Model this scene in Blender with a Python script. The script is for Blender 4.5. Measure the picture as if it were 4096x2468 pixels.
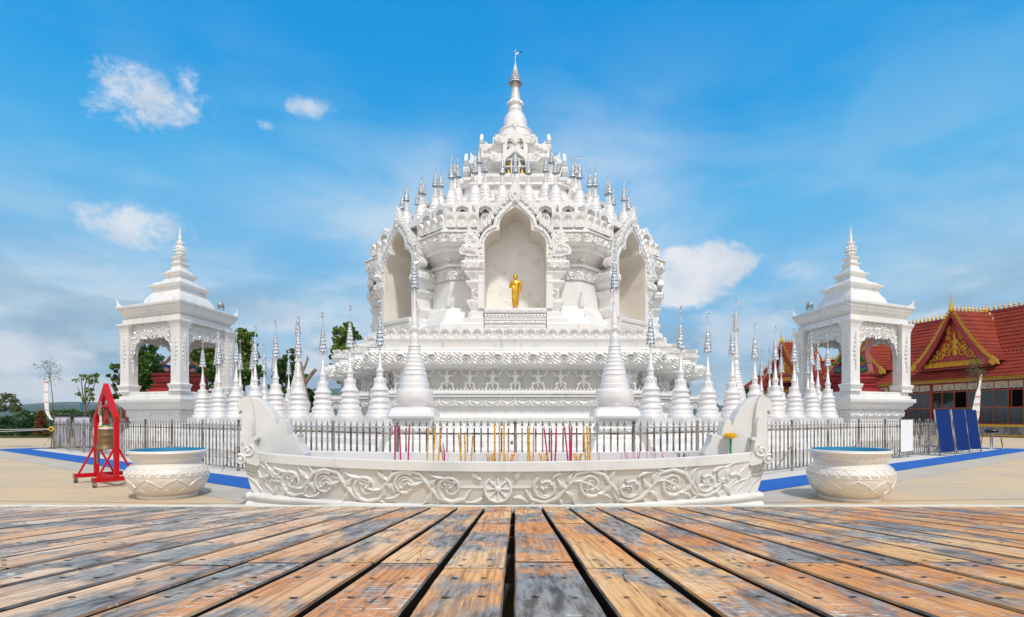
import bpy, bmesh, math, random
import numpy as np
from mathutils import Vector, Matrix, Quaternion
for o in list(bpy.data.objects): bpy.data.objects.remove(o)
sc = bpy.context.scene
PI = math.pi
rad = math.radians
# ---------------------------------------------------------------- camera
cd = bpy.data.cameras.new("Camera"); cam = bpy.data.objects.new("Camera", cd)
sc.collection.objects.link(cam); sc.camera = cam
cam.location = (0, 0, 1.6); cam.rotation_euler = (rad(90), 0, 0)
cd.sensor_width = 36; cd.lens = 20.145; cd.shift_y = 0.1062; cd.shift_x = -0.0032
cd.clip_end = 9000; cd.clip_start = 0.05
# ---------------------------------------------------------------- light and exposure
SUN_EL, SUN_AZ = 54.0, 22.0          # azimuth measured from behind the camera towards the right
sd = bpy.data.lights.new("Sun", 'SUN'); sun = bpy.data.objects.new("Sun", sd)
sc.collection.objects.link(sun)
sd.energy = 2.15; sd.angle = rad(3.5); sd.color = (1.0, 0.955, 0.90)
sdir = Vector((math.sin(rad(SUN_AZ))*math.cos(rad(SUN_EL)), -math.cos(rad(SUN_AZ))*math.cos(rad(SUN_EL)), math.sin(rad(SUN_EL))))
sun.rotation_euler = (-sdir).to_track_quat('-Z', 'Y').to_euler()
sun.location = sdir*60
sc.view_settings.view_transform = 'Standard'; sc.view_settings.look = 'None'
sc.view_settings.exposure = 0.34; sc.view_settings.gamma = 1.0

class NT:
    """small node helper"""
    def __init__(s, nt): s.nt = nt; s.n = nt.nodes; s.l = nt.links
    def put(s, sock, v):
        if v is None: return
        if isinstance(v, bpy.types.NodeSocket): s.l.new(v, sock)
        else:
            if isinstance(v, (tuple, list)) and len(v) == 3 and sock.type == 'RGBA': v = (*v, 1)
            sock.default_value = v
    def node(s, t, **kw):
        n = s.n.new(t)
        for k, v in kw.items(): setattr(n, k, v)
        return n
    def m(s, op, a, b=None, c=None, clamp=False):
        n = s.node('ShaderNodeMath', operation=op, use_clamp=clamp)
        s.put(n.inputs[0], a); s.put(n.inputs[1], b); s.put(n.inputs[2], c)
        return n.outputs[0]
    def rng(s, v, a, b, c=0.0, d=1.0, t='SMOOTHSTEP'):
        n = s.node('ShaderNodeMapRange', interpolation_type=t, clamp=True)
        s.put(n.inputs[0], v); s.put(n.inputs[1], a); s.put(n.inputs[2], b); s.put(n.inputs[3], c); s.put(n.inputs[4], d)
        return n.outputs[0]
    def mix(s, f, a, b, mode='MIX'):
        n = s.node('ShaderNodeMix', data_type='RGBA', blend_type=mode)
        s.put(n.inputs[0], f); s.put(n.inputs[6], a); s.put(n.inputs[7], b)
        return n.outputs[2]
    def noise(s, vec, scale, detail=4, rough=.55, dist=0.0, out=0):
        n = s.node('ShaderNodeTexNoise')
        if vec is not None: s.l.new(vec, n.inputs['Vector'])
        n.inputs['Scale'].default_value = scale; n.inputs['Detail'].default_value = detail
        n.inputs['Roughness'].default_value = rough; n.inputs['Distortion'].default_value = dist
        return n.outputs[out]
    def vor(s, vec, scale, feature='F1', out=0, rnd=1.0):
        n = s.node('ShaderNodeTexVoronoi', feature=feature)
        if vec is not None: s.l.new(vec, n.inputs['Vector'])
        n.inputs['Scale'].default_value = scale; n.inputs['Randomness'].default_value = rnd
        return n.outputs[out]
    def scl(s, vec, sc_, loc=(0, 0, 0)):
        n = s.node('ShaderNodeMapping'); s.l.new(vec, n.inputs[0])
        n.inputs['Scale'].default_value = sc_; n.inputs['Location'].default_value = loc
        return n.outputs[0]
    def ramp(s, v, pts):
        n = s.node('ShaderNodeValToRGB'); s.put(n.inputs[0], v)
        e = n.color_ramp.elements
        while len(e) > 1: e.remove(e[-1])
        e[0].position = pts[0][0]; e[0].color = (*pts[0][1], 1)
        for p, c in pts[1:]:
            q = e.new(p); q.color = (*c, 1)
        return n.outputs[0]
    def bump(s, h, strength, dist):
        n = s.node('ShaderNodeBump'); s.put(n.inputs['Height'], h)
        n.inputs['Strength'].default_value = strength; n.inputs['Distance'].default_value = dist
        return n.outputs[0]

# ---------------------------------------------------------------- sky
w = bpy.data.worlds.new("World"); sc.world = w; w.use_nodes = True
W = NT(w.node_tree); W.n.clear()
out = W.node('ShaderNodeOutputWorld'); bg = W.node('ShaderNodeBackground'); bg.inputs[1].default_value = 0.1
W.l.new(bg.outputs[0], out.inputs[0])
tc = W.node('ShaderNodeTexCoord'); D = tc.outputs['Generated']
sp = W.node('ShaderNodeSeparateXYZ'); W.l.new(D, sp.inputs[0]); dx, dy, dz = sp.outputs
sky = W.node('ShaderNodeTexSky', sky_type='NISHITA'); sky.sun_disc = False
sky.sun_elevation = rad(SUN_EL); sky.sun_rotation = rad(180-SUN_AZ); sky.altitude = 500; sky.dust_density = 1.2
el = W.m('ARCSINE', dz); az = W.m('ARCTAN2', dx, dy)
warp = W.noise(W.scl(D, (1, 1, 2.2)), 2.2, 4, .5)
elw = W.m('ADD', el, W.m('MULTIPLY', W.m('SUBTRACT', warp, .5), .16))
col = W.ramp(W.m('DIVIDE', elw, 1.57), [(0.0, (.36, .52, .66)), (.05, (.32, .55, .75)), (.13, (.19, .52, .84)), (.22, (.085, .46, .85)), (.27, (.035, .39, .82)), (.31, (.004, .34, .79)), (.42, (.0, .29, .745)), (1, (.01, .17, .50))])
col10 = W.mix(1.0, col, (10, 10, 10), 'MULTIPLY')
base = W.mix(.015, col10, sky.outputs[0])
# soft veils of high cloud, stronger near the horizon and towards the left
veil = W.noise(W.scl(D, (1.0, 1.0, 2.6)), 3.2, 7, .56, .35)
veil2 = W.noise(W.scl(D, (1.0, 1.0, 3.4), (4, 2, 1)), 1.7, 5, .5, .2)
lowf = W.rng(el, .62, .04)
vm = W.m('MULTIPLY', W.rng(W.m('ADD', W.m('MULTIPLY', veil, .6), W.m('MULTIPLY', veil2, .4)), .45, .60), W.m('ADD', .04, W.m('MULTIPLY', lowf, .55)))
base = W.mix(vm, base, (5.2, 7.0, 8.4))
soft = None
for (x, y, wx, wy, amt) in [(1440, 400, 190, 130, .34), (1570, 560, 110, 150, .42), (930, 560, 120, 110, .34), (720, 470, 240, 90, .20), (1060, 420, 110, 120, .22), (330, 690, 300, 60, .20)]:
    a0 = math.atan((x-1240)*7.253e-4); e0 = math.atan((1004-y)*7.253e-4*math.cos(a0))
    r2 = W.m('ADD', W.m('POWER', W.m('DIVIDE', W.m('SUBTRACT', az, a0), wx*6.6e-4), 2.0), W.m('POWER', W.m('DIVIDE', W.m('SUBTRACT', el, e0), wy*6.6e-4), 2.0))
    q_ = W.m('MULTIPLY', W.m('EXPONENT', W.m('MULTIPLY', r2, -1.0)), amt)
    soft = q_ if soft is None else W.m('ADD', soft, q_)
soft = W.m('MULTIPLY', soft, W.rng(veil, .30, .62, .45, 1.35))
base = W.mix(soft, base, (7.6, 8.3, 9.0))
# low grey-blue cloud bank with light tops
bank = W.noise(W.scl(D, (1.0, 1.0, 3.0), (7, 3, 0)), 5.0, 6, .55, .25)
bankc = W.ramp(W.noise(W.scl(D, (1, 1, 3.2), (1.5, 8, .06)), 5.5, 6, .55, .2), [(.38, (2.6, 4.1, 5.6)), (.48, (4.0, 5.6, 6.9)), (.57, (7.4, 8.1, 8.8))])
base = W.mix(W.m('MULTIPLY', W.rng(bank, .34, .54), W.m('MULTIPLY', W.rng(el, .30, .06), .92)), base, bankc)
def direction(x, y):                 # bearing and height (radians) of a cloud, from its place on the tangent plane in front
    u = (x-1240)*7.253e-4; v = (1004-y)*7.253e-4
    return math.atan(u), math.atan(v/math.hypot(1, u))
cn = W.noise(W.scl(D, (1, 1, 1.5), (3, 1, 2)), 15.0, 10, .66, .35)
cs = W.noise(W.scl(D, (1, 1, 1.2), (3, 1, 2.05)), 12.0, 5, .55)
total = None
for (x, y, wx, wy, amt, thr) in [(345, 238, 150, 70, 1.1, .55), (445, 195, 45, 45, 1.0, .62), (758, 264, 75, 30, .75, .60), (640, 304, 34, 20, .55, .62), (330, 540, 150, 50, .85, .50),
                                 (1695, 642, 105, 52, 1.2, .34), (1640, 685, 105, 52, 1.1, .38), (1925, 660, 100, 36, .4, .58), (1760, 800, 150, 60, .5, .5),
                                 (60, 850, 150, 45, .6, .50), (300, 830, 150, 36, .4, .52), (160, 930, 200, 30, .55, .5), (700, 760, 150, 50, .35, .52), (2200, 660, 160, 40, .15, .55)]:
    a0, e0 = direction(x, y); sa = wx*6.0e-4; se = wy*6.6e-4
    da = W.m('DIVIDE', W.m('SUBTRACT', az, a0), sa); de = W.m('DIVIDE', W.m('SUBTRACT', el, e0), se)
    r2 = W.m('ADD', W.m('MULTIPLY', da, da), W.m('MULTIPLY', de, de))
    fall = W.rng(r2, 0.0, 2.6, .30, -.34, 'LINEAR')
    mm = W.m('MULTIPLY', W.rng(W.m('ADD', cn, fall), thr+.02, thr+.32), amt, clamp=True)
    total = mm if total is None else W.m('MAXIMUM', total, mm)
cc = W.ramp(cs, [(.32, (5.6, 6.6, 7.9)), (.60, (8.2, 8.5, 9.0))])
front = W.mix(1.0, W.mix(total, base, cc), (.79, .79, .79), 'MULTIPLY')
# behind the camera and overhead: unseen bright overcast, added as even neutral fill light
back = W.mix(W.rng(W.noise(D, 3.0, 5, .5), .4, .62), (5.6, 5.9, 6.4), (8.8, 8.7, 8.4))
bm = W.m('MULTIPLY', W.rng(dy, .30, -.25), W.rng(dz, -.05, .05))
top = W.m('MULTIPLY', W.rng(dz, .72, .9), .75)
final = W.mix(W.m('MAXIMUM', bm, top), front, back)
final = W.mix(W.rng(dz, .0, -.04), final, (3.2, 3.0, 2.7))
W.l.new(final, bg.inputs[0])

# ---------------------------------------------------------------- measuring helpers
K = 7.253e-4; CX, HY = 1240.0, 1004.0     # tangent per unit of the measuring grid, axis, eye height line
def MX(x, Y): return (x-CX)*K*Y
def MZ(y, Y): return 1.6+(HY-y)*K*Y
def GP(x, y):
    Y = 1.6/(K*(y-HY)); return (MX(x, Y), Y)

# ---------------------------------------------------------------- materials
MAT = {}
def mat(name, color, rough=.5, metal=0.0, bump=None, var=None, coat=0.0, spec=.5, trans=0.0):
    m = bpy.data.materials.new(name); m.use_nodes = True
    T = NT(m.node_tree); b = m.node_tree.nodes['Principled BSDF']
    tcn = T.node('ShaderNodeTexCoord'); O = tcn.outputs['Object']
    col = color
    if var:                           # (other colour, scale, low, high)
        vlist = var if isinstance(var, list) else [var]
        for (c2, s_, lo, hi) in vlist:
            v = O
            if isinstance(s_, tuple): v = T.scl(O, s_); s_ = 1.0
            col = T.mix(T.rng(T.noise(v, s_, 6, .6), lo, hi), col, c2)
    T.put(b.inputs['Base Color'], col if not isinstance(col, tuple) else (*col, 1))
    b.inputs['Roughness'].default_value = rough; b.inputs['Metallic'].default_value = metal
    b.inputs['Coat Weight'].default_value = coat; b.inputs['Coat Roughness'].default_value = .2
    b.inputs['Specular IOR Level'].default_value = spec
    b.inputs['Transmission Weight'].default_value = trans
    if bump:                          # list of (kind, scale, strength, dist)
        nrm = None
        for (kind, s_, st, di) in bump:
            h = T.noise(O, s_, 6, .6) if kind == 'n' else T.vor(O, s_, 'SMOOTH_F1') if kind == 'v' else T.vor(O, s_, 'DISTANCE_TO_EDGE')
            bn = T.node('ShaderNodeBump'); T.l.new(h, bn.inputs['Height'])
            bn.inputs['Strength'].default_value = st; bn.inputs['Distance'].default_value = di
            if nrm is not None: T.l.new(nrm, bn.inputs['Normal'])
            nrm = bn.outputs[0]
        T.l.new(nrm, b.inputs['Normal'])
    MAT[name] = m
    return m
mat('stucco', (.755, .745, .73), .38, 0, [('n', 18, .12, .02), ('n', 2.2, .25, .05)], [((.66, .685, .70), 1.1, .45, .75), ((.75, .70, .65), .7, .50, .8), ((.54, .53, .50), (3.5, 3.5, .45), .54, .76)], coat=.25)
mat('basin_stone', (.67, .672, .665), .5, 0, [('n', 20, .15, .015), ('n', 3, .2, .03)], [((.56, .575, .58), 1.4, .45, .7), ((.66, .645, .62), 1.0, .52, .75), ((.48, .48, .46), (5, 5, 1.2), .62, .82)], coat=.1)
mat('carved', (.76, .75, .735), .34, .2, [('n', 30, .2, .015), ('v', 16, .35, .02)], [((.70, .71, .72), 1.5, .45, .75), ((.55, .52, .49), 14, .52, .8)], coat=.3)
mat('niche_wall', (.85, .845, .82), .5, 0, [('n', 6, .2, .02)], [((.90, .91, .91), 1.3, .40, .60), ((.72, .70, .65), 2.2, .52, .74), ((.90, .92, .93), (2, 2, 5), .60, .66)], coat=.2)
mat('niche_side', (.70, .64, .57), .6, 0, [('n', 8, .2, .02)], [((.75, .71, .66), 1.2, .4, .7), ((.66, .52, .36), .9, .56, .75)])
mat('pearl', (.80, .775, .765), .28, .28, [('n', 24, .10, .01), ('n', 3, .12, .03)], [((.83, .77, .75), 1.6, .45, .7), ((.70, .74, .78), 2.4, .5, .75)], coat=.5)
mat('pearl_warm', (.75, .70, .64), .33, .08, [('n', 20, .08, .01)], [((.72, .69, .66), 2.0, .5, .8)], coat=.35)
mat('silver', (.78, .80, .83), .34, .85, [('v', 42, 1.0, .03), ('n', 40, .5, .01)], [((.36, .40, .44), 38, .46, .56)])
mat('steel', (.52, .50, .47), .25, .95, [('n', 8, .08, .01)], [((.20, .17, .15), (5, 5, 1.5), .46, .58)])
mat('spear', (.26, .26, .27), .35, .9)
mat('gold', (.80, .47, .045), .30, .85, [('n', 16, .15, .01)], [((.62, .34, .02), 5, .5, .75)])
mat('gold_paint', (.66, .36, .03), .42, .5, [('v', 14, .8, .04)], [((.36, .20, .02), 6, .5, .7)])
mat('red_paint', (.50, .002, .008), .5, 0, [('n', 30, .06, .005)], ((.42, .003, .006), 3, .5, .8), spec=.25)
mat('bronze', (.24, .165, .08), .5, .85, [('n', 12, .2, .01)], [((.20, .14, .07), 5, .45, .7), ((.32, .26, .16), (1, 1, 14), .55, .7)])
mat('dark_red', (.30, .02, .018), .5, 0, None, ((.38, .04, .03), 4, .5, .7))
mat('frame_red', (.36, .06, .03), .5, 0, None, ((.24, .04, .02), 4, .4, .7))
mat('blue_carpet', (.0, .10, .42), .95, 0, [('n', 60, .6, .01)], [((.01, .16, .48), (1.2, 6, 1), .60, .68), ((.002, .08, .33), 1.0, .45, .7)])
mat('pot_blue', (.0, .16, .30), .7, 0, [('n', 10, .2, .01)], ((.0, .11, .22), 5, .5, .8))
mat('board_blue', (.004, .026, .15), .8, spec=.15)
mat('board_white', (.86, .86, .86), .5)
mat('lavender', (.60, .58, .68), .6, 0, None, ((.66, .64, .72), 3, .4, .7))
mat('black_soft', (.012, .013, .016), .35)
mat('rubber', (.05, .045, .04), .6)
mat('glass_dark', (.018, .020, .022), .06, 0, None, ((.05, .055, .055), .5, .45, .7), spec=.9)
mat('interior_dark', (.012, .010, .009), .8)
mat('curtain', (.52, .51, .47), .8, 0, None, ((.33, .32, .30), 3, .45, .7))
mat('bark', (.16, .13, .10), .9, 0, [('n', 12, .6, .03)], ((.09, .07, .05), 5, .4, .7))
mat('bark_cut', (.33, .22, .14), .9, 0, [('n', 12, .6, .03)], ((.14, .10, .07), 5, .45, .6))
mat('cream_plaster', (.72, .58, .44), .8)
mat('grey_stone', (.20, .205, .205), .6, 0, [('n', 10, .3, .02)], ((.09, .09, .09), 1.3, .52, .6))
mat('brown_floor', (.22, .16, .11), .7)
mat('ash', (.42, .40, .38), .95, 0, [('n', 20, .6, .03)])
mat('incense_pink', (.58, .01, .12), .7, 0, None, ((.25, .02, .10), 30, .5, .6))
mat('incense_gold', (.72, .38, .02), .6, 0, None, ((.40, .12, .02), 30, .5, .6))
mat('incense_ash', (.42, .36, .27), .9)
mat('yellow', (.85, .55, .01), .4)
mat('green', (.01, .26, .10), .5)
mat('cloth', (.74, .72, .70), .9, 0, [('n', 30, .2, .01)])
mat('cloth_pink', (.52, .12, .16), .9)
mat('figure_skin', (.52, .24, .22), .55)
mat('figure_blue', (.02, .045, .14), .5, 0, None, ((.05, .10, .25), 20, .5, .55))
mat('figure_green', (.02, .22, .06), .4)
mat('figure_pink', (.70, .25, .26), .5)
mat('figure_purple', (.16, .08, .28), .5)
mat('teal_wing', (.22, .34, .32), .6, 0, [('n', 30, .5, .01)])
mat('cream_white', (.74, .70, .58), .6)
mat('nail', (.045, .03, .022), .6, .4)
mat('joist', (.045, .032, .024), .9)
mat('edge_board', (.72, .70, .62), .7, 0, [('n', 20, .4, .01)], [((.52, .50, .42), (6, 30, 30), .5, .7)])
mat('grey_fence', (.30, .34, .35), .5, .4)
mat('hill', (.035, .075, .055), 1.0, 0, None, ((.03, .05, .03), .008, .4, .7))

def leafmat(name, c1, c2, c3):
    m = bpy.data.materials.new(name); m.use_nodes = True; T = NT(m.node_tree); b = m.node_tree.nodes['Principled BSDF']
    g = T.node('ShaderNodeNewGeometry')
    c = T.ramp(g.outputs['Random Per Island'], [(0, c1), (.6, c2), (1, c3)])
    tcn = T.node('ShaderNodeTexCoord')
    c = T.mix(T.rng(T.noise(tcn.outputs['Object'], .9, 3), .42, .64, 0, .75), c, c3)
    T.l.new(c, b.inputs['Base Color']); b.inputs['Roughness'].default_value = .5
    b.inputs['Specular IOR Level'].default_value = .35
    tr = T.node('ShaderNodeBsdfTranslucent'); T.l.new(c, tr.inputs[0]); mx = T.node('ShaderNodeMixShader'); mx.inputs[0].default_value = .3
    T.l.new(b.outputs[0], mx.inputs[1]); T.l.new(tr.outputs[0], mx.inputs[2])
    T.l.new(mx.outputs[0], m.node_tree.nodes['Material Output'].inputs[0]); MAT[name] = m
leafmat('leaf', (.018, .055, .012), (.035, .10, .018), (.085, .17, .025))
leafmat('leaf_bright', (.03, .09, .012), (.07, .17, .02), (.19, .26, .03))
leafmat('leaf_dark', (.012, .04, .012), (.02, .065, .015), (.04, .10, .02))
leafmat('leaf_olive', (.05, .08, .03), (.09, .12, .05), (.14, .17, .08))
leafmat('leaf_red', (.16, .035, .015), (.24, .07, .025), (.10, .10, .02))
leafmat('grass', (.08, .11, .02), (.12, .14, .03), (.18, .17, .06))

# plaza concrete
m = bpy.data.materials.new('plaza'); m.use_nodes = True; T = NT(m.node_tree); b = m.node_tree.nodes['Principled BSDF']
O = T.node('ShaderNodeTexCoord').outputs['Object']
c = T.mix(T.rng(T.noise(O, .35, 6, .6), .40, .62), (.60, .44, .265), (.52, .415, .29))
c = T.mix(T.rng(T.noise(T.scl(O, (.5, 1.9, 1)), .9, 8, .70), .53, .66, 0, .8), c, (.42, .345, .26))
c = T.mix(T.rng(T.noise(T.scl(O, (.4, 1.5, 1), (5, 5, 0)), 1.1, 7, .7), .60, .68, 0, .55), c, (.62, .55, .45))
c = T.mix(T.rng(T.noise(O, 40, 3, .6), .35, .7, 0, .22), c, (.30, .26, .2))
T.l.new(c, b.inputs['Base Color']); b.inputs['Roughness'].default_value = .85
T.l.new(T.bump(T.noise(O, 60, 4), .25, .01), b.inputs['Normal']); MAT['plaza'] = m
mat('pale_concrete', (.56, .545, .52), .85, 0, [('n', 40, .3, .01)], [((.48, .46, .43), 1.3, .45, .7), ((.62, .61, .6), 3, .55, .7)])
mat('grey_concrete', (.42, .385, .33), .9, 0, [('n', 40, .3, .01)], [((.50, .46, .40), .8, .45, .7), ((.36, .34, .31), 2, .55, .75)])

# weathered deck timber
m = bpy.data.materials.new('deck_wood'); m.use_nodes = True; T = NT(m.node_tree); b = m.node_tree.nodes['Principled BSDF']
O = T.node('ShaderNodeTexCoord').outputs['Object']; g = T.node('ShaderNodeNewGeometry'); R = g.outputs['Random Per Island']
cmb = T.node('ShaderNodeCombineXYZ'); T.l.new(T.m('MULTIPLY', R, 37.0), cmb.inputs[1]); T.l.new(T.m('MULTIPLY', R, 13.0), cmb.inputs[2])
va = T.node('ShaderNodeVectorMath', operation='ADD'); T.l.new(O, va.inputs[0]); T.l.new(cmb.outputs[0], va.inputs[1]); Vp = va.outputs[0]
sx = T.node('ShaderNodeSeparateXYZ'); T.l.new(O, sx.inputs[0])
grain = T.noise(T.scl(Vp, (62, 2.2, 1)), 1.0, 6, .65, .6)
rings = T.node('ShaderNodeTexWave', wave_type='BANDS', bands_direction='X'); T.l.new(T.scl(Vp, (1, .10, 1)), rings.inputs[0])
rings.inputs['Scale'].default_value = 16; rings.inputs['Distortion'].default_value = 9; rings.inputs['Detail'].default_value = 3; rings.inputs['Detail Scale'].default_value = 1.3
side = T.rng(sx.outputs[0], -2.8, .6)
org = T.mix(R, (.66, .20, .026), (.82, .34, .06))
pale = T.mix(R, (.80, .47, .25), (.84, .60, .42))
c = T.mix(T.m('MULTIPLY', side, .88), pale, org)
c = T.mix(T.rng(T.noise(T.scl(Vp, (3, .9, 1), (3, 3, 3)), 1.0, 4, .5), .45, .62, 0, .8), c, T.mix(side, (.90, .78, .66), (.88, .56, .24)))
c = T.mix(T.m('MULTIPLY', T.rng(grain, .46, .62), .62), c, (.25, .09, .03))
c = T.mix(T.m('MULTIPLY', rings.outputs['Fac'], .26), c, (.36, .15, .05))
mask = T.m('ADD', T.noise(T.scl(Vp, (2.6, 1.1, 1), (9, 0, 0)), 1.0, 9, .66, .5), T.m('MULTIPLY', T.m('SUBTRACT', T.noise(T.scl(Vp, (90, 9, 1)), 1.0, 5, .7), .5), .16))
thr = T.m('ADD', T.m('MULTIPLY', side, .015), .470)
gm = T.rng(T.m('SUBTRACT', mask, thr), -.02, .09)
gcol = T.mix(T.rng(T.noise(T.scl(Vp, (30, 5, 1)), 1.0, 6, .7), .38, .6), (.058, .066, .074), (.27, .29, .30))
c = T.mix(T.m('MULTIPLY', gm, .9), c, gcol)
gm2 = T.rng(T.noise(T.scl(Vp, (1.4, 1.5, 1), (2, 8, 0)), 1.0, 8, .68, .6), .55, .64)
c = T.mix(T.m('MULTIPLY', gm2, .8), c, gcol)
fl = T.rng(T.noise(T.scl(Vp, (20, 80, 1), (1, 7, 0)), 1.0, 5, .75), .54, .60)
flm = T.m('MULTIPLY', fl, T.rng(T.noise(T.scl(Vp, (3, 1.2, 1), (5, 2, 0)), 1.0, 6, .65), .48, .62))
c = T.mix(flm, c, (.80, .77, .66))
drk = T.rng(T.noise(T.scl(Vp, (24, 3, 1), (11, 7, 0)), 1.0, 6, .7), .64, .70)
c = T.mix(T.m('MULTIPLY', drk, .75), c, (.06, .045, .035))
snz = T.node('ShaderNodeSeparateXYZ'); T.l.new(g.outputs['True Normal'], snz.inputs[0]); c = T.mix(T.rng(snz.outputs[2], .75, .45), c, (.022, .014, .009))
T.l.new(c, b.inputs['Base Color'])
T.l.new(T.rng(T.m('ADD', grain, T.m('MULTIPLY', gm, .15)), .3, .8, .42, .65), b.inputs['Roughness'])
hh = T.m('SUBTRACT', T.m('ADD', T.m('MULTIPLY', grain, -.7), T.m('MULTIPLY', fl, .2)), T.m('MULTIPLY', drk, .8))
T.l.new(T.bump(hh, .6, .006), b.inputs['Normal']); b.inputs['Specular IOR Level'].default_value = .25
MAT['deck_wood'] = m

# glazed roof tiles: rows of curved tiles with dark overlaps
def tilemat(name, c1, c2):
    m = bpy.data.materials.new(name); m.use_nodes = True; T = NT(m.node_tree); b = m.node_tree.nodes['Principled BSDF']
    O = T.node('ShaderNodeTexCoord').outputs['Object']
    c = T.mix(T.rng(T.noise(O, .5, 5, .6), .4, .66), c1, c2)
    c = T.mix(T.rng(T.noise(T.scl(O, (3, 3, 9)), 1.0, 6, .65), .52, .72, 0, .75), c, (.10, .035, .025))
    T.l.new(c, b.inputs['Base Color']); b.inputs['Roughness'].default_value = .75; b.inputs['Specular IOR Level'].default_value = .25; MAT[name] = m
tilemat('roof_tile', (.27, .036, .017), (.20, .024, .012))
# ---------------------------------------------------------------- mesh helpers
class MB:
    def __init__(s): s.v = []; s.f = []
    def add(s, vs, fs):
        o = len(s.v); s.v.extend(tuple(p) for p in vs); s.f.extend(tuple(i+o for i in f) for f in fs); return s
    def box(s, x0, x1, y0, y1, z0, z1, M=None):
        vs = [(x0, y0, z0), (x1, y0, z0), (x1, y1, z0), (x0, y1, z0), (x0, y0, z1), (x1, y0, z1), (x1, y1, z1), (x0, y1, z1)]
        if M is not None: vs = [M @ Vector(p) for p in vs]
        return s.add(vs, [(3, 2, 1, 0), (4, 5, 6, 7), (0, 1, 5, 4), (1, 2, 6, 5), (2, 3, 7, 6), (3, 0, 4, 7)])
    def lathe(s, prof, n=24, c=(0, 0, 0), M=None, cap=True, jag=None):
        vs = []; fs = []
        for k, (r, z) in enumerate(prof):
            for i in range(n):
                a = 2*PI*i/n; rr = r; zz = z
                if jag and k in jag and i % 2: zz -= jag[k]
                vs.append((c[0]+rr*math.cos(a), c[1]+rr*math.sin(a), c[2]+zz))
        for k in range(len(prof)-1):
            for i in range(n):
                j = (i+1) % n; fs.append((k*n+i, k*n+j, (k+1)*n+j, (k+1)*n+i))
        if cap:
            fs.append(tuple(range(n-1, -1, -1))); fs.append(tuple((len(prof)-1)*n+i for i in range(n)))
        if M is not None: vs = [M @ Vector(p) for p in vs]
        return s.add(vs, fs)
    def loft(s, rings, cap=True, M=None):       # rings of equal length, counter-clockwise, bottom to top
        n = len(rings[0]); vs = [p for r in rings for p in r]; fs = []
        for k in range(len(rings)-1):
            for i in range(n):
                j = (i+1) % n; fs.append((k*n+i, k*n+j, (k+1)*n+j, (k+1)*n+i))
        if cap: fs.append(tuple(range(n-1, -1, -1))); fs.append(tuple((len(rings)-1)*n+i for i in range(n)))
        if M is not None: vs = [M @ Vector(p) for p in vs]
        return s.add(vs, fs)
    def prism(s, pts, y0, y1, M=None):          # outline in x,z extruded from y0 (front) to y1
        n = len(pts); A = sum(pts[i][0]*pts[(i+1) % n][1]-pts[(i+1) % n][0]*pts[i][1] for i in range(n))
        if A < 0: pts = pts[::-1]
        vs = [(x, y0, z) for x, z in pts]+[(x, y1, z) for x, z in pts]
        fs = [tuple(range(n)), tuple(range(2*n-1, n-1, -1))]+[(i, i+n, (i+1) % n+n, (i+1) % n) for i in range(n)]
        if M is not None: vs = [M @ Vector(p) for p in vs]
        return s.add(vs, fs)
    def frame(s, outer, inner, y0, y1, M=None, close=False):  # band between two open outlines with the same point count
        n = len(outer); vs = [(x, y0, z) for x, z in outer]+[(x, y0, z) for x, z in inner]+[(x, y1, z) for x, z in outer]+[(x, y1, z) for x, z in inner]
        fs = []
        for i in range(n if close else n-1):
            j = (i+1) % n
            fs += [(i, j, n+j, n+i), (2*n+i, 3*n+i, 3*n+j, 2*n+j), (i, 2*n+i, 2*n+j, j), (n+i, n+j, 3*n+j, 3*n+i)]
        if not close: fs += [(0, n, 3*n, 2*n), (n-1, 3*n-1, 4*n-1, 2*n-1)]
        if M is not None: vs = [M @ Vector(p) for p in vs]
        return s.add(vs, fs)
    def tube(s, pts, r, n=6, sq=None, M=None, cap=True):
        pts = [Vector(p) for p in pts]; k = len(pts)
        rs = r if isinstance(r, (list, tuple)) else [r]*k
        vs = []; fs = []; up = Vector((0, 0, 1)); prev = None
        for i, p in enumerate(pts):
            t = (pts[min(i+1, k-1)]-pts[max(i-1, 0)])
            if t.length < 1e-9: t = Vector((0, 0, 1))
            t.normalize()
            if prev is None:
                a = t.cross(Vector((0, 1, 0)));
                if a.length < .1: a = t.cross(Vector((1, 0, 0)))
            else: a = prev-t*prev.dot(t)
            if a.length < 1e-6: a = t.orthogonal()
            a.normalize(); prev = a; b_ = t.cross(a)
            for q in range(n):
                an = 2*PI*(q+.5)/n
                vs.append(p+(a*math.cos(an)+b_*math.sin(an))*rs[i])
        for i in range(k-1):
            for q in range(n):
                j = (q+1) % n; fs.append((i*n+q, i*n+j, (i+1)*n+j, (i+1)*n+q))
        if cap: fs.append(tuple(range(n-1, -1, -1))); fs.append(tuple((k-1)*n+q for q in range(n)))
        if M is not None: vs = [M @ v for v in vs]
        return s.add(vs, fs)
    def ball(s, c, r, n=10, m=6, M=None):
        rx, ry, rz = r if isinstance(r, (tuple, list)) else (r, r, r)
        vs = []; fs = []
        for i in range(m+1):
            a = PI*i/m
            for j in range(n):
                b_ = 2*PI*j/n; vs.append((c[0]+rx*math.sin(a)*math.cos(b_), c[1]+ry*math.sin(a)*math.sin(b_), c[2]-rz*math.cos(a)))
        for i in range(m):
            for j in range(n):
                q = (j+1) % n; fs.append((i*n+j, i*n+q, (i+1)*n+q, (i+1)*n+j))
        if M is not None: vs = [M @ Vector(p) for p in vs]
        return s.add(vs, fs)
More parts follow.
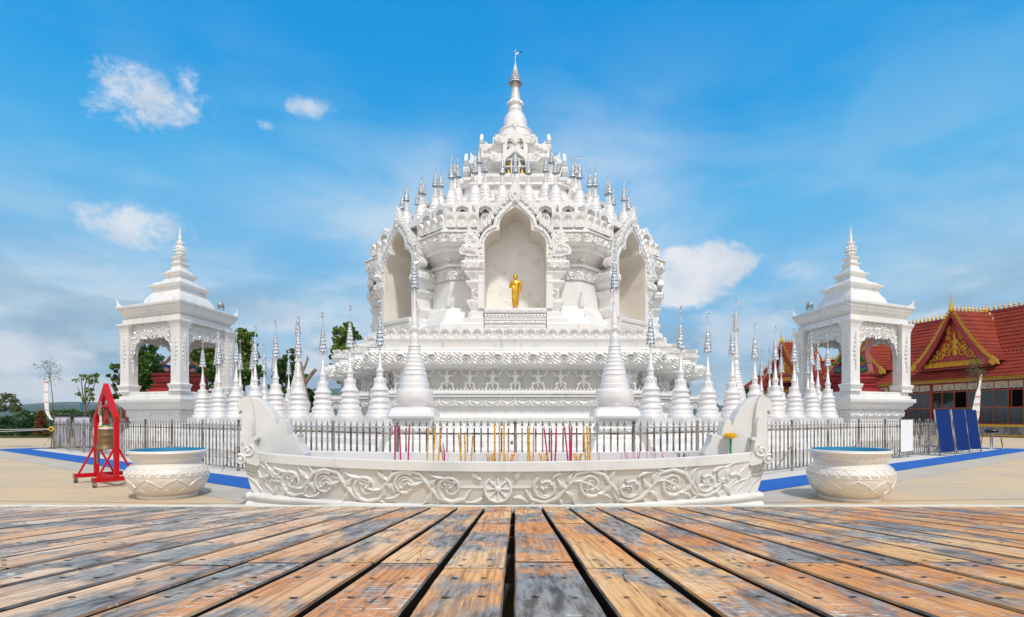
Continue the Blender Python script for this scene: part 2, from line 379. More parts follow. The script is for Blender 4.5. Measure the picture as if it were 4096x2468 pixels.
    def grid(s, P):                             # numpy array nu x nv x 3, front side is where u x v points
        nu, nv = P.shape[:2]; idx = np.arange(nu*nv).reshape(nu, nv)
        a = idx[:-1, :-1].ravel(); b_ = idx[1:, :-1].ravel(); c_ = idx[1:, 1:].ravel(); d_ = idx[:-1, 1:].ravel()
        return s.add(P.reshape(-1, 3).tolist(), np.stack([a, b_, c_, d_], 1).tolist())
    def build(s, name, m, parent=None, smooth=False, ang=40, bevel=0, seg=1):
        me = bpy.data.meshes.new(name); me.from_pydata(s.v, [], s.f); me.materials.append(MAT[m] if isinstance(m, str) else m)
        if smooth:
            me.polygons.foreach_set('use_smooth', [True]*len(me.polygons)); me.set_sharp_from_angle(angle=rad(ang))
        me.update()
        o = bpy.data.objects.new(name, me); sc.collection.objects.link(o)
        if parent is not None: o.parent = parent
        if bevel:
            bm_ = o.modifiers.new('Bevel', 'BEVEL'); bm_.width = bevel; bm_.segments = seg; bm_.limit_method = 'ANGLE'; bm_.angle_limit = rad(35)
        return o
def empty(name, loc=(0, 0, 0), rz=0.0, parent=None):
    o = bpy.data.objects.new(name, None); sc.collection.objects.link(o); o.location = loc; o.rotation_euler = (0, 0, rz); o.empty_display_size = .2
    if parent is not None: o.parent = parent
    return o
def tag(o, label, cat, group=None):
    o['label'] = label; o['category'] = cat
    if group: o['group'] = group
    return o
def struct(o): o['kind'] = 'structure'; return o
def copy_tree(o, parent=None):
    c = o.copy(); sc.collection.objects.link(c)
    if parent is not None: c.parent = parent
    for ch in list(o.children): copy_tree(ch, c)
    return c
def Rz(a, loc=(0, 0, 0)): return Matrix.Translation(loc) @ Matrix.Rotation(a, 4, 'Z')

def mitre(poly, off):                            # counter-clockwise polygon grown outwards by off
    n = len(poly); out = []
    for i in range(n):
        p0 = Vector(poly[i-1]); p1 = Vector(poly[i]); p2 = Vector(poly[(i+1) % n])
        d1 = (p1-p0).normalized(); d2 = (p2-p1).normalized()
        n1 = Vector((d1.y, -d1.x)); n2 = Vector((d2.y, -d2.x)); q = n1+n2; q = q/(q.length**2)*2 if q.length > 1e-6 else n1
        out.append((p1.x+q.x*off, p1.y+q.y*off))
    return out
def redent(a, b, n):                             # square of half size a whose corners step in n times down to b
    st = (a-b)/n; q = []
    for i in range(n):
        q.append((a-i*st, b+i*st-(0)))
        q.append((a-(i+1)*st, b+i*st))
    q = []
    for i in range(n):                           # quadrant x>0,y>0 going counter-clockwise
        q.append((a-i*st, b+i*st)); q.append((a-(i+1)*st, b+i*st))
    q.append((b, a))
    out = []
    for k in range(4):
        ca, sa = [(1, 0), (0, 1), (-1, 0), (0, -1)][k]
        out += [(x*ca-y*sa, x*sa+y*ca) for x, y in q]
    return out
def octo(ap, off=0.0):
    r = ap/math.cos(PI/8); return [(r*math.cos(PI/8+k*PI/4), r*math.sin(PI/8+k*PI/4)) for k in range(8)]
def quad_poly(q):                                # mirror one quadrant (x>0, y>0, counter-clockwise) into a closed plan
    a = q; b_ = [(-x, y) for x, y in q[::-1]]; c_ = [(-x, -y) for x, y in q]; d_ = [(x, -y) for x, y in q[::-1]]
    return a+b_+c_+d_
def ring3(poly, z): return [(x, y, z) for x, y in poly]

# relief heights 0..1 over (u metres, v 0..1, band height H)
def h_scroll(U, V, H, P=1.25, seed=0):
    L = P*H; i = np.round(U/L); dx_ = (U-i*L)/(H/2); dy_ = (V-.5)*2
    r = np.hypot(dx_, dy_)+1e-4; th = np.arctan2(dy_, dx_); alt = (i % 2) < .5
    ros = np.where(r < .22, .9, np.where(r < .32, .2, np.where(r < .8, .45+.45*np.cos(8*th)*np.sin((r-.32)/.48*PI)+.15, .3)))
    sg = np.where((i % 4) < 2, 1, -1)
    spi = .5+.5*np.cos(2*sg*th+7.5*np.log(r+.06))
    spi = np.where(r < .13, 1.0, spi)
    leaf = .5+.5*np.sin(U*2*PI/H*2.1+V*9)*np.cos(V*2*PI*2.2+U*3.1/H)
    spi = np.where(r > .95, leaf, spi); ros = np.where(r > .88, leaf, ros)
    return np.where(alt, ros, spi)*(np.minimum(1, np.minimum(V, 1-V)*14))
def h_swag(U, V, H, P=2.0):
    L = P*H; t = (U/L) % 1.0; a = np.abs(t-.5)*2
    y = V; h = np.zeros_like(U)
    for k, (dep, wd) in enumerate([(.62, .075), (.46, .05), (.30, .05), (.80, .05)]):
        c = .86-dep*(1-a**2)
        h = np.maximum(h, np.clip(1-np.abs(y-c)/wd, 0, 1)**.5*(1 if k == 0 else .7))
    h = np.maximum(h, np.where((np.abs(t) < .07) | (np.abs(t-1) < .07), (.6+.4*np.cos(y*30))*(y > .1), 0))
    h = np.maximum(h, np.where(y > .88, .8+.2*np.cos(U*60), 0))
    return h
def h_teeth(U, V, H, P=.55):
    L = P*H; t = np.abs(((U/L) % 1.0)-.5)*2
    tip = .1+.75*t**1.3
    inside = V > tip; d = np.clip((V-tip)/.12, 0, 1)
    return np.where(inside, .5+.5*np.cos(d*6)*(.6)+.3*np.cos(t*9), 0)+np.where(V > .9, .4, 0)
def h_fret(U, V, H, P=1.0):
    L = P*H; t = (U/L) % 1.0; a = np.abs(t-.5)*2; b_ = np.abs(V-.5)*2
    d = np.abs(a+b_-1); r = np.hypot(a, b_)
    return np.clip(1-d/.22, 0, 1)*.9+np.clip(1-r/.3, 0, 1)+np.where(b_ > .86, .8, 0)
def h_leafy(U, V, H, P=.8):
    L = P*H; i = np.round(U/L); dx_ = (U-i*L)/(L/2); sg = np.where((i % 2) < .5, 1, -1); dy_ = (V-.5)*2
    r = np.hypot(dx_*.9, dy_)+1e-3; th = np.arctan2(dy_, dx_)
    return (.5+.5*np.cos(3*th*sg+6*r+1.5*np.log(r)))*np.minimum(1, np.minimum(V, 1-V)*12)
def relief(mb, p0, p1, z0, z1, hf, depth, du=.03, lean=0.0, **kw):
    """carved band on the vertical face from p0 to p1 (outside is on the right hand side when walking p0 -> p1)"""
    p0 = np.array(p0, float); p1 = np.array(p1, float); L = np.hypot(*(p1-p0)); d = (p1-p0)/L; nrm = np.array([d[1], -d[0]])
    nu = max(2, int(L/du)); nv = max(4, int((z1-z0)/du)+1); H = z1-z0
    u = np.linspace(0, L, nu); v = np.linspace(0, 1, nv); U, V = np.meshgrid(u, v, indexing='ij')
    h = hf(U-L/2, V, H, **kw)*depth; h[:, 0] = 0; h[:, -1] = 0; h[0, :] = 0; h[-1, :] = 0
    h = h+.004
    P = np.zeros((nu, nv, 3)); P[..., 0] = p0[0]+d[0]*U+nrm[0]*(h+lean*V); P[..., 1] = p0[1]+d[1]*U+nrm[1]*(h+lean*V); P[..., 2] = z0+V*H
    mb.grid(P)
def relief_poly(mb, poly, z0, z1, hf, depth, du=.03, **kw):
    n = len(poly)
    for i in range(n):
        a, b_ = poly[i], poly[(i+1) % n]
        if math.dist(a, b_) > .12: relief(mb, a, b_, z0, z1, hf, depth, du, **kw)

def petal(mb, o, t, n_, wd, hg, dp, nu=11, nv=11):
    """hooded lotus petal with ribbed arch and small wheel, standing at o, along t, facing n_"""
    s_ = np.linspace(-1, 1, nu*2-1); q = np.linspace(0, 1, nv); S, Q = np.meshgrid(s_, q, indexing='ij')
    half = wd/2*(.93+.07*np.sin(np.clip(Q*1.25, 0, 1)*PI))*np.where(Q > .70, np.sqrt(np.clip(1-((Q-.70)/.42)**2, 0, 1)), 1)
    hood = dp*(.42+.50*np.clip((Q-.50)/.50, 0, 1)**1.5)
    prof = hood*(1-np.abs(S)**3.5*.85)
    r = np.hypot(S*1.0, (Q-.38)*1.45)
    prof = prof-dp*.16*np.clip(1-(r/.80)**6, 0, 1)*(Q < .80)+dp*.09*np.cos(r*22)*(r < .8)*(r > .3)+np.where(r < .3, dp*.12*(1-r), 0)+dp*.1*(r < .1)
    prof = np.where(np.abs(S) > .999, 0, prof); prof[:, 0] = np.minimum(prof[:, 0], dp*.2); prof[:, -1] *= .9
    P = np.zeros(S.shape+(3,))
    for k in range(2): P[..., k] = o[k]+t[k]*S*half+n_[k]*prof
    P[..., 2] = o[2]+Q*hg
    mb.grid(P)
    top = P[:, -1].copy(); bk = top.copy(); bk[:, 0] -= n_[0]*dp*1.1; bk[:, 1] -= n_[1]*dp*1.1; bk[:, 2] -= hg*.06
    mb.grid(np.stack([top, bk], 1))
def petal_ring(mb, poly, z, wd, hg, dp, skip=0):
    n = len(poly)
    for i in range(n):
        a = Vector(poly[i]); b_ = Vector(poly[(i+1) % n]); L = (b_-a).length; k = max(1, round(L/wd)); d = (b_-a)/L; nr = (d.y, -d.x)
        for j in range(k):
            if abs(L*(j+.5)/k-L/2) < skip: continue
            p = a+d*(L*(j+.5)/k); petal(mb, (p.x, p.y, z), (d.x, d.y), nr, L/k*1.0, hg, dp)

def spiral(c, r0, turns, a0, sg=1, n=22, rmin=.12):
    return [(c[0]+r0*(1-(1-rmin)*t)*math.cos(a0+sg*turns*2*PI*t), c[1]+r0*(1-(1-rmin)*t)*math.sin(a0+sg*turns*2*PI*t)) for t in [i/(n-1) for i in range(n)]]
def flame(x, z, h, w_, lean, side=1):           # curling flame-leaf outline
    pts = [(0, 0), (.5, .08), (.62, .35), (.45, .62), (.18, .82), (.10, 1.0), (-.12, .80), (-.30, .55), (-.38, .28), (-.30, .05)]
    ca, sa = math.cos(lean), math.sin(lean)
    return [(x+side*(px*w_*ca+pz*h*sa), z-px*w_*sa+pz*h*ca) for px, pz in pts]

def skin_mesh(name, verts, edges, radii, m, parent=None, levels=1, flat=None):
    """continuous body grown round a skeleton (evaluated to a plain mesh)"""
    me = bpy.data.meshes.new(name); bm = bmesh.new(); L = bm.verts.layers.skin.verify()
    vs = []
    for i, p in enumerate(verts):
        v = bm.verts.new(p); r = radii[i]; v[L].radius = r if isinstance(r, tuple) else (r, r); v[L].use_root = (i == 0); vs.append(v)
    for a, b_ in edges: bm.edges.new((vs[a], vs[b_]))
    bm.to_mesh(me); bm.free()
    o = bpy.data.objects.new(name, me); sc.collection.objects.link(o)
    md = o.modifiers.new('Skin', 'SKIN'); md.use_smooth_shade = True
    sb = o.modifiers.new('Sub', 'SUBSURF'); sb.levels = levels; sb.render_levels = levels
    dg = bpy.context.evaluated_depsgraph_get(); dg.update()
    me2 = bpy.data.meshes.new_from_object(o.evaluated_get(dg)); me2.materials.clear(); me2.materials.append(MAT[m])
    me2.polygons.foreach_set('use_smooth', [True]*len(me2.polygons))
    bpy.data.objects.remove(o); me2.name = name
    o2 = bpy.data.objects.new(name, me2); sc.collection.objects.link(o2)
    if parent is not None: o2.parent = parent
    return o2
# ================================================================ PAGODA
PY = 28.0
pag = empty('pagoda', (0, PY, 0))
tag(pag, 'huge white tiered pagoda with arched niches and a tall silver topped spire', 'pagoda')
base_poly = quad_poly([(9.0, 1.2), (7.72, 1.2), (7.72, 3.4), (6.5, 3.4), (6.5, 5.55), (5.36, 5.55), (5.36, 7.65)])
def loft_poly(mb, poly, prof, cap=True):
    mb.loft([ring3(mitre(poly, o), z) for o, z in prof], cap)
# stepped and carved lower storey
mb = MB()
loft_poly(mb, base_poly, [(.55, 0), (.55, .22), (.42, .24), (.42, .48), (.26, .52), (.22, .80), (.08, .84), (.06, 1.0), (-.12, 1.04), (-.14, 1.08), (-.28, 1.5), (-.28, 1.56), (-.40, 1.60), (-.45, 1.66), (-.52, 1.70), (-.50, 2.0),
                          (-.36, 2.02), (-.36, 2.32), (-.22, 2.34), (-.30, 2.42), (-.20, 2.44), (-.20, 2.53), (-.34, 2.58), (-.95, 2.60)], True)
loft_poly(mb, base_poly, [(-.86, 2.55), (-.86, 2.62), (-.86, 3.24), (-.74, 3.30), (-.54, 3.32), (-.52, 3.37), (-.32, 3.38), (-.12, 3.45), (-.02, 3.46), (-.02, 3.95), (-.16, 3.97), (-.14, 4.06), (-.42, 4.10), (-.36, 4.30), (-.30, 4.42), (-.30, 4.52), (-.6, 4.56)], True)
mb.build('plinth_body', 'stucco', pag, bevel=.012)
mb = MB()
relief_poly(mb, mitre(base_poly, -.02), 3.48, 3.94, h_scroll, .10, .024, P=1.28)
mb.build('flower_frieze', 'carved', pag, True, 60)
mb = MB()
relief_poly(mb, mitre(base_poly, -.36), 2.03, 2.32, h_swag, .05, .022, P=1.9)
mb.build('garland_band', 'carved', pag, True, 60)
mb = MB()
relief_poly(mb, mitre(base_poly, -.28), 1.10, 1.50, h_teeth, .07, .024, P=.5)
relief_poly(mb, mitre(base_poly, -.26), 1.50, 1.60, h_fret, .03, .024, P=1.2)
mb.build('leaf_pendant_band', 'carved', pag, True, 60)
mb = MB()                                            # crest of little points under the figures
cp = mitre(base_poly, -.21)
for i in range(len(cp)):
    a, b_ = Vector(cp[i]), Vector(cp[(i+1) % len(cp)]); L = (b_-a).length; n = max(2, round(L/.13)); d = (b_-a)/L; M = Matrix(((d.x, -d.y, 0, a.x), (d.y, d.x, 0, a.y), (0, 0, 1, 0), (0, 0, 0, 1)))
    for j in range(n):
        x = (j+.5)*L/n; mb.prism([(x-.062, 2.53), (x+.062, 2.53), (x+.035, 2.60), (x, 2.66), (x-.035, 2.60)], 0, .03, M)
mb.build('leaf_crest', 'carved', pag)
up_poly = quad_poly([(8.55, .95), (7.14, .95), (7.14, 3.1), (5.90, 3.1), (5.90, 5.25), (4.66, 5.25), (4.66, 7.30)])
mb = MB(); petal_ring(mb, up_poly, 4.38, .39, .40, .17)
mb.build('lower_lotus_rim', 'stucco', pag, True, 50)
mb = MB(); loft_poly(mb, up_poly, [(-.02, 4.36), (-.02, 4.70), (-.4, 4.72)], True)
mb.build('lotus_rim_core', 'stucco', pag)

# crouching guardian figures carved in the recess
def deva(wide, parent):
    k = 1.0 if wide else .84
    V = []; E = []; R_ = []
    def add(p, r, frm=None):
        V.append(p); R_.append(r)
        if frm is not None: E.append((frm, len(V)-1))
        return len(V)-1
    pel = add((0, 0, .30), (.085, .07)); waist = add((0, 0, .38), (.062, .055), pel); ch = add((0, -.01, .49), (.095, .07), waist)
    nk = add((0, 0, .565), .034, ch); hd = add((0, -.015, .625), (.052, .058), nk); hd2 = add((0, -.01, .675), (.048, .052), hd); hat = add((0, 0, .715), (.056, .056) if wide else .04, hd2); hat2 = add((0, 0, .76), .028, hat); tip = add((0, 0, .84), .006, hat2)
    for s_ in (-1, 1):
        sh = add((s_*.105, 0, .525), .042, ch); elb = add((s_*.22, -.02, .49), .034, sh); wr = add((s_*.27, -.03, .60), .026, elb); hn = add((s_*.31, -.04, .665), (.03, .034), wr); add((s_*.36, -.05, .66), .02, hn)
        hip = add((s_*.06, 0, .27), .072, pel); kn = add((s_*.21*k, -.10, .22), .058, hip); an = add((s_*(.20 if wide else .13), -.02, .07), .034, kn); add((s_*(.27 if wide else .21), -.09, .03), .026, an)
    sash = add((0, -.06, .19), .05, pel); add((0, -.07, .08), .012, sash)
    return skin_mesh('guardian_figure', V, E, R_, 'carved', parent, 2)
dA = deva(True, pag); dB = deva(False, pag)
for d_, tp in ((dA, 1), (dB, 0)):
    w_ = MB()                                        # hip sashes and cape behind
    for s_ in (-1, 1): w_.prism(flame(s_*.10, .18, .20, .10, -.9*s_+1.4*s_, s_), .0, .03)
first = [True, True]
rp = mitre(base_poly, -.80); cnt = 0
for i in range(len(rp)):
    a, b_ = Vector(rp[i]), Vector(rp[(i+1) % len(rp)]); L = (b_-a).length
    n = max(1, round(L/.86)); d = (b_-a)/L
    for j in range(n):
        p = a+d*(L*(j+.5)/n); t = cnt % 2; cnt += 1
        src = dA if t == 0 else dB
        if first[t]: o = src; first[t] = False
        else: o = src.copy(); sc.collection.objects.link(o)
        nr = (d.y, -d.x); o.location = (p.x+nr[0]*.24, p.y+nr[1]*.24, 2.60); o.rotation_euler = (0, 0, math.atan2(d.y, d.x)); o.parent = pag

# octagonal body; each facet is notched where a niche stands
def notched(ap, nw=1.45, back=5.45):
    out = []; h = ap*math.tan(PI/8)
    for k in range(8):
        a = -PI/2+k*PI/4; ca, sa = math.cos(a), math.sin(a)   # outward direction of the facet
        for (t, d) in ((-h, ap), (-nw, ap), (-nw, back), (nw, back), (nw, ap)):
            out.append((ca*d-sa*t, sa*d+ca*t))
    return out
mb = MB()
prof = [(7.07, 4.60), (7.07, 5.02), (6.92, 5.06), (6.85, 5.28), (6.65, 5.30), (6.55, 5.62), (6.35, 5.78), (6.30, 6.93), (6.36, 6.95), (6.36, 7.25), (6.50, 7.27), (6.50, 7.36), (6.38, 7.40), (6.42, 7.50), (6.54, 7.60), (6.70, 7.72), (6.80, 7.74), (6.80, 7.88), (6.92, 7.92), (6.96, 8.0), (6.96, 8.37), (7.04, 8.38), (7.04, 8.43), (6.74, 8.46), (6.70, 8.60), (6.64, 8.72), (6.60, 9.14), (6.62, 9.268)]
mb.loft([ring3(notched(a), z) for a, z in prof])
mb.build('niche_storey', 'stucco', pag, bevel=.01)
def facets():
    for k in range(8):
        a = -PI/2+k*PI/4; yield k, a, Matrix.Rotation(a+PI/2, 4, 'Z')
for k, a, M in facets():
    ca, sa = math.cos(a), math.sin(a); P = lambda t, d: (ca*d-sa*t, sa*d+ca*t)
    h = 6.96*math.tan(PI/8); h2 = 6.36*math.tan(PI/8)
    for t0, t1 in ((-h, -1.5), (1.5, h)): mb = MB(); relief(mb, P(t0, 6.96), P(t1, 6.96), 8.01, 8.36, h_scroll, .07, .022, P=1.3); mb.build('upper_frieze', 'carved', pag, True, 60)
    for t0, t1 in ((-h2, -1.5), (1.5, h2)): mb = MB(); relief(mb, P(t0, 6.36), P(t1, 6.36), 6.80, 7.24, h_swag, .05, .022, P=1.0); mb.build('upper_garland_band', 'carved', pag, True, 60)
for k in range(8):                                   # leaf mouldings on the corners of the body
    a = -PI/2+(k+.5)*PI/4
    for r, z, hh, ww in ((7.02, 7.46, .34, .22), (7.25, 5.06, .42, .26), (6.98, 5.72, .62, .20), (7.30, 8.47, .24, .34)):
        M = Matrix.Rotation(a+PI/2, 4, 'Z') @ Matrix.Translation((0, -r, z)); mb = MB()
        mb.prism([(-ww/2, 0), (ww/2, 0), (ww*.45, hh*.4), (ww*.12, hh*.75), (0, hh), (-ww*.12, hh*.75), (-ww*.45, hh*.4)], -.02, .20, M)
        mb.prism([(-ww*.28, hh*.1), (ww*.28, hh*.1), (0, hh*.65)], -.05, 0, M); mb.build('corner_leaf_moulding', 'carved', pag, bevel=.008)
op = octo(6.74)
for i in range(8):
    a, b_ = Vector(op[i]), Vector(op[(i+1) % 8]); L = (b_-a).length; k = round(L/.46); d = (b_-a)/L
    for half_ in (0, 1):
        mb = MB()
        for j in range(k):
            t = L*(j+.5)/k
            if abs(t-L/2) > .85 and (t > L/2) == bool(half_): petal(mb, (a.x+d.x*t, a.y+d.y*t, 8.64), (d.x, d.y), (d.y, -d.x), L/k, .47, .17)
        mb.build('upper_lotus_rim', 'stucco', pag, True, 50)

# niches ---------------------------------------------------------
inn = [(1.12, 5.55), (1.12, 6.6), (1.12, 7.35), (1.12, 7.75), (1.12, 7.95), (1.06, 8.12), (.93, 8.27), (.77, 8.36), (.57, 8.40), (.58, 8.55), (.56, 8.68), (.50, 8.85), (.36, 9.0), (.18, 9.13), (0, 9.24)]
outr = [(1.36, 5.55), (1.36, 6.6), (1.36, 7.42), (1.37, 7.75), (1.33, 7.97), (1.24, 8.18), (1.10, 8.38), (.95, 8.50), (.80, 8.58), (.77, 8.70), (.72, 8.86), (.58, 9.04), (.42, 9.20), (.21, 9.40), (0, 9.60)]
def sym(p): return [(-x, z) for x, z in p]+[(x, z) for x, z in p[::-1]][1:]
def wheel(mb, c, r, M=None, y=0.0, spokes=8):
    X = Matrix.Translation((c[0], y, c[1])) @ Matrix.Rotation(PI/2, 4, 'X')
    if M is not None: X = M @ X
    mb.lathe([(r, 0), (r, .03), (r*.93, .055), (r*.86, .05), (r*.80, .03), (r*.80, .015)], 32, M=X)
    mb.lathe([(r*.24, .01), (r*.24, .05), (r*.10, .075)], 16, M=X)
    for k in range(spokes):
        a = k*2*PI/spokes; mb.add([X @ Vector((rr*math.cos(a)-q*math.sin(a), rr*math.sin(a)+q*math.cos(a), zz)) for rr, q, zz in ((r*.2, -r*.03, .02), (r*.2, r*.03, .02), (r*.82, r*.13, .02), (r*.82, -r*.13, .02), (r*.2, -r*.02, .055), (r*.2, r*.02, .055), (r*.80, r*.08, .05), (r*.80, -r*.08, .05))],
               [(4, 5, 1, 0), (5, 6, 2, 1), (6, 7, 3, 2), (7, 4, 0, 3), (7, 6, 5, 4)])
def rosette(mb, x, z, r, y, M=None):
    X = Matrix.Translation((x, y, z)) @ Matrix.Rotation(PI/2, 4, 'X')
    mb.lathe([(r, 0), (r*.9, r*.4), (r*.55, r*.35), (r*.4, r*.75), (r*.1, r*.9)], 10, M=X)
naga = [(1.34, 7.44), (1.36, 7.78), (1.30, 8.02), (1.36, 8.16), (1.46, 8.20), (1.52, 8.34), (1.60, 8.42), (1.66, 8.60), (1.72, 8.68), (1.74, 8.55), (1.70, 8.44), (1.76, 8.40), (1.74, 8.30), (1.83, 8.26), (1.80, 8.16), (1.86, 8.08), (1.86, 7.98), (1.80, 7.90), (1.90, 7.86), (2.02, 7.72), (2.05, 7.60), (1.98, 7.50), (1.84, 7.50), (1.72, 7.43), (1.5, 7.42)]
def make_niche():
    n = empty('niche', (0, 0, 0), 0, pag)
    YF = -7.20
    g = MB(); g.frame(sym(outr), sym(inn), YF, -5.40); g.build('arch_surround', 'stucco', n, bevel=.012)
    g = MB(); g.frame([(x*1.0, z) for x, z in sym(outr)[3:-3]], [((abs(x)-.10)*(1 if x > 0 else -1) if abs(x) > .1 else x, z-.09 if abs(x) < 1.0 else z-.02) for x, z in sym(outr)[3:-3]], YF-.05, YF)
    for (x, z) in [(1.24, 7.55), (1.24, 7.78), (1.22, 7.98), (1.10, 8.22), (.93, 8.38), (.70, 8.50), (.66, 8.70), (.58, 8.88), (.42, 9.04), (.26, 9.22), (.10, 9.36)]:
        for s_ in (-1, 1): rosette(g, s_*x, z, .055, YF)
    g.build('arch_rosettes', 'carved', n, bevel=.006)
    g = MB()                                          # back wall of the recess
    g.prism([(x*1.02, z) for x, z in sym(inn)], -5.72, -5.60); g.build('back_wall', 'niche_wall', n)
    g = MB()                                          # lining of the recess
    q = sym(inn); pts = [[(x*.997, YF+.01, z-.003), (x*.997, -5.71, z-.003)] for x, z in q]
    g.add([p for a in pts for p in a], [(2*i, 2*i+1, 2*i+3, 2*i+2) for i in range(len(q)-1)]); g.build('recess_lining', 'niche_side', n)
    g = MB()
    for i, (x, z, h_, w_) in enumerate([(.16, 9.50, .34, .20), (.36, 9.34, .36, .22), (.52, 9.18, .38, .22), (.68, 9.00, .38, .22), (.80, 8.78, .38, .22), (.92, 8.60, .36, .22), (1.08, 8.50, .36, .22), (1.22, 8.34, .34, .20), (1.32, 8.16, .30, .18), (.24, 9.44, .24, .14), (.62, 9.10, .24, .14), (.88, 8.68, .22, .14), (1.16, 8.42, .22, .14)]):
        for s_ in (-1, 1):
            lean = .25+.02*i
            g.prism(flame(s_*x, z-.03, h_, w_, lean, s_), YF-.02, YF+.14)
            g.prism(flame(s_*x, z-.0, h_*.72, w_*.5, lean, s_), YF-.055, YF-.02)
    g.build('flame_leaves', 'carved', n, bevel=.008)
    g = MB()                                          # leaf shaped finial over the arch
    fo = [(0, 9.36), (.12, 9.40), (.17, 9.52), (.24, 9.60), (.25, 9.72), (.20, 9.86), (.12, 10.0), (.05, 10.12), (0, 10.28)]
    g.prism([(-x, z) for x, z in fo[::-1]][:-1]+fo, YF-.068, YF+.13)
    fi = [(0, 9.52), (.09, 9.55), (.15, 9.66), (.15, 9.74), (.09, 9.90), (0, 10.04)]
    g.prism([(-x, z) for x, z in fi[::-1]][:-1]+fi, YF-.10, YF-.066); rosette(g, 0, 9.46, .09, YF-.066); rosette(g, 0, 9.72, .07, YF-.1)
    for k in range(9):
        for s_ in (-1, 1):
            t = k/8; x = (.17+.09*math.sin(t*2.6))*(1-.75*t**2); z = 9.48+.7*t; rosette(g, s_*x, z, .03, YF-.066)
    g.build('arch_finial', 'carved', n, bevel=.008)
    for s_ in (-1, 1):
        pl = empty('niche_pillar', (0, 0, 0), 0, n)
        g = MB()
        def rr(d, z): 
            x0, x1 = 1.14, 1.60+d; y0, y1 = YF+.08-d*.45, -5.6
            r = [(x0, y0), (x1, y0), (x1, y1), (x0, y1)]
            if s_ < 0: r = [(-x, y) for x, y in r[::-1]]
            return ring3(r, z)
        g.loft([rr(d, z) for d, z in [(.42, 4.62), (.42, 4.98), (.30, 5.02), (.30, 5.20), (.12, 5.22), (.10, 5.44), (0, 5.45), (.17, 5.76), (.17, 5.86), (0, 5.90), (0, 6.28), (.20, 6.50), (.20, 6.57), (.03, 6.58), (.03, 6.62), (.25, 6.86), (.25, 6.95), (.34, 6.97), (.34, 7.28), (.18, 7.30), (.18, 7.42)]])
        g.build('shaft', 'stucco', pl, bevel=.01)
        g = MB(); xs = sorted([s_*1.15, s_*1.95]); relief(g, (xs[0], YF-.075), (xs[1], YF-.075), 6.99, 7.26, h_scroll, .05, .02, P=1.2)
        if s_ > 0: relief(g, (1.945, YF-.07), (1.945, -5.6), 6.99, 7.26, h_scroll, .05, .025, P=1.2)
        else: relief(g, (-1.945, -5.6), (-1.945, YF-.07), 6.99, 7.26, h_scroll, .05, .025, P=1.2)
        for q in range(5): petal(g, (s_*(1.2+q*.145), YF-.01, 7.29), (1, 0), (0, -1), .14, .14, .06, 5, 6)
        g.build('carved_capital', 'carved', pl, True, 60)
        g = MB(); wheel(g, (s_*1.37, 6.09), .205, y=YF+.08); g.build('wheel_disc', 'carved', pl, bevel=.004)
        g = MB(); pts = [(s_*x, z) for x, z in naga]; g.prism(pts, YF-.06, YF+.22)
        for (cx, cz, r0, tn, a0) in ((1.62, 7.72, .15, 1.6, .4), (1.52, 8.02, .10, 1.4, 2.0), (1.84, 7.70, .12, 1.5, 3.2), (1.62, 8.18, .09, 1.4, 1.0)):
            sp_ = spiral((s_*cx, cz), r0, tn, a0, s_); g.tube([(x, YF-.07, z) for x, z in sp_], .022, 5)
        for q in range(5): g.tube([(s_*(1.42+q*.09), YF-.06, 7.50+.02*q), (s_*(1.50+q*.09), YF-.09, 7.62), (s_*(1.46+q*.10), YF-.06, 7.78)], [.02, .03, .006], 5)
        g.build('naga_head', 'carved', pl, bevel=.01)
    pd = MB(); pd.box(-1.12, 1.12, YF-.04, -5.6, 4.62, 5.54); pd.box(-1.13, 1.13, YF-.10, YF-.04, 5.37, 5.55); pd.box(-1.13, 1.13, YF-.10, YF-.04, 4.72, 4.82); pd.box(-1.13, 1.13, YF-.08, YF-.04, 5.10, 5.14)
    pe = pd.build('pedestal', 'stucco', n, bevel=.008)
    g = MB(); relief(g, (-1.12, YF-.10), (1.12, YF-.10), 5.39, 5.52, h_fret, .03, .018, P=1.2); relief(g, (-1.12, YF-.045), (1.12, YF-.045), 5.16, 5.34, h_teeth, .035, .018, P=.7); relief(g, (-1.12, YF-.05), (1.12, YF-.05), 4.98, 5.09, h_scroll, .03, .018, P=1.3); relief(g, (-1.12, YF-.045), (1.12, YF-.045), 4.83, 4.94, h_fret, .025, .018, P=1.2)
    g.build('pedestal_carving', 'carved', n, True, 60)
    return n
niche0 = make_niche()
for k in range(1, 8):
    c_ = copy_tree(niche0, pag); c_.rotation_euler = (0, 0, k*PI/4)
    a_ = -PI/2+k*PI/4; in_ = .10 if k % 2 else (.12 if k != 4 else 0)
    c_.location = (-(in_+.43)*math.cos(a_), -in_*math.sin(a_), .21 if k % 2 else 0)
    if k % 2: c_.scale = (.84, 1, .955)

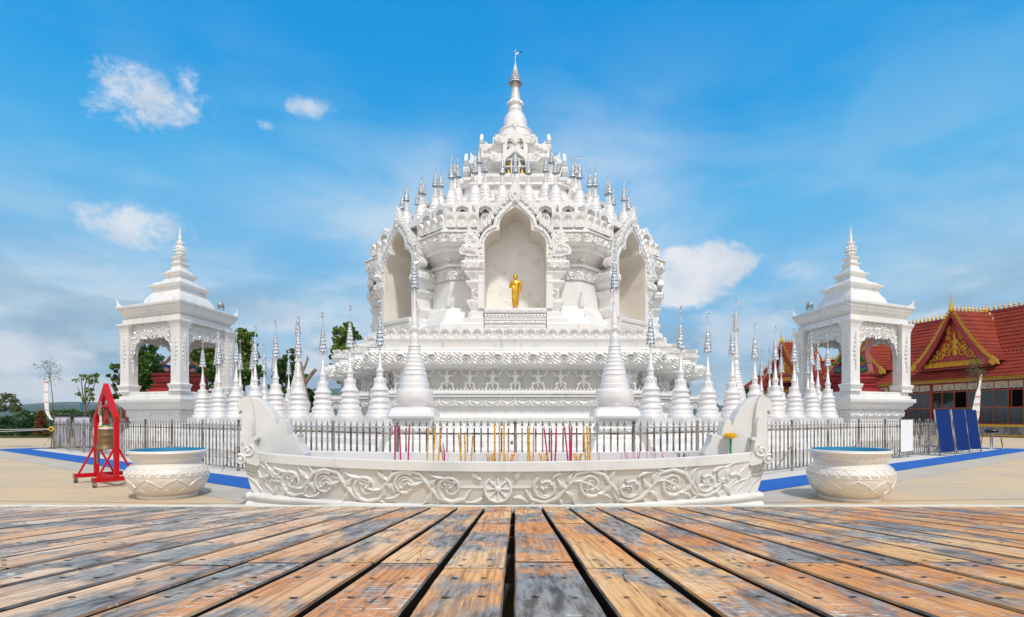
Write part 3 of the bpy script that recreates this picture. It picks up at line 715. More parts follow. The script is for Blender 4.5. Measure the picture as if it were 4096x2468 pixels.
# dormer windows and terraces ------------------------------------
mb = MB()
mb.loft([ring3(octo(a), z) for a, z in [(6.60, 9.27), (6.25, 9.29), (6.20, 9.45), (6.10, 9.55), (6.10, 9.80), (5.30, 9.82), (5.25, 10.08), (5.38, 10.10), (5.38, 10.24), (5.0, 10.26), (4.85, 10.62), (4.70, 10.66), (4.66, 10.98), (4.78, 11.0), (4.78, 11.12), (3.4, 11.14)]])
mb.build('stupa_terraces', 'stucco', pag, bevel=.01)
mb = MB()
relief_poly(mb, octo(5.38), 10.11, 10.23, h_scroll, .03, .03, P=1.4); relief_poly(mb, octo(4.78), 11.01, 11.11, h_scroll, .03, .03, P=1.4); mb.build('terrace_edge_carving', 'carved', pag, True, 60)
def make_dormer():
    d = empty('terrace_dormer', (0, 0, 0), 0, pag)
    o_ = [(-.36, 0), (-.38, .22), (-.42, .34), (-.26, .34), (-.20, .44), (-.08, .48), (0, .58)]; o_ = o_+[(-x, z) for x, z in o_[::-1]][1:]
    i_ = [(-.24, 0), (-.24, .10), (-.22, .17), (-.16, .22), (-.10, .235), (-.05, .25), (0, .28)]; i_ = i_+[(-x, z) for x, z in i_[::-1]][1:]
    g = MB(); g.frame(o_, i_, -.06, .40); g.build('dormer_gable', 'carved', d, bevel=.012)
    g = MB(); g.prism(i_, .10, .16); g.build('dormer_panel', 'stucco', d)
    g = MB(); g.prism([(-.13, 0), (-.13, .08), (0, .18), (.13, .08), (.13, 0)], .06, .10); g.build('dormer_opening', 'interior_dark', d)
    return d
d0 = make_dormer(); ff = True
for k, a, M in facets():
    for t in (-2.12, -1.20, 0.0, 1.20, 2.12):
        if t == 0.0: continue
        q = d0 if ff else copy_tree(d0, pag); ff = False
        q.location = M @ Vector((t, -6.44, 9.27)); q.rotation_euler = (0, 0, k*PI/4)

# small stupas on the terraces -----------------------------------
def crown_mesh(R0, H, tiers, n=16, taper=.66):
    """openwork tiered parasol, widest at the foot"""
    g = MB(); z = 0
    for k in range(tiers):
        t = k/tiers; r = R0*(1-taper*t**.9); h = H/tiers*(1.25-.5*t)*.98
        g.lathe([(r*1.10, z-.10*h), (r*1.02, z+.12*h), (r*.90, z+.45*h), (r*.96, z+.62*h), (r*.82, z+.80*h), (r*.72, z+h)], n, jag={0: .22*h, 3: -.06*h}, cap=(k == tiers-1))
        z += h
    return g, z
def vane(g, z, s_):
    g.lathe([(.010*s_, z), (.012*s_, z+.12*s_), (.008*s_, z+.5*s_), (.006*s_, z+.52*s_)], 6)
    for q in range(5):
        for sgn in (-1, 1):
            zz = z+(.05+q*.075)*s_; g.add([(0, 0, zz), (sgn*.062*s_, sgn*.01, zz+.06*s_), (sgn*.026*s_, 0, zz+.015*s_), (0, .012*s_, zz+.03*s_)], [(0, 1, 2), (0, 3, 1), (0, 2, 3)])
    zt = z+.50*s_
    for q in range(8):
        a = q*PI/4; g.add([(0, 0, zt+.02*s_), (.085*s_*math.cos(a), .085*s_*math.sin(a), zt+.015*s_), (.02*s_*math.cos(a+.5), .02*s_*math.sin(a+.5), zt-.015*s_), (0, 0, zt-.02*s_)], [(0, 1, 2), (0, 2, 3), (1, 0, 3)])
    g.lathe([(.012*s_, zt), (.012*s_, zt+.03*s_), (.001, zt+.13*s_)], 6)
    g.add([(0, 0, zt-.10*s_), (.05*s_, 0, zt-.13*s_), (.09*s_, .004, zt-.09*s_), (.10*s_, 0, zt-.03*s_), (.075*s_, 0, zt-.07*s_), (.03*s_, 0, zt-.07*s_), (0, .01*s_, zt-.06*s_)], [(0, 1, 2, 3, 4, 5, 6), (6, 5, 4, 3, 2, 1, 0)])
def leafring(g, r, z, hgt, n, out=.02):
    for q in range(n):
        a = 2*PI*(q+.5)/n; w_ = PI/n*.92
        P = lambda an, rr, zz: (rr*math.cos(an), rr*math.sin(an), zz)
        g.add([P(a-w_, r, z+hgt), P(a+w_, r, z+hgt), P(a+w_*.6, r+out, z+hgt*.45), P(a, r+out*1.4, z), P(a-w_*.6, r+out, z+hgt*.45), P(a, r+out*1.6, z+hgt*.6)], [(0, 4, 5), (4, 3, 5), (3, 2, 5), (2, 1, 5), (1, 0, 5)])
def make_small():
    s_ = empty('stupa', (0, 0, 0), 0, pag)
    g = MB(); g.lathe([(.30, -.04), (.30, .05), (.27, .07), (.265, .14), (.285, .17), (.255, .21), (.245, .29), (.265, .32), (.235, .36), (.215, .42), (.232, .45), (.205, .49), (.185, .55), (.175, .66), (.155, .74), (.12, .78), (.09, .80), (.088, .84), (.105, .87), (.085, .90),
                           (.09, .93), (.074, .95), (.084, .98), (.066, 1.0), (.074, 1.03), (.058, 1.05), (.065, 1.08), (.05, 1.10), (.055, 1.13), (.042, 1.15), (.034, 1.20), (.024, 1.30), (.03, 1.36), (.018, 1.42)], 20)
    leafring(g, .160, .64, .12, 8, .012); g.build('bell', 'pearl', s_, True, 35)
    g, z = crown_mesh(.115, .50, 6, 14); vane(g, z, .62)
    o = g.build('parasol_crown', 'silver', s_); o.location = (0, 0, 1.33)
    return s_
sm = make_small(); ff = True
for (cnt_, R_, z_, ph, zs_) in ((32, 5.66, 9.82, .5, 1.02), (24, 4.95, 10.30, 0.0, .92), (16, 4.12, 11.13, 0, .88)):
    for i in range(cnt_):
        a = -PI/2+2*PI*(i+ph)/cnt_
        q = sm if ff else copy_tree(sm, pag); ff = False
        # follow the octagonal edge a little
        rr_ = R_*(1+.03*math.cos(8*(a+PI/2))*-1); q.scale = (1.14, 1.14, zs_); q.location = (rr_*math.cos(a), rr_*math.sin(a), z_); q.rotation_euler = (0, 0, i*1.3)

# the octagonal storeys are a little narrower across than they are deep
for o in pag.children:
    if o.name.split('.')[0] in ('niche_storey', 'upper_frieze', 'upper_garland_band', 'corner_leaf_moulding', 'upper_lotus_rim', 'stupa_terraces', 'terrace_edge_carving'): o.scale = (.94, 1, 1)
    elif o.name.split('.')[0] in ('terrace_dormer', 'stupa'): o.location.x *= .94
# upper tower ------------------------------------------------------
tw = empty('upper_tower', (0, 0, 0), 0, pag)
mb = MB()
def sq(a, z): return ring3(redent(a, a*.72, 2), z)
mb.loft([sq(a, z) for a, z in [(3.1, 11.0), (3.1, 11.35), (2.75, 11.42), (2.65, 11.7), (2.5, 11.75), (2.45, 11.95), (2.72, 12.22), (2.72, 12.36), (2.1, 12.40), (1.78, 12.52), (1.72, 12.95), (1.86, 13.0), (1.88, 13.08), (2.04, 13.16), (2.06, 13.28), (2.14, 13.30), (2.14, 13.50), (1.9, 13.52), (1.40, 13.56), (1.14, 13.62), (1.12, 13.74), (1.20, 13.78), (1.28, 13.94), (1.38, 14.0), (1.40, 14.12), (1.47, 14.14), (1.47, 14.30), (1.3, 14.32), (1.0, 14.36)]])
mb.build('tower_body', 'stucco', tw, bevel=.01)
mb = MB(); relief_poly(mb, redent(2.15, 2.15*.72, 2), 13.31, 13.49, h_fret, .02, .03, P=1.3); relief_poly(mb, redent(1.48, 1.48*.72, 2), 14.15, 14.29, h_fret, .02, .03, P=1.3); relief_poly(mb, redent(1.73, 1.73*.72, 2), 12.62, 12.94, h_swag, .03, .03, P=1.2)
mb.build('tower_carving', 'carved', tw, True, 60)
mb = MB()
for (a, z, h_) in ((2.12, 13.50, .36), (1.45, 14.30, .32), (2.68, 12.36, .26)):
    for k in range(4):
        for s_ in (-1, 1):
            M = Matrix.Rotation(k*PI/2, 4, 'Z'); x1 = s_*a*.98; y_ = -a
            mb.prism([(x1, z-.01), (x1, z+h_), (x1-s_*.12, z+h_*.60), (x1-s_*.30, z+h_*.25), (x1-s_*.55, z-.01)], y_*.72, y_*.72+.09, M)
mb.build('corner_horn', 'stucco', tw, bevel=.01)
# two window gables on each of the four faces
og = [(.46, 0), (.46, .45), (.46, .80), (.40, .98), (.24, 1.10), (.10, 1.22), (0, 1.32)]
oo = [(.70, 0), (.70, .45), (.66, .92), (.60, 1.16), (.40, 1.30), (.20, 1.46), (0, 1.70)]
def gable(yf, z, s_, depth):
    e = empty('window_gable', (0, 0, 0), 0, tw); sc_ = lambda p: [(x*s_, z+q*s_) for x, q in p]
    g = MB(); g.frame(sc_(sym(oo)), sc_(sym(og)), -yf, -yf+depth)
    for sg in (-1, 1):
        g.prism(sc_([(sg*.55, .80), (sg*.98, .82), (sg*1.12, .92), (sg*1.16, 1.08), (sg*1.06, 1.20), (sg*1.16, 1.26), (sg*.92, 1.26), (sg*.76, 1.16), (sg*.66, 1.20), (sg*.58, 1.1)]), -yf-.03, -yf+.2)
        g.tube([(x*s_, -yf-.04, z+q*s_) for x, q in spiral((sg*.92, 1.02), .16, 1.6, 0, sg)], .022*s_, 5)
    g.prism(sc_([(0, 1.50), (.22, 1.86), (0, 2.28), (-.22, 1.86)]), -yf-.04, -yf+.10); g.prism(sc_([(0, 1.60), (.15, 1.86), (0, 2.14), (-.15, 1.86)]), -yf-.07, -yf-.04)
    g.build('gable_surround', 'stucco', e, bevel=.01)
    g = MB(); g.prism(sc_(sym(og)), -yf+depth-.05, -yf+depth); g.build('gable_back', 'niche_wall', e)
    g = MB()
    for q in (.28, .62, .94): g.box(-.45*s_, .45*s_, -yf+.06, -yf+depth-.05, z+q*s_, z+(q+.04)*s_)
    for q in (-.17, .17) if s_ > .9 else (0,): g.box(q*s_-.02, q*s_+.02, -yf+.05, -yf+.12, z, z+1.0*s_)
    g.build('shelves', 'stucco', e)
    for (x, q, mt) in ((-.30, .32, 'gold'), (.30, .32, 'gold'), (-.30, -.0, 'gold'), (.30, .0, 'gold'), (-.22, .66, 'silver' if s_ < .9 else 'gold'), (.2, .66, 'cream_white')):
        b_ = MB(); c0 = (x*s_, -yf+.17, z+q*s_)
        b_.lathe([(.075, 0), (.085, .02), (.07, .04), (.062, .07), (.045, .11), (.052, .15), (.035, .18), (.016, .19), (.030, .21), (.030, .235), (.012, .26), (.004, .29)], 10, c0)
        b_.tube([(c0[0]-.06, c0[1]-.03, c0[2]+.05), (c0[0], c0[1]-.06, c0[2]+.045), (c0[0]+.06, c0[1]-.03, c0[2]+.05)], .018, 6)
        b_.build('shelf_image', mt, e, True, 50)
    return e
for (yf, z, s_, dp) in ((2.42, 12.20, 1.0, .75), (1.66, 13.56, .82, .55)):
    e = gable(yf, z, s_, dp)
    for k in range(1, 4): copy_tree(e, tw).rotation_euler = (0, 0, k*PI/2)
spi = empty('spire', (0, 0, 0), 0, pag)
g = MB()
g.lathe([(1.05, 14.3), (1.05, 14.75), (.95, 14.80), (.92, 14.98), (.98, 15.02), (.96, 15.12), (.86, 15.22), (.84, 15.34), (.80, 15.38), (.84, 15.44), (.82, 15.50), (.60, 15.53), (.585, 15.58), (.585, 15.92), (.56, 16.10), (.50, 16.26), (.40, 16.38), (.36, 16.42), (.37, 16.46), (.33, 16.52), (.36, 16.56), (.35, 16.62), (.29, 16.72), (.28, 16.80), (.34, 16.84), (.355, 16.90), (.33, 16.98), (.28, 17.04)]+
        [(r, z) for i in range(9) for r, z in ((.275-.02*i, 17.06+i*.115), (.245-.02*i, 17.12+i*.115), (.235-.02*i, 17.165+i*.115))]+[(.10, 18.1), (.065, 18.5)], 40)
leafring(g, .30, 16.82, .16, 16, .07); leafring(g, .29, 16.58, .10, 14, .04)
g.build('spire_bell', 'pearl', spi, True, 35)
g, z = crown_mesh(.31, .98, 9, 28, .94); g.v = [(x, y, q) for x, y, q in g.v]
g.lathe([(.03, z), (.022, z+.3), (.016, z+.52), (.06, z+.54), (.05, z+.58), (.03, z+.60), (.004, z+.70)], 8)
g.add([(0, 0, z+.40), (.16, 0, z+.46), (.42, 0, z+.60), (.20, 0, z+.54), (.04, .01, z+.50)], [(0, 1, 2, 3, 4), (4, 3, 2, 1, 0)])
o = g.build('spire_crown', 'silver', spi); o.location = (0, 0, 17.92)
# ================================================================ GOLDEN STATUE in the front niche
st = empty('standing_golden_statue', (0, PY-6.62, 5.555))
tag(st, 'golden standing monk statue with raised palm inside the central arched niche', 'statue')
g = MB(); g.lathe([(.20, 0), (.215, .015), (.19, .035), (.16, .045), (.175, .06), (.15, .075)], 20)
for q in range(12):
    a = 2*PI*q/12; g.ball((.175*math.cos(a), .175*math.sin(a), .055), (.045, .045, .025), 6, 4)
g.build('lotus_pedestal', 'gold', st, True, 50)
V = []; E = []; RR = []
def ad(p, r, f=None):
    V.append(p); RR.append(r)
    if f is not None: E.append((f, len(V)-1))
    return len(V)-1
pel = ad((0, 0, .72), (.115, .085)); wa = ad((0, 0, .83), (.100, .075), pel); ch = ad((0, -.005, .98), (.125, .085), wa); cb = ad((0, 0, 1.07), (.095, .065), ch); nk = ad((0, -.005, 1.145), .042, cb); hd = ad((0, -.015, 1.215), (.066, .072), nk); h2 = ad((0, -.01, 1.28), (.066, .070), hd); h3 = ad((0, 0, 1.34), (.045, .045), h2)
for s_ in (-1, 1):
    sh = ad((s_*.165, 0, 1.075), .056, cb)
    if s_ < 0:
        e = ad((-.20, -.01, .90), .046, sh); e2 = ad((-.185, -.05, .85), .040, e); w1 = ad((-.155, -.13, .96), .028, e2); p1 = ad((-.148, -.15, 1.01), (.034, .020), w1); ad((-.146, -.152, 1.05), (.034, .018), p1)
    else:
        e = ad((.205, 0, .90), .044, sh); w1 = ad((.215, -.03, .75), .030, e); p1 = ad((.205, -.04, .69), (.018, .032), w1); ad((.203, -.045, .66), (.016, .030), p1)
    hp = ad((s_*.052, 0, .62), .085, pel); kn = ad((s_*.052, -.01, .38), .062, hp); an = ad((s_*.05, 0, .13), .040, kn); ad((s_*.06, -.10, .095), (.034, .022), an)
body = skin_mesh('body', V, E, RR, 'gold', st, 2)
g = MB()                                               # ankle-length robe with hem, waist cloth and folds
def ell(rx, ry, z, y=0): return [(rx*math.cos(2*PI*i/28)*(1+.02*math.sin(i*2.1+z*9)), y+ry*math.sin(2*PI*i/28)*(1+.03*math.sin(i*2.9+z*12)), z) for i in range(28)]
g.loft([ell(.112, .080, .21), ell(.118, .086, .215), ell(.122, .090, .40), ell(.132, .100, .58), ell(.140, .104, .70), ell(.128, .096, .82), ell(.130, .094, .92), ell(.140, .094, 1.0), ell(.120, .078, 1.08), ell(.06, .05, 1.12)])
for q in range(7):
    t = q/6; g.tube([(-.12+.05*t, -.085-.02*math.sin(t*3), .95-.07*q), (-.02+.03*t, -.108, .86-.075*q), (.10, -.085, .82-.085*q)], [.004, .007, .003], 5)
g.tube([(.03, -.09, 1.10), (.00, -.105, .98), (-.01, -.105, .82), (-.01, -.11, .74)], .008, 5)
for q in range(3): g.box(-.03, .075, -.122, -.10, .665+q*.022, .681+q*.022)
g.build('robe', 'gold', st, True, 50)
g = MB()                                               # hanging sleeve over the other arm
g.tube([(.17, 0, 1.10), (.21, 0, .98), (.215, .0, .86), (.185, .01, .74)], [.055, .060, .050, .02], 10); g.build('sleeve', 'gold', st, True, 60)
def fingers(base, dirs, lens, r, name):
    g = MB()
    for (b_, d, L) in zip(base, dirs, lens):
        b_ = Vector(b_); d = Vector(d).normalized(); bend = Vector((0, -.25, 0)); g.tube([b_, b_+d*L*.5, b_+(d+bend*.4).normalized()*L*.82, b_+(d+bend).normalized()*L], [r, r*.95, r*.85, r*.5], 6)
    return g.build(name, 'gold', st, True, 60)
fingers([(-.170, -.153, 1.055), (-.155, -.155, 1.062), (-.140, -.155, 1.062), (-.125, -.153, 1.055), (-.118, -.15, 1.01)], [(-.1, 0, 1), (-.03, 0, 1), (.04, 0, 1), (.12, 0, 1), (.8, 0, .8)], [.046, .055, .052, .042, .038], .0078, 'fingers')
fingers([(.200, -.066, .66), (.203, -.054, .655), (.204, -.042, .655), (.205, -.030, .66), (.190, -.068, .69)], [(-.1, -.05, -1), (-.05, 0, -1), (0, .05, -1), (.05, .1, -1), (-.5, -.6, -.7)], [.046, .055, .052, .042, .036], .0078, 'fingers')
g = MB()                                               # hair curls, top-knot flame, ears, face
g.ball((0, .012, 1.315), (.075, .075, .055), 16, 10)
for q in range(40):
    a = q*2.4; t = q/40; rr_ = .076*math.sqrt(max(0, 1-t*t)); zz = 1.30+.065*t
    y_ = .012+rr_*math.sin(a)
    if y_ > -.06 or zz > 1.32: g.ball((rr_*math.cos(a), y_, zz), .013, 6, 4)
g.ball((0, .01, 1.385), (.038, .038, .035), 10, 6); g.lathe([(.020, 1.40), (.026, 1.425), (.018, 1.45), (.010, 1.48), (.003, 1.55)], 8)
g.build('hair_knot', 'gold', st, True, 60)
g = MB()
g.tube([(0, -.078, 1.275), (0, -.092, 1.245), (0, -.086, 1.236)], [.006, .011, .008], 6); g.ball((0, -.080, 1.216), (.020, .008, .005), 8, 4)
for s_ in (-1, 1):
    g.ball((s_*.026, -.074, 1.270), (.015, .007, .006), 8, 4); g.tube([(s_*.046, -.066, 1.288), (s_*.026, -.080, 1.294), (s_*.008, -.078, 1.284)], .0035, 4)
    g.tube([(s_*.072, 0, 1.29), (s_*.079, .0, 1.25), (s_*.075, 0, 1.19)], [.010, .014, .009], 6)
g.build('face_features', 'gold', st, True, 60)
bw = tag(MB().lathe([(.05, 0), (.075, .03), (.085, .065), (.07, .068), (.045, .03), (.04, .01)], 18).build('alms_bowl', 'black_soft', None, True, 40), 'small black bowl standing at the feet of the golden statue', 'bowl'); bw.location = (-.03, PY-6.62-.27, 5.56)

# ================================================================ FENCE-LINE STUPAS and their plinths
DIRL = Vector((-.786, .618)); DIRR = Vector((.786, .618))
FP = Vector((2.6, 12.6))
def on_line(side, l, m):       # l metres along the fence from the gate post, m metres behind it
    d = Vector((side*.786, .618)); n = Vector((-side*.618, .786)); p = Vector((side*2.6, 12.6))+d*l+n*m
    return p
def make_mid():
    s_ = empty('white_stupa', (0, 0, 0))
    g = MB(); g.box(-.42, .42, -.42, .42, -.28, -.02); g.box(-.40, .40, -.40, .40, -.02, .0); g.build('square_base', 'pearl', s_, bevel=.02)
    g = MB(); g.lathe([(.385, 0), (.392, .04), (.375, .09), (.35, .12), (.352, .15), (.325, .19), (.315, .24), (.33, .27), (.322, .31), (.285, .34), (.27, .38), (.268, .42), (.29, .45), (.285, .49), (.255, .52), (.245, .56), (.252, .60), (.278, .63), (.272, .67), (.235, .70), (.225, .74),
                           (.235, .77), (.262, .79), (.255, .82), (.21, .86), (.185, .90), (.172, .97), (.165, 1.05), (.155, 1.10), (.12, 1.14), (.092, 1.16), (.09, 1.20), (.098, 1.22), (.086, 1.25), (.092, 1.28), (.10, 1.31), (.10, 1.37), (.08, 1.40), (.075, 1.42)]+
                          [(r, z) for i in range(7) for r, z in ((.078-.0055*i, 1.435+i*.05), (.064-.0055*i, 1.460+i*.05))]+[(.034, 1.80), (.028, 1.90), (.036, 1.98), (.038, 2.02), (.025, 2.07), (.02, 2.14)], 28)
    leafring(g, .168, .98, .15, 10, .012); leafring(g, .096, 1.30, .09, 10, .012)
    g.build('bell_tower', 'pearl', s_, True, 35)
    g, z = crown_mesh(.118, .66, 7, 18)
    for q in range(5):
        a = 2*PI*q/5+.4; g.add([(.13*math.cos(a), .13*math.sin(a), -.03), (.13*math.cos(a)+.012, .13*math.sin(a), -.10), (.13*math.cos(a), .13*math.sin(a), -.14), (.13*math.cos(a)-.012, .13*math.sin(a), -.10)], [(0, 1, 2, 3), (3, 2, 1, 0)])
    vane(g, z, 1.0); o = g.build('parasol_crown', 'silver', s_); o.location = (0, 0, 2.09)
    return s_
mid = make_mid(); ff = True
ordn = ['first', 'second', 'third', 'fourth', 'fifth', 'sixth', 'seventh', 'eighth', 'ninth', 'tenth', 'eleventh', 'twelfth']
for side in (-1, 1):
    sn = 'left' if side < 0 else 'right'
    for i in range(9):
        p = on_line(side, 3.10+i*1.385, 2.0)
        q = mid if ff else copy_tree(mid); ff = False
        q.location = (p.x, p.y, 1.58); q.rotation_euler = (0, 0, side*.666+(0 if i % 2 else PI)); 
        tag(q, f'silver crowned white stupa, {ordn[i]} outward from the gate behind the {sn} fence', 'stupa', f'white stupas on the {sn} plinth')
        q.scale = (1, 1, 1+.012*math.sin(i*2.3+side))
# rear stupas seen in the gaps, on the far plinths
for j, (x, y, side) in enumerate([(522, 812, 0), (578, 828, 0), (607, 826, 0), (636, 832, 0), (659, 835, 0), (695, 846, 0), (1832, 850, 1), (1852, 843, 1), (1880, 838, 1), (1918, 838, 1), (1944, 842, 1), (1968, 830, 1)]):
    Yb = 3.10/((HY-y)*K)
    q = copy_tree(mid); q.location = (MX(x, Yb), Yb, 1.58)
    k_ = j % 6
    tag(q, f'distant silver crowned stupa between nearer {"right" if side else "left"} ones, {ordn[k_]} from the left', 'stupa', 'distant stupas behind the front rows'); q.rotation_euler = (0, 0, j*1.1+.7)

def extr(mb, prof, p0, d, n, L):        # profile (out, z) on both sides of a straight wall
    ring = [(-o, z) for o, z in prof]+[(o, z) for o, z in prof[::-1]]
    a = [(p0.x+n.x*o, p0.y+n.y*o, z) for o, z in ring]; b_ = [(p0.x+d.x*L+n.x*o, p0.y+d.y*L+n.y*o, z) for o, z in ring]; k = len(ring)
    mb.add(a+b_, [tuple(range(k-1, -1, -1)), tuple(range(k, 2*k))]+[(i, (i+1) % k, k+(i+1) % k, k+i) for i in range(k)])
pprof = [(1.00, 0), (1.00, .14), (.92, .16), (.92, .52), (.86, .54), (.80, .72), (.70, .80), (.62, .84), (.58, 1.02), (.50, 1.08), (.47, 1.20), (.47, 1.32), (.52, 1.335), (.52, 1.38)]
for side in (-1, 1):
    sn = 'left' if side < 0 else 'right'
    d = Vector((side*.786, .618)); n = Vector((-side*.618, .786)); p0 = on_line(side, 2.35, 2.0)
    root = empty('stupa_plinth', (0, 0, 0)); tag(root, f'long stepped white plinth with carved bands under the {sn} row of stupas', 'plinth')
    mb = MB(); extr(mb, pprof, p0, d, n, 12.6); mb.build('plinth_wall', 'stucco', root, bevel=.01)
    mb = MB(); e0 = p0; e1 = p0+d*12.6
    for (o_, z0, z1, hf, P_) in ((.475, 1.20, 1.32, h_scroll, 1.3), (.925, .17, .51, h_teeth, .45)):
        a, b_ = e0-n*o_, e1-n*o_
        if side < 0: a, b_ = b_, a
        relief(mb, a, b_, z0, z1, hf, .04, .03, P=P_)
    mb.build('carved_band', 'carved', root, True, 60)
for side in (-1, 1):
    sn = 'left' if side < 0 else 'right'
    e = empty('stupa_plinth', (0, 0, 0)); tag(e, f'far low white plinth carrying the distant stupas on the {sn}', 'plinth')
    xs = [522, 695] if side < 0 else [1832, 1968]
    mb = MB(); Yf_ = 27.5
    a = Vector((MX(xs[0]-10, 30) if side < 0 else MX(xs[0]-8, 29), 29.4)); b_ = Vector((MX(xs[1]+10, 30), 29.4)); d = (b_-a).normalized(); extr(mb, pprof, a, d, Vector((-d.y, d.x)), (b_-a).length); mb.build('plinth_wall', 'stucco', e)

# the two tall front stupas on square pedestals
def make_big():
    s_ = empty('tall_stupa', (0, 0, 0))
    def sqr(h, z): return [(-h, -h, z), (h, -h, z), (h, h, z), (-h, h, z)]
    def osq(h, z, c=.06): return [(-h+c, -h, z), (h-c, -h, z), (h, -h+c, z), (h, h-c, z), (h-c, h, z), (-h+c, h, z), (-h, h-c, z), (-h, -h+c, z)]
    g = MB(); g.loft([sqr(h, z) for h, z in [(.92, 0), (.92, .22), (.84, .24), (.84, .40), (.74, .44), (.72, .72), (.66, .76), (.60, .98), (.55, 1.02), (.53, 1.12), (.47, 1.14), (.46, 1.22), (.47, 1.30), (.46, 1.36), (.47, 1.46), (.50, 1.55)]]); g.build('pedestal', 'stucco', s_, bevel=.012)
    g = MB(); 
    for k in range(4):
        M = Matrix.Rotation(k*PI/2, 4, 'Z'); q = MB(); relief(q, (-.47, -.47), (.47, -.47), 1.22, 1.35, h_scroll, .035, .022, P=1.3); relief(q, (-.84, -.845), (.84, -.845), .25, .39, h_teeth, .035, .025, P=.6); g.add([M @ Vector(p) for p in q.v], q.f)
    g.build('pedestal_carving', 'carved', s_, True, 60)
    g = MB(); g.loft([osq(h, z) for h, z in [(.56, 1.55), (.585, 1.58), (.60, 1.62), (.585, 1.70), (.53, 1.80), (.46, 1.85), (.42, 1.86)]]); g.build('curved_slab', 'pearl', s_, True, 30)
    g = MB(); g.lathe([(.40, 1.84), (.395, 1.90), (.43, 1.94), (.47, 1.97), (.485, 2.05), (.485, 2.22), (.47, 2.28), (.42, 2.32), (.385, 2.335), (.38, 2.45), (.355, 2.47), (.35, 2.50), (.352, 2.55), (.325, 2.62), (.315, 2.68), (.325, 2.71), (.30, 2.74), (.29, 2.80), (.298, 2.83), (.27, 2.86), (.262, 2.91), (.27, 2.94), (.245, 2.97), (.235, 3.02), (.243, 3.05), (.215, 3.08), (.21, 3.12), (.216, 3.15), (.19, 3.18), (.182, 3.22), (.19, 3.25), (.165, 3.28), (.158, 3.33),
                           (.165, 3.36), (.152, 3.38), (.148, 3.42), (.168, 3.44), (.168, 3.455), (.125, 3.48), (.115, 3.52), (.122, 3.56), (.125, 3.66), (.11, 3.73), (.088, 3.77), (.085, 3.82), (.098, 3.86), (.105, 3.93), (.09, 3.95), (.085, 3.98), (.092, 4.02), (.088, 4.10), (.070, 4.22), (.050, 4.32), (.044, 4.36), (.046, 4.38), (.038, 4.40), (.036, 4.58), (.040, 4.60), (.034, 4.62), (.032, 4.80), (.042, 4.88), (.044, 4.92), (.028, 4.97), (.02, 5.1)], 36)
    leafring(g, .082, 3.80, .16, 12, .03); g.build('bell_tower', 'pearl', s_, True, 35)
    g, z = crown_mesh(.108, .62, 8, 20)
    for q in range(7):
        a = 2*PI*q/7+.4; g.add([(.115*math.cos(a), .115*math.sin(a), -.02), (.115*math.cos(a)+.012, .115*math.sin(a), -.09), (.115*math.cos(a), .115*math.sin(a), -.13), (.115*math.cos(a)-.012, .115*math.sin(a), -.09)], [(0, 1, 2, 3), (3, 2, 1, 0)])
    vane(g, z, .88); o = g.build('parasol_crown', 'silver', s_); o.location = (0, 0, 4.98)
    return s_
bg_ = make_big(); bg_.location = (-2.62, 14.9, 0); tag(bg_, 'tall pearl white ringed stupa on a square pedestal left of the gate', 'stupa', 'tall stupas flanking the gate')
q = copy_tree(bg_); q.location = (2.58, 14.9, 0); q.rotation_euler = (0, 0, PI); tag(q, 'tall pearl white ringed stupa on a square pedestal right of the gate', 'stupa', 'tall stupas flanking the gate')
q = copy_tree(bg_); q.location = (MX(1771, 21.6), 21.6, 0); q.rotation_euler = (0, 0, -.6); q.scale = (.95, .95, .99); tag(q, 'tall ringed stupa further back, slim between the right row stupas', 'stupa', 'tall stupas at the back corners')
q = copy_tree(bg_); q.location = (MX(717, 21.0), 21.0, 0); q.rotation_euler = (0, 0, .6); q.scale = (.9, .9, .95); tag(q, 'tall ringed stupa further back, half hidden behind the left row', 'stupa', 'tall stupas at the back corners')
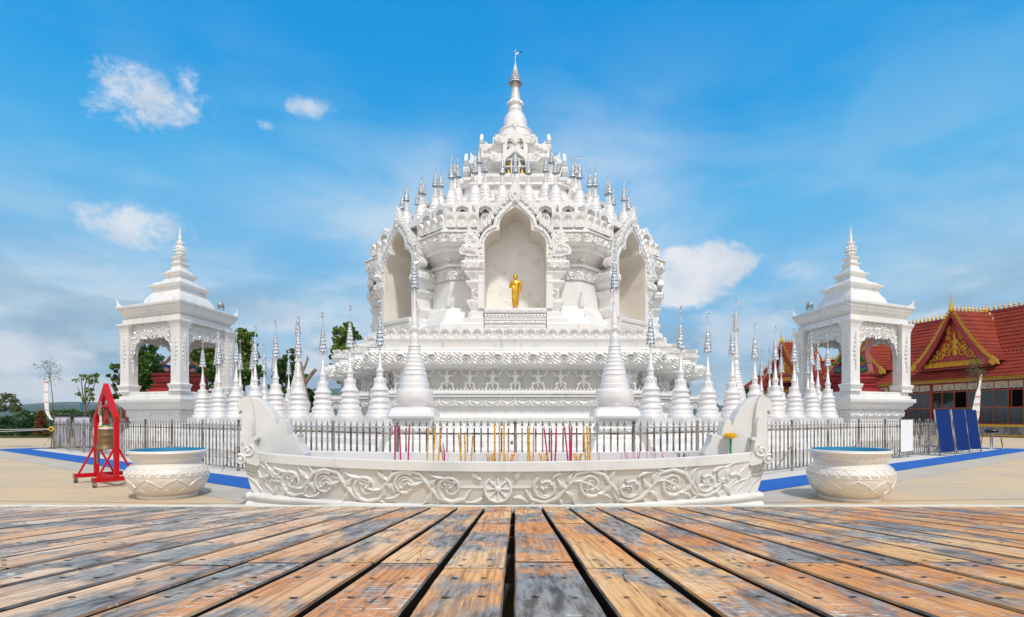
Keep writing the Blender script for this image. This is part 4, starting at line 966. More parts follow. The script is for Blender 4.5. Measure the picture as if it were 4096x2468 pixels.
# ================================================================ PAVILIONS
def make_pavilion(side, x, label):
    t = (x-CX)*K; th = math.atan(t); rng_ = 33.0
    root = empty('pavilion', (rng_*math.sin(th), rng_*math.cos(th), 0), -th)
    tag(root, label, 'pavilion')
    Wd, Q = 2.62, 3.75                        # half diagonals of the lozenge plan: across and along the line of sight
    P0 = [(Wd, 0), (0, Q), (-Wd, 0), (0, -Q)]
    def rh(s_, z): return [(px*s_, py*s_, z) for px, py in P0]
    g = MB(); g.loft([rh(s_, z) for s_, z in [(1.12, 0), (1.12, .12), (1.06, .14), (1.06, .58), (1.0, .60), (.98, .74), (.90, .82), (.88, .98), (.80, 1.10), (.78, 1.40), (.80, 1.42), (.80, 1.60), (.84, 1.62), (.84, 1.95), (.88, 1.97), (.90, 2.05), (.97, 2.16), (1.0, 2.27), (1.02, 2.28), (1.02, 2.45), (.95, 2.46), (.95, 2.58), (.91, 2.60), (.91, 2.76), (.88, 2.78)]])
    g.build('base', 'stucco', root, bevel=.012)
    g = MB()
    for i in range(4):
        def e(s_, i=i): return (P0[i][0]*s_, P0[i][1]*s_), (P0[(i+1) % 4][0]*s_, P0[(i+1) % 4][1]*s_)
        relief(g, *e(1.022), 2.29, 2.44, h_fret, .03, .03, P=1.3); relief(g, *e(.842), 1.64, 1.93, h_leafy, .05, .028, P=1.1); relief(g, *e(1.062), .16, .56, h_teeth, .05, .03, P=.4)
    g.build('carved_band', 'carved', root, True, 60)
    for i in range(4):
        cx_, cy_ = P0[i][0]*.80, P0[i][1]*.80
        if i % 2 == 0: cx_, cy_ = P0[i][0]*.80, 0
        def cr(h, z): a_ = h; return [(cx_+a_, cy_, z), (cx_, cy_+a_*1.35, z), (cx_-a_, cy_, z), (cx_, cy_-a_*1.35, z)]
        c = empty('column', (0, 0, 0), 0, root)
        g = MB(); g.loft([cr(h, z) for h, z in [(.44, 2.76), (.44, 2.84), (.41, 2.86), (.50, 3.04), (.50, 3.10), (.37, 3.13), (.36, 3.3), (.36, 5.42), (.38, 5.62), (.43, 5.78), (.52, 5.92), (.52, 6.0)]]); g.build('shaft', 'stucco', c, bevel=.01)
        g = MB()
        for k in range(4):                     # carved lozenges on the faces
            ax = [(.36, 0), (0, .486), (-.36, 0), (0, -.486)]; a, b_ = ax[k], ax[(k+1) % 4]
            mx, my = (a[0]+b_[0])/2+cx_, (a[1]+b_[1])/2+cy_; dd = Vector((b_[0]-a[0], b_[1]-a[1])).normalized()
            M = Matrix(((dd.x, -dd.y, 0, mx), (dd.y, dd.x, 0, my), (0, 0, 1, 4.55), (0, 0, 0, 1)))
            for s_ in (-1, 1):
                for q in range(7):
                    zz = -.58+q*.19; r_ = .17*(1-abs(zz)/.85); g.prism([(s_*.01, zz), (s_*r_, zz+.05), (s_*r_*.8, zz+.17), (s_*.02, zz+.12)], -.045, .01, M)
            g.prism([(0, -.85), (.045, 0), (0, .85), (-.045, 0)], -.06, .01, M)
            for q in range(9): rosette(g, 0, -.6+q*.15, .035, -.06, M)
        g.build('carved_lozenge', 'carved', c)
    g = MB()
    g.loft([rh(s_, z) for s_, z in [(.90, 5.97), (.90, 6.22), (.85, 6.23), (.86, 6.30), (.89, 6.32), (.89, 6.38), (.92, 6.40), (.96, 6.56), (.97, 6.58), (.97, 6.68), (1.0, 6.70), (1.0, 6.84), (.96, 6.86), (.62, 6.94), (.60, 7.02), (.56, 7.30), (.49, 7.52), (.46, 7.62), (.46, 7.70), (.44, 7.72), (.44, 7.82),
                               (.53, 7.94), (.53, 7.99), (.46, 8.02), (.42, 8.14), (.36, 8.20), (.28, 8.28), (.27, 8.36), (.24, 8.38), (.24, 8.50), (.305, 8.62), (.305, 8.66), (.24, 8.70), (.20, 8.82), (.155, 8.88), (.135, 9.04), (.125, 9.05), (.165, 9.17), (.165, 9.20), (.115, 9.24), (.11, 9.36), (.15, 9.48), (.15, 9.51), (.08, 9.58)]])
    rf = g.build('roof', 'stucco', root, bevel=.01)
    g = MB()
    for i in range(4): relief(g, (P0[i][0]*1.003, P0[i][1]*1.003), (P0[(i+1) % 4][0]*1.003, P0[(i+1) % 4][1]*1.003), 6.71, 6.83, h_fret, .03, .028, P=1.4)
    g.build('eave_carving', 'carved', root, True, 60)
    for i in range(4):
        px, py = P0[i]; L = math.hypot(px, py); a = math.atan2(py, px)
        g = MB(); M = Rz(a, (px*.985, py*.985, 6.84)); g.prism([(0, 0), (.02, .38), (-.04, .24), (-.12, .11), (-.28, .02), (-.28, 0)], -.035, .035, M); g.build('corner_horn', 'stucco', root)
    g = MB(); g.lathe([(.20, 9.55), (.13, 9.60), (.22, 9.66), (.24, 9.72), (.22, 9.76), (.17, 9.80), (.21, 9.86), (.22, 9.92), (.15, 10.12), (.12, 10.14), (.16, 10.18), (.15, 10.24), (.08, 10.38), (.10, 10.42), (.07, 10.46), (.085, 10.50), (.055, 10.56), (.06, 10.60), (.045, 10.66), (.008, 11.12)], 20)
    leafring(g, .20, 9.78, .14, 12, .05); leafring(g, .17, 9.92, .16, 12, .06); leafring(g, .13, 10.18, .14, 10, .04); g.build('finial', 'stucco', rf, True, 40)
    for i in range(4):                          # pierced arches between the columns
        A = Vector((P0[i][0]*.80, P0[i][1]*.80)); B = Vector((P0[(i+1) % 4][0]*.80, P0[(i+1) % 4][1]*.80)); L = (B-A).length; d = (B-A)/L
        M = Matrix(((d.x, -d.y, 0, A.x), (d.y, d.x, 0, A.y), (0, 0, 1, 0), (0, 0, 0, 1)))
        x0, x1 = .36, L-.36; n = 7; low = [(x0, 4.45), (x0+.10, 4.50)]
        xs = [x0+.10+(x1-x0-.20)*k/n for k in range(n+1)]
        zc = lambda u: 4.62+.78*max(0, 1-abs(2*u-1)**4)
        for k in range(n):
            for q in range(1, 9):
                u = (k+q/8)/n; xx = x0+.10+(x1-x0-.20)*u; low.append((xx, zc(u)+.13*math.sin(PI*q/8)-.10))
        low.append((x1, 4.45))
        up = [(xx, 6.0) for xx, _ in low]
        arch = empty('pierced_arch', (0, 0, 0), 0, root)
        g = MB(); g.frame(up, low, -.04, .04, M); g.build('arch_panel', 'stucco', arch)
        lowb = [(xx, zz+.045) for xx, zz in low]
        g = MB(); g.frame(lowb, low, -.075, .075, M)
        for rowi, zoff in enumerate((.22, .46, .72)):
            for k in range(n*2-1 if rowi < 2 else n*2-1):
                u = (k+.8)/(2*n-.4); xx = x0+.10+(x1-x0-.20)*u; zb = min(zc(u)+zoff, 5.86-(.0 if rowi == 2 else .25*(2-rowi)))
                for yy in (-.05, .05):
                    g.tube([M @ Vector((sx_, yy*1.1, sz_)) for sx_, sz_ in spiral((xx, zb), .125, 1.25, k+rowi*2.1, 1 if (k+rowi) % 2 else -1, 11)], [.034-.0022*z_ for z_ in range(11)], 4)
        for s_, xx in ((1, x0+.07), (-1, x1-.07)):
            for q in range(5): g.tube([M @ Vector((sx_, -.055, sz_)) for sx_, sz_ in spiral((xx, 4.62+q*.25), .10, 1.2, q, s_, 10)], .022, 4)
        g.build('arch_scrollwork', 'carved', arch)
    return root
pavL = make_pavilion(-1, 433, 'white square pavilion with stepped roof on the left, behind the bell stand')
pavR = make_pavilion(1, 2047, 'white square pavilion with stepped roof on the right, before the red roofed hall')

def pav_statue(pav, mats, label):
    z0 = 2.79
    ped = empty('red_pedestal', pav.matrix_basis @ Vector((0, .3, z0)), pav.rotation_euler.z+rad(45)); tag(ped, 'dark red stepped pedestal inside the '+label[1], 'pedestal')
    g = MB()
    for (h, a, b_) in ((1.02, 0, .16), (.90, .16, .26), (.80, .26, .34), (.86, .34, .44), (.74, .44, .54), (.82, .54, .66), (.88, .66, .78), (.78, .78, .86), (.84, .86, .98)): g.box(-h, h, -h, h, a, b_)
    g.build('pedestal_steps', 'dark_red', ped, bevel=.02)
    z1 = z0+.98; root = empty('seated_guardian', pav.matrix_basis @ Vector((0, .3, z1)), pav.rotation_euler.z); tag(root, label[0], 'statue')
    sk, cl, sh_ = mats
    V = []; E = []; RR = []
    def ad(p, r, f=None):
        V.append(p); RR.append(r)
        if f is not None: E.append((f, len(V)-1))
        return len(V)-1
    pel = ad((0, 0, .22), (.26, .22)); wa = ad((0, 0, .48), (.20, .16), pel); ch = ad((0, 0, .80), (.26, .18), wa); nk = ad((0, 0, 1.02), .09, ch); hd = ad((0, -.02, 1.18), (.14, .15), nk); ad((0, 0, 1.36), .10, hd)
    for s_ in (-1, 1):
        shd = ad((s_*.32, 0, .92), .11, ch); el_ = ad((s_*.52, -.08, .62), .085, shd); wr = ad((s_*.66, -.20, .50), .065, el_); hn = ad((s_*.74, -.26, .48), .07, wr)
        for f_ in range(4): ad((s_*(.82+.01*f_), -.26-.03*f_+.03, .50-.03*f_+.04), .024, hn)
        hp = ad((s_*.20, -.05, .18), .17, pel); kn = ad((s_*.62, -.35, .20), .15, hp); an = ad((s_*.30, -.55, .10), .09, kn); ad((s_*.12, -.60, .07), .07, an)
    skin_mesh('body', V, E, RR, sk, root, 2)
    g = MB(); g.lathe([(.33, .02), (.42, .10), (.40, .28), (.30, .40), (.24, .52), (.26, .56), (.22, .60)], 24)
    for s_ in (-1, 1): g.tube([(s_*.12, -.05, .2), (s_*.60, -.34, .22), (s_*.36, -.50, .12)], [.20, .19, .12], 12)
    g.build('draped_skirt', cl, root, True, 60)
    g = MB(); g.lathe([(.27, .55), (.29, .58), (.27, .62)], 24); g.lathe([(.17, 1.0), (.24, .97), (.17, .94)], 20); g.lathe([(.15, 1.28), (.17, 1.32), (.13, 1.38), (.10, 1.46), (.11, 1.49), (.05, 1.58), (.01, 1.78)], 16)
    for s_ in (-1, 1): g.lathe([(.10, 0), (.115, .03), (.10, .06)], 14, (s_*.60, -.14, .53)); g.prism(flame(s_*.16, 1.16, .30, .12, .3, s_), -.06, -.03)
    g.build('gold_ornaments', 'gold_paint', root, True, 50)
    g = MB(); g.ball((0, -.165, 1.17), (.025, .03, .04), 8, 5); g.ball((0, -.155, 1.09), (.05, .02, .015), 8, 4)
    for s_ in (-1, 1): g.ball((s_*.055, -.15, 1.22), (.028, .015, .014), 8, 4)
    g.build('face_features', sh_, root, True, 60)
    return root
a = pav_statue(pavL, ('figure_skin', 'figure_blue', 'cream_white'), ('seated pink skinned figure in blue and gold dress in the left pavilion', 'left pavilion'))
b_ = pav_statue(pavR, ('figure_green', 'figure_purple', 'gold_paint'), ('seated green figure in purple dress with pink cloth streamer in the right pavilion', 'right pavilion'))
g = MB(); g.tube([(.30, -.2, .9), (.52, -.25, 1.3), (.60, -.2, 1.6), (.66, -.2, 2.0)], [.05, .05, .05, .02], 8); g.build('gold_staff', 'gold_paint', b_, True)
g = MB(); pts = [(.86, .10), (.80, .5), (.70, .9), (.76, 1.3), (.88, 1.7), (.86, 2.1)]; g.frame([(x-.10, z) for x, z in pts], [(x+.10, z) for x, z in pts], -.30, -.27); g.build('cloth_streamer', 'figure_pink', b_)
for pav, nm, px in ((pavL, 'left', 1.75), (pavR, 'right', -1.75)):
    r = empty('floodlight', pav.matrix_basis @ Vector((px, -1.0, 6.93)), pav.rotation_euler.z+(.6 if px > 0 else -.6)); tag(r, f'small round grey floodlight on the roof edge of the {nm} pavilion', 'floodlight')
    g = MB(); M = Matrix.Translation((0, 0, .24)) @ Matrix.Rotation(rad(-65), 4, 'X'); g.lathe([(.05, -.14), (.11, -.10), (.17, 0), (.17, .03), (.15, .035)], 20, M=M); g.build('lamp_head', 'grey_fence', r, True, 40)
    g = MB(); g.frame([(-.19, .26), (-.19, .0), (.19, 0), (.19, .26)], [(-.165, .26), (-.165, .025), (.165, .025), (.165, .26)], -.03, .03); g.build('bracket', 'grey_fence', r)

# ================================================================ BOAT SHAPED INCENSE BASIN
BX, BY = -.19, 10.40; kb = K*BY
boat = empty('boat_basin', (BX, BY, 0)); tag(boat, 'long white boat shaped incense basin carved with scrolling vines', 'basin')
HB = 4.38
def beam(x): return .10+1.06*max(0.0, 1-abs(x/HB)**2.1)**.70
def rimz(x): return .885+.10*abs(x/4.3)**2.0
def hull_y(x, v): return -(beam(x)*(.80+.20*v**.7))
N = 61; xs = [HB*1.03*math.sin(-PI/2+PI*i/(N-1)) for i in range(N)]
g = MB(); P = np.zeros((N, 12, 3))
for sg in (1, -1):
    for i, x in enumerate(xs):
        for j in range(12):
            v = j/11; P[i, j] = (x*(1.0+.035*v), sg*hull_y(x, v)-0, .13+(rimz(x)-.14-.13)*v)
    g.grid(P.copy() if sg > 0 else P[::-1].copy())
g.build('hull', 'basin_stone', boat, True, 60)
def sheer(ofs0, ofs1, z0, z1, name, m, bev=.015, xl=4.42):          # bent beam following the rim
    g = MB(); sec = []
    X = [xl*math.sin(-PI/2+PI*i/48) for i in range(49)]
    for sg in (1, -1):
        rings = []
        for x in X:
            r0 = -(beam(x)*1.0+ofs0)*sg; r1 = -(beam(x)-ofs1)*sg; zr = rimz(x)
            rings.append([(x*1.02, r0, zr+z0), (x*1.02, r1, zr+z0), (x*1.02, r1, zr+z1), (x*1.02, r0, zr+z1)])
        if sg > 0: rings = [r[::-1] for r in rings]
        g.loft(rings)
    return g.build(name, m, boat, bevel=bev)
sheer(.055, .07, -.165, 0.0, 'rim', 'basin_stone')
g = MB()
for sg in (1, -1):                                                    # inner wall
    for i, x in enumerate(xs):
        for j in range(3): P[i, j] = (x*.99, sg*-(beam(x)-.07), rimz(x)-.02-.42*j/2)
    g.grid(P[:, :3].copy())
g.build('inner_wall', 'basin_stone', boat, True)
g = MB(); g.add([(x*.98, -(beam(x)-.065), .60) for x in xs]+[(x*.98, (beam(x)-.065), .60) for x in xs], [(i, i+1, N+i+1, N+i) for i in range(N-1)]); g.build('ash_bed', 'ash', boat)
g = MB()
def basering(o, z): return [(x*(1+.02+o*.06), -(beam(x)*.80+o), z*(.62+.42*abs(x/HB)**1.5)) for x in xs]+[(x*(1+.02+o*.06), (beam(x)*.80+o), z*(.62+.42*abs(x/HB)**1.5)) for x in xs[::-1]]
g.loft([basering(o, z)  for o, z in [(.10, 0), (.10, .05), (.05, .09), (.03, .11), (.06, .13), (.09, .16), (.09, .20), (.06, .235), (.0, .25)]]); g.build('base_moulding', 'basin_stone', boat, True, 50)
# prow and stern: curled fins with scrolls
def bc(cx, cy): return ((571.5+cx/3.562-CX)*kb-BX, 1.6+(HY-932.4-cy/3.562)*kb)
blade = [bc(*p) for p in [(64, 224), (50, 185), (50, 145), (66, 108), (100, 84), (150, 80), (205, 98), (262, 140), (312, 198), (345, 262), (366, 330), (378, 285), (398, 262), (425, 292), (446, 345), (456, 400), (459, 420), (500, 400), (548, 396), (540, 428), (556, 478), (580, 514), (606, 560), (600, 640), (420, 800), (180, 905), (150, 870), (112, 745), (88, 640), (76, 520), (86, 420), (92, 330), (90, 240), (92, 205), (80, 196), (68, 208)]]
band = [bc(*p) for p in [(64, 224), (50, 185), (50, 145), (66, 108), (100, 84), (150, 80), (172, 130), (184, 200), (190, 290), (192, 380), (186, 440), (150, 500), (88, 640), (76, 520), (86, 420), (92, 330), (90, 240), (92, 205), (80, 196), (68, 208)]]
leafs = [[bc(*p) for p in q] for q in [[(100, 330), (130, 262), (172, 250), (186, 300), (190, 400), (170, 460), (140, 520), (100, 450)],
                                       [(120, 500), (150, 440), (190, 418), (236, 424), (230, 445), (208, 450), (222, 520), (246, 590), (262, 645), (236, 660), (160, 640), (118, 600)]]]
ribs = [[(90, 690), (150, 730), (210, 740), (262, 768), (330, 778), (400, 800), (470, 850), (560, 905), (650, 945)], [(110, 560), (170, 620), (230, 690), (262, 768), (320, 830), (410, 900), (470, 938)], [(120, 745), (190, 800), (250, 870), (310, 925)], [(262, 768), (350, 850), (430, 935)], [(262, 645), (330, 690), (400, 770), (520, 870), (640, 940)], [(140, 600), (190, 650), (262, 645)]]
for s_ in (-1, 1):
    mir = lambda pts: [(x, z) if s_ < 0 else (-x, z) for x, z in pts]
    pr = empty('prow', (0, 0, 0), 0, boat)
    g = MB(); g.prism(mir(blade), -.15, .15); g.build('fin', 'basin_stone', pr, bevel=.018)
    g = MB(); g.prism(mir(band), -.235, -.15); g.prism(mir(band), .15, .235)
    for n_, q in enumerate(leafs): g.prism(mir(q), -.29-.03*n_, -.16); g.prism(mir(q), .16, .29+.03*n_)
    g.build('edge_band', 'basin_stone', pr)
    g = MB()
    for (cx, cy, r0, a0) in ((158, 536, .12, 1.2), (100, 608, .095, 2.0)):
        c0 = bc(cx, cy); c0 = c0 if s_ < 0 else (-c0[0], c0[1])
        sp_ = spiral(c0, r0, 1.35, a0 if s_ < 0 else PI-a0, -1 if s_ < 0 else 1, 20, .2)
        for yy in (-.33, .33):
            g.tube([(x, yy*.97, z) for x, z in sp_], [.032-.0009*i for i in range(20)], 6); g.ball((c0[0], yy, c0[1]), (.035, .025, .035), 8, 6)
    for rb in ribs:
        pts = [bc(*p) for p in rb]; pts = mir(pts); L = []
        for x, z in pts:
            v = min(1, max(0, (z-.20)/(rimz(x)-.34))); xx = x/(1+.035*v)
            for yy in (1,): L.append((x, hull_y(xx, v)-.005 if abs(xx) < HB*.985 else -.17, z))
        g.tube(L, [.010]+[.020]*(len(L)-2)+[.008], 6); g.tube([(x, -y, z) for x, y, z in L], [.010]+[.020]*(len(L)-2)+[.008], 6)
    g.build('leaf_scroll', 'basin_stone', pr, True, 60)
# carved vines on the flank
def onhull(x, z, lift=.0):
    v = min(1, max(0, (z-.13)/(rimz(x)-.27))); return (x, hull_y(x/(1+.035*v), v)-lift, z)
vine = MB(); leaves_ = MB(); wheelx = -.11+.02
def vtube(pts, rs): vine.tube([onhull(x, z, .002) for x, z in pts], [r*1.0 for r in rs], 8)
def vleaf(x, z, ang, L, wdt):                                          # pinnate leaf lying on the hull
    n = 7; ca, sa = math.cos(ang), math.sin(ang); mid_ = []
    for i in range(n+1):
        t = i/n; mid_.append((x+ca*L*t-sa*L*.12*math.sin(t*PI), z+sa*L*t+ca*L*.12*math.sin(t*PI)))
    lf = []; rt = []
    for i, (mx_, mz) in enumerate(mid_):
        t = i/n; wv = wdt*math.sin(min(1, t*1.15+.12)*PI*.9)*(1+.22*(i % 2))
        lf.append((mx_-sa*wv, mz+ca*wv)); rt.append((mx_+sa*wv, mz-ca*wv))
    o = len(leaves_.v)
    for (lx, lz), (mx_, mz), (rx, rz) in zip(lf, mid_, rt): leaves_.v += [onhull(lx, lz, .004), onhull(mx_, mz, .045), onhull(rx, rz, .004)]
    for i in range(n): leaves_.f += [(o+3*i, o+3*i+1, o+3*i+4, o+3*i+3), (o+3*i+1, o+3*i+2, o+3*i+5, o+3*i+4)]
for s_ in (-1, 1):
    for i, (c, zc_) in enumerate([(.78, .45), (1.52, .50), (2.20, .44), (2.92, .49), (3.55, .50)]):
        cx_ = wheelx+s_*c if s_ > 0 else wheelx-c; up = 1 if i % 2 == 0 else -1
        sp_ = spiral((cx_, zc_), .215, 1.55, (PI/2*up)+(.6 if s_ > 0 else PI-.6), s_*up, 26, .15); vtube(sp_, [.042-.0011*q for q in range(26)])
        sp2 = spiral((cx_+.03*s_, zc_-.01*up), .155, .95, (PI/2*up)+1.3*s_+(.6 if s_ > 0 else PI-.6), s_*up, 16, .25); vtube(sp2, [.026-.0008*q for q in range(16)])
        for (bx, bz) in ((0, 0), (.085, .06), (-.07, .09)): p = onhull(cx_+bx*s_, zc_+bz*up, .018); vine.ball(p, (.026, .026, .026), 8, 6)
        # wavy main stem
        nx = cx_+s_*.36; st_ = [(cx_-s_*.34, zc_-.02*up), (cx_-s_*.24, zc_-.19*up), (cx_-.02*s_, zc_-.245*up), (cx_+s_*.20, zc_-.17*up), (nx-.05*s_, zc_-.02*up), (nx+.10*s_, zc_+.14*up), (nx+.30*s_, zc_+.19*up)]
        if i < 4: vtube(st_, [.022, .040, .048, .046, .040, .03, .014])
        else: vtube(st_[:5], [.022, .036, .04, .03, .012])
        vleaf(nx-.06*s_, zc_-.06*up, (-.9*up if s_ > 0 else PI+.9*up), .30, .055); vleaf(nx, zc_+.05*up, (1.1*up if s_ > 0 else PI-1.1*up), .26, .05)
        vleaf(cx_+.10*s_, zc_+.16*up, (.35*up if s_ > 0 else PI-.35*up), .26, .05); vleaf(cx_-.16*s_, zc_-.20*up, (-2.5*up if s_ > 0 else PI+2.5*up), .20, .04)
        vleaf(cx_-.02*s_, zc_-.04*up, (2.2*up if s_ > 0 else PI-2.2*up), .15, .035); vleaf(nx-.02*s_, zc_-.02*up, (2.3*up if s_ > 0 else PI-2.3*up), .24, .06); vleaf(nx+.08*s_, zc_+.10*up, (-.2*up if s_ > 0 else PI+.2*up), .26, .05); vleaf(cx_+.20*s_, zc_-.18*up, (-1.2*up if s_ > 0 else PI+1.2*up), .16, .04)
    e_ = wheelx+s_*3.86; vtube([(wheelx+s_*3.70, .40), (wheelx+s_*3.86, .52), (e_, .60), (e_+.12*s_, .68)], [.035, .028, .018, .006]); vleaf(e_-.1*s_, .55, (.7 if s_ > 0 else PI-.7), .42, .06); vleaf(e_-.1*s_, .50, (.1 if s_ > 0 else PI-.1), .22, .04)
    vleaf(wheelx+s_*.28, .58, (.9 if s_ > 0 else PI-.9), .26, .06); vleaf(wheelx+s_*.24, .28, (-.3 if s_ > 0 else PI+.3), .26, .05)
    vine.build('vine_carving', 'basin_stone', boat, True, 70); leaves_.build('vine_leaves', 'basin_stone', boat, True, 70); vine = MB(); leaves_ = MB()
g = MB(); wy = onhull(wheelx, .44)[1]; wheel(g, (wheelx, .44), .235, y=wy-.02)
for q in range(36):
    a = q*PI/18; g.ball((wheelx+.20*math.cos(a), wy-.07, .44+.20*math.sin(a)), .010, 6, 4)
g.build('wheel_emblem', 'basin_stone', boat, bevel=.004)

# incense sticks standing in the ash
def stick(cx, cy0, cy1, lean, m, r, grp, lab, Y=10.7, top=True):
    x0 = cx; X0 = MX(x0, Y); z1 = MZ(cy1, Y); h = z1-.60
    root = empty('incense_stick', (X0, Y, .60)); tag(root, lab, 'incense stick', grp)
    ang = lean*K*Y
    g = MB(); g.tube([(0, 0, 0), (ang*.14, 0, h*.14)], r*.35, 5); g.build('stem', 'incense_ash', root)
    g = MB(); g.tube([(ang*.14, 0, h*.14), (ang*.95, 0, h*.95)], r, 7); g.build('coloured_stick', m, root, True)
    g = MB(); g.tube([(ang*.95, 0, h*.95), (ang, 0, h)], [r*1.05, r*.5], 6); g.build('burnt_tip', 'incense_ash', root)
big = [(950.5, 1016, 0, 'p'), (965, 1019, -4, 'p'), (981.5, 1016, 4, 'p'), (1027, 1025, 4, 'g'), (1041, 1020, 7, 'g'), (1052, 1020, 12, 'g'), (1112, 1040, -9, 'g'), (1121, 1043, -3, 'g'), (1132, 1047, 6, 'g'), (1192, 1015, -2, 'g'), (1202.5, 1016, -1, 'g'), (1213, 1015, 0, 'g'),
       (1271, 1026, -2, 'g'), (1277, 1026, -6, 'g'), (1283, 1026, 1, 'g'), (1321, 1027, -12, 'p'), (1327, 1028, 0, 'p'), (1335, 1025, 4, 'p'), (1369, 1022, -11, 'p'), (1372, 1020, -2, 'p'), (1374, 1021, 2, 'p'), (1411, 1024, -7, 'g'), (1416, 1024, -4, 'g'), (1420.5, 1023, -3, 'g')]
lastcol = None; setc = -1; names = ['first', 'second', 'third', 'fourth', 'fifth', 'sixth', 'seventh', 'eighth']
for i, (x, y, ln, c) in enumerate(big):
    k_ = i//3; pos = ('left', 'middle', 'right')[i % 3]
    stick(x, 0, y, ln, 'incense_pink' if c == 'p' else 'incense_gold', .0155, 'tall incense sticks in the basin', f'tall {"crimson" if c == "p" else "golden yellow"} incense stick, {pos} one of the {names[k_]} trio from the left')
rnd = random.Random(4)
for i, (x, n, h, sp_) in enumerate([(1071, 14, .50, 5), (1240, 5, .50, 5), (1446, 4, .42, 3), (1497, 3, .42, 4), (1515, 5, .40, 5), (1533, 7, .42, 4), (1562, 3, .42, 3), (1573, 4, .38, 3), (1600, 4, .42, 6), (1196, 3, .40, 4), (1141, 2, .42, 3)]):
    g = MB()
    for q in range(n):
        a = rnd.uniform(-1, 1)*sp_*.02; g.tube([(rnd.uniform(-.02, .02), rnd.uniform(-.03, .03), 0), (a, rnd.uniform(-.05, .05), h*rnd.uniform(.8, 1.05))], [.0045, .003], 4)
    o = g.build('thin_incense_bunch', 'incense_pink'); o.location = (MX(x, 10.7), 10.7, .60)
    tag(o, f'bunch of thin pink incense sticks standing in the boat basin, {(names+["ninth", "tenth", "eleventh"])[sorted([1071,1240,1446,1497,1515,1533,1562,1573,1600,1196,1141]).index(x)]} from the left', 'incense bunch', 'thin incense bunches')
for i, (x, col_) in enumerate([(1181, 'incense_gold'), (1224, 'incense_gold'), (1308, 'incense_gold'), (1390, 'incense_gold'), (1640, 'bark')]):
    g = MB()
    for q in range(12):
        a = rnd.uniform(-1, 1); b0 = rnd.uniform(-.05, .05); g.tube([(a*.05, b0, .12), (a*.09, b0, .28+rnd.uniform(-.04, .06)), (a*.14, b0, .33)], [.008, .008, .003], 4)
    o = g.build('incense_stub_cluster', col_); o.location = (MX(x, 10.65), 10.65, .60); tag(o, f'burnt down cluster of short incense stubs in the ash, {names[i]} from the left', 'incense stubs', 'burnt incense stubs')
lt = empty('lotus_lamp', (MX(1758, 10.12), 10.12, .60)); tag(lt, 'yellow plastic lotus lamp on a green stem at the right end of the basin', 'lamp')
g = MB(); g.lathe([(.032, 0), (.034, .68)], 10); g.build('stem', 'green', lt, True)
g = MB(); g.lathe([(.05, .67), (.12, .69), (.17, .70), (.19, .725), (.16, .73), (.06, .72)], 24)
for q in range(12):
    a = 2*PI*q/12; M = Matrix.Rotation(a, 4, 'Z'); g.add([M @ Vector(p) for p in ((.13, -.055, .70), (.13, .055, .70), (.215, .05, .72), (.235, 0, .765), (.215, -.05, .72))], [(0, 4, 3, 2, 1)])
    g.add([M @ Vector(p) for p in ((.10, -.04, .72), (.10, .04, .72), (.15, .035, .755), (.165, 0, .785), (.15, -.035, .755))], [(0, 4, 3, 2, 1)])
g.build('lotus_dish', 'yellow', lt, bevel=.004); lt.scale = (.56, .56, .93)

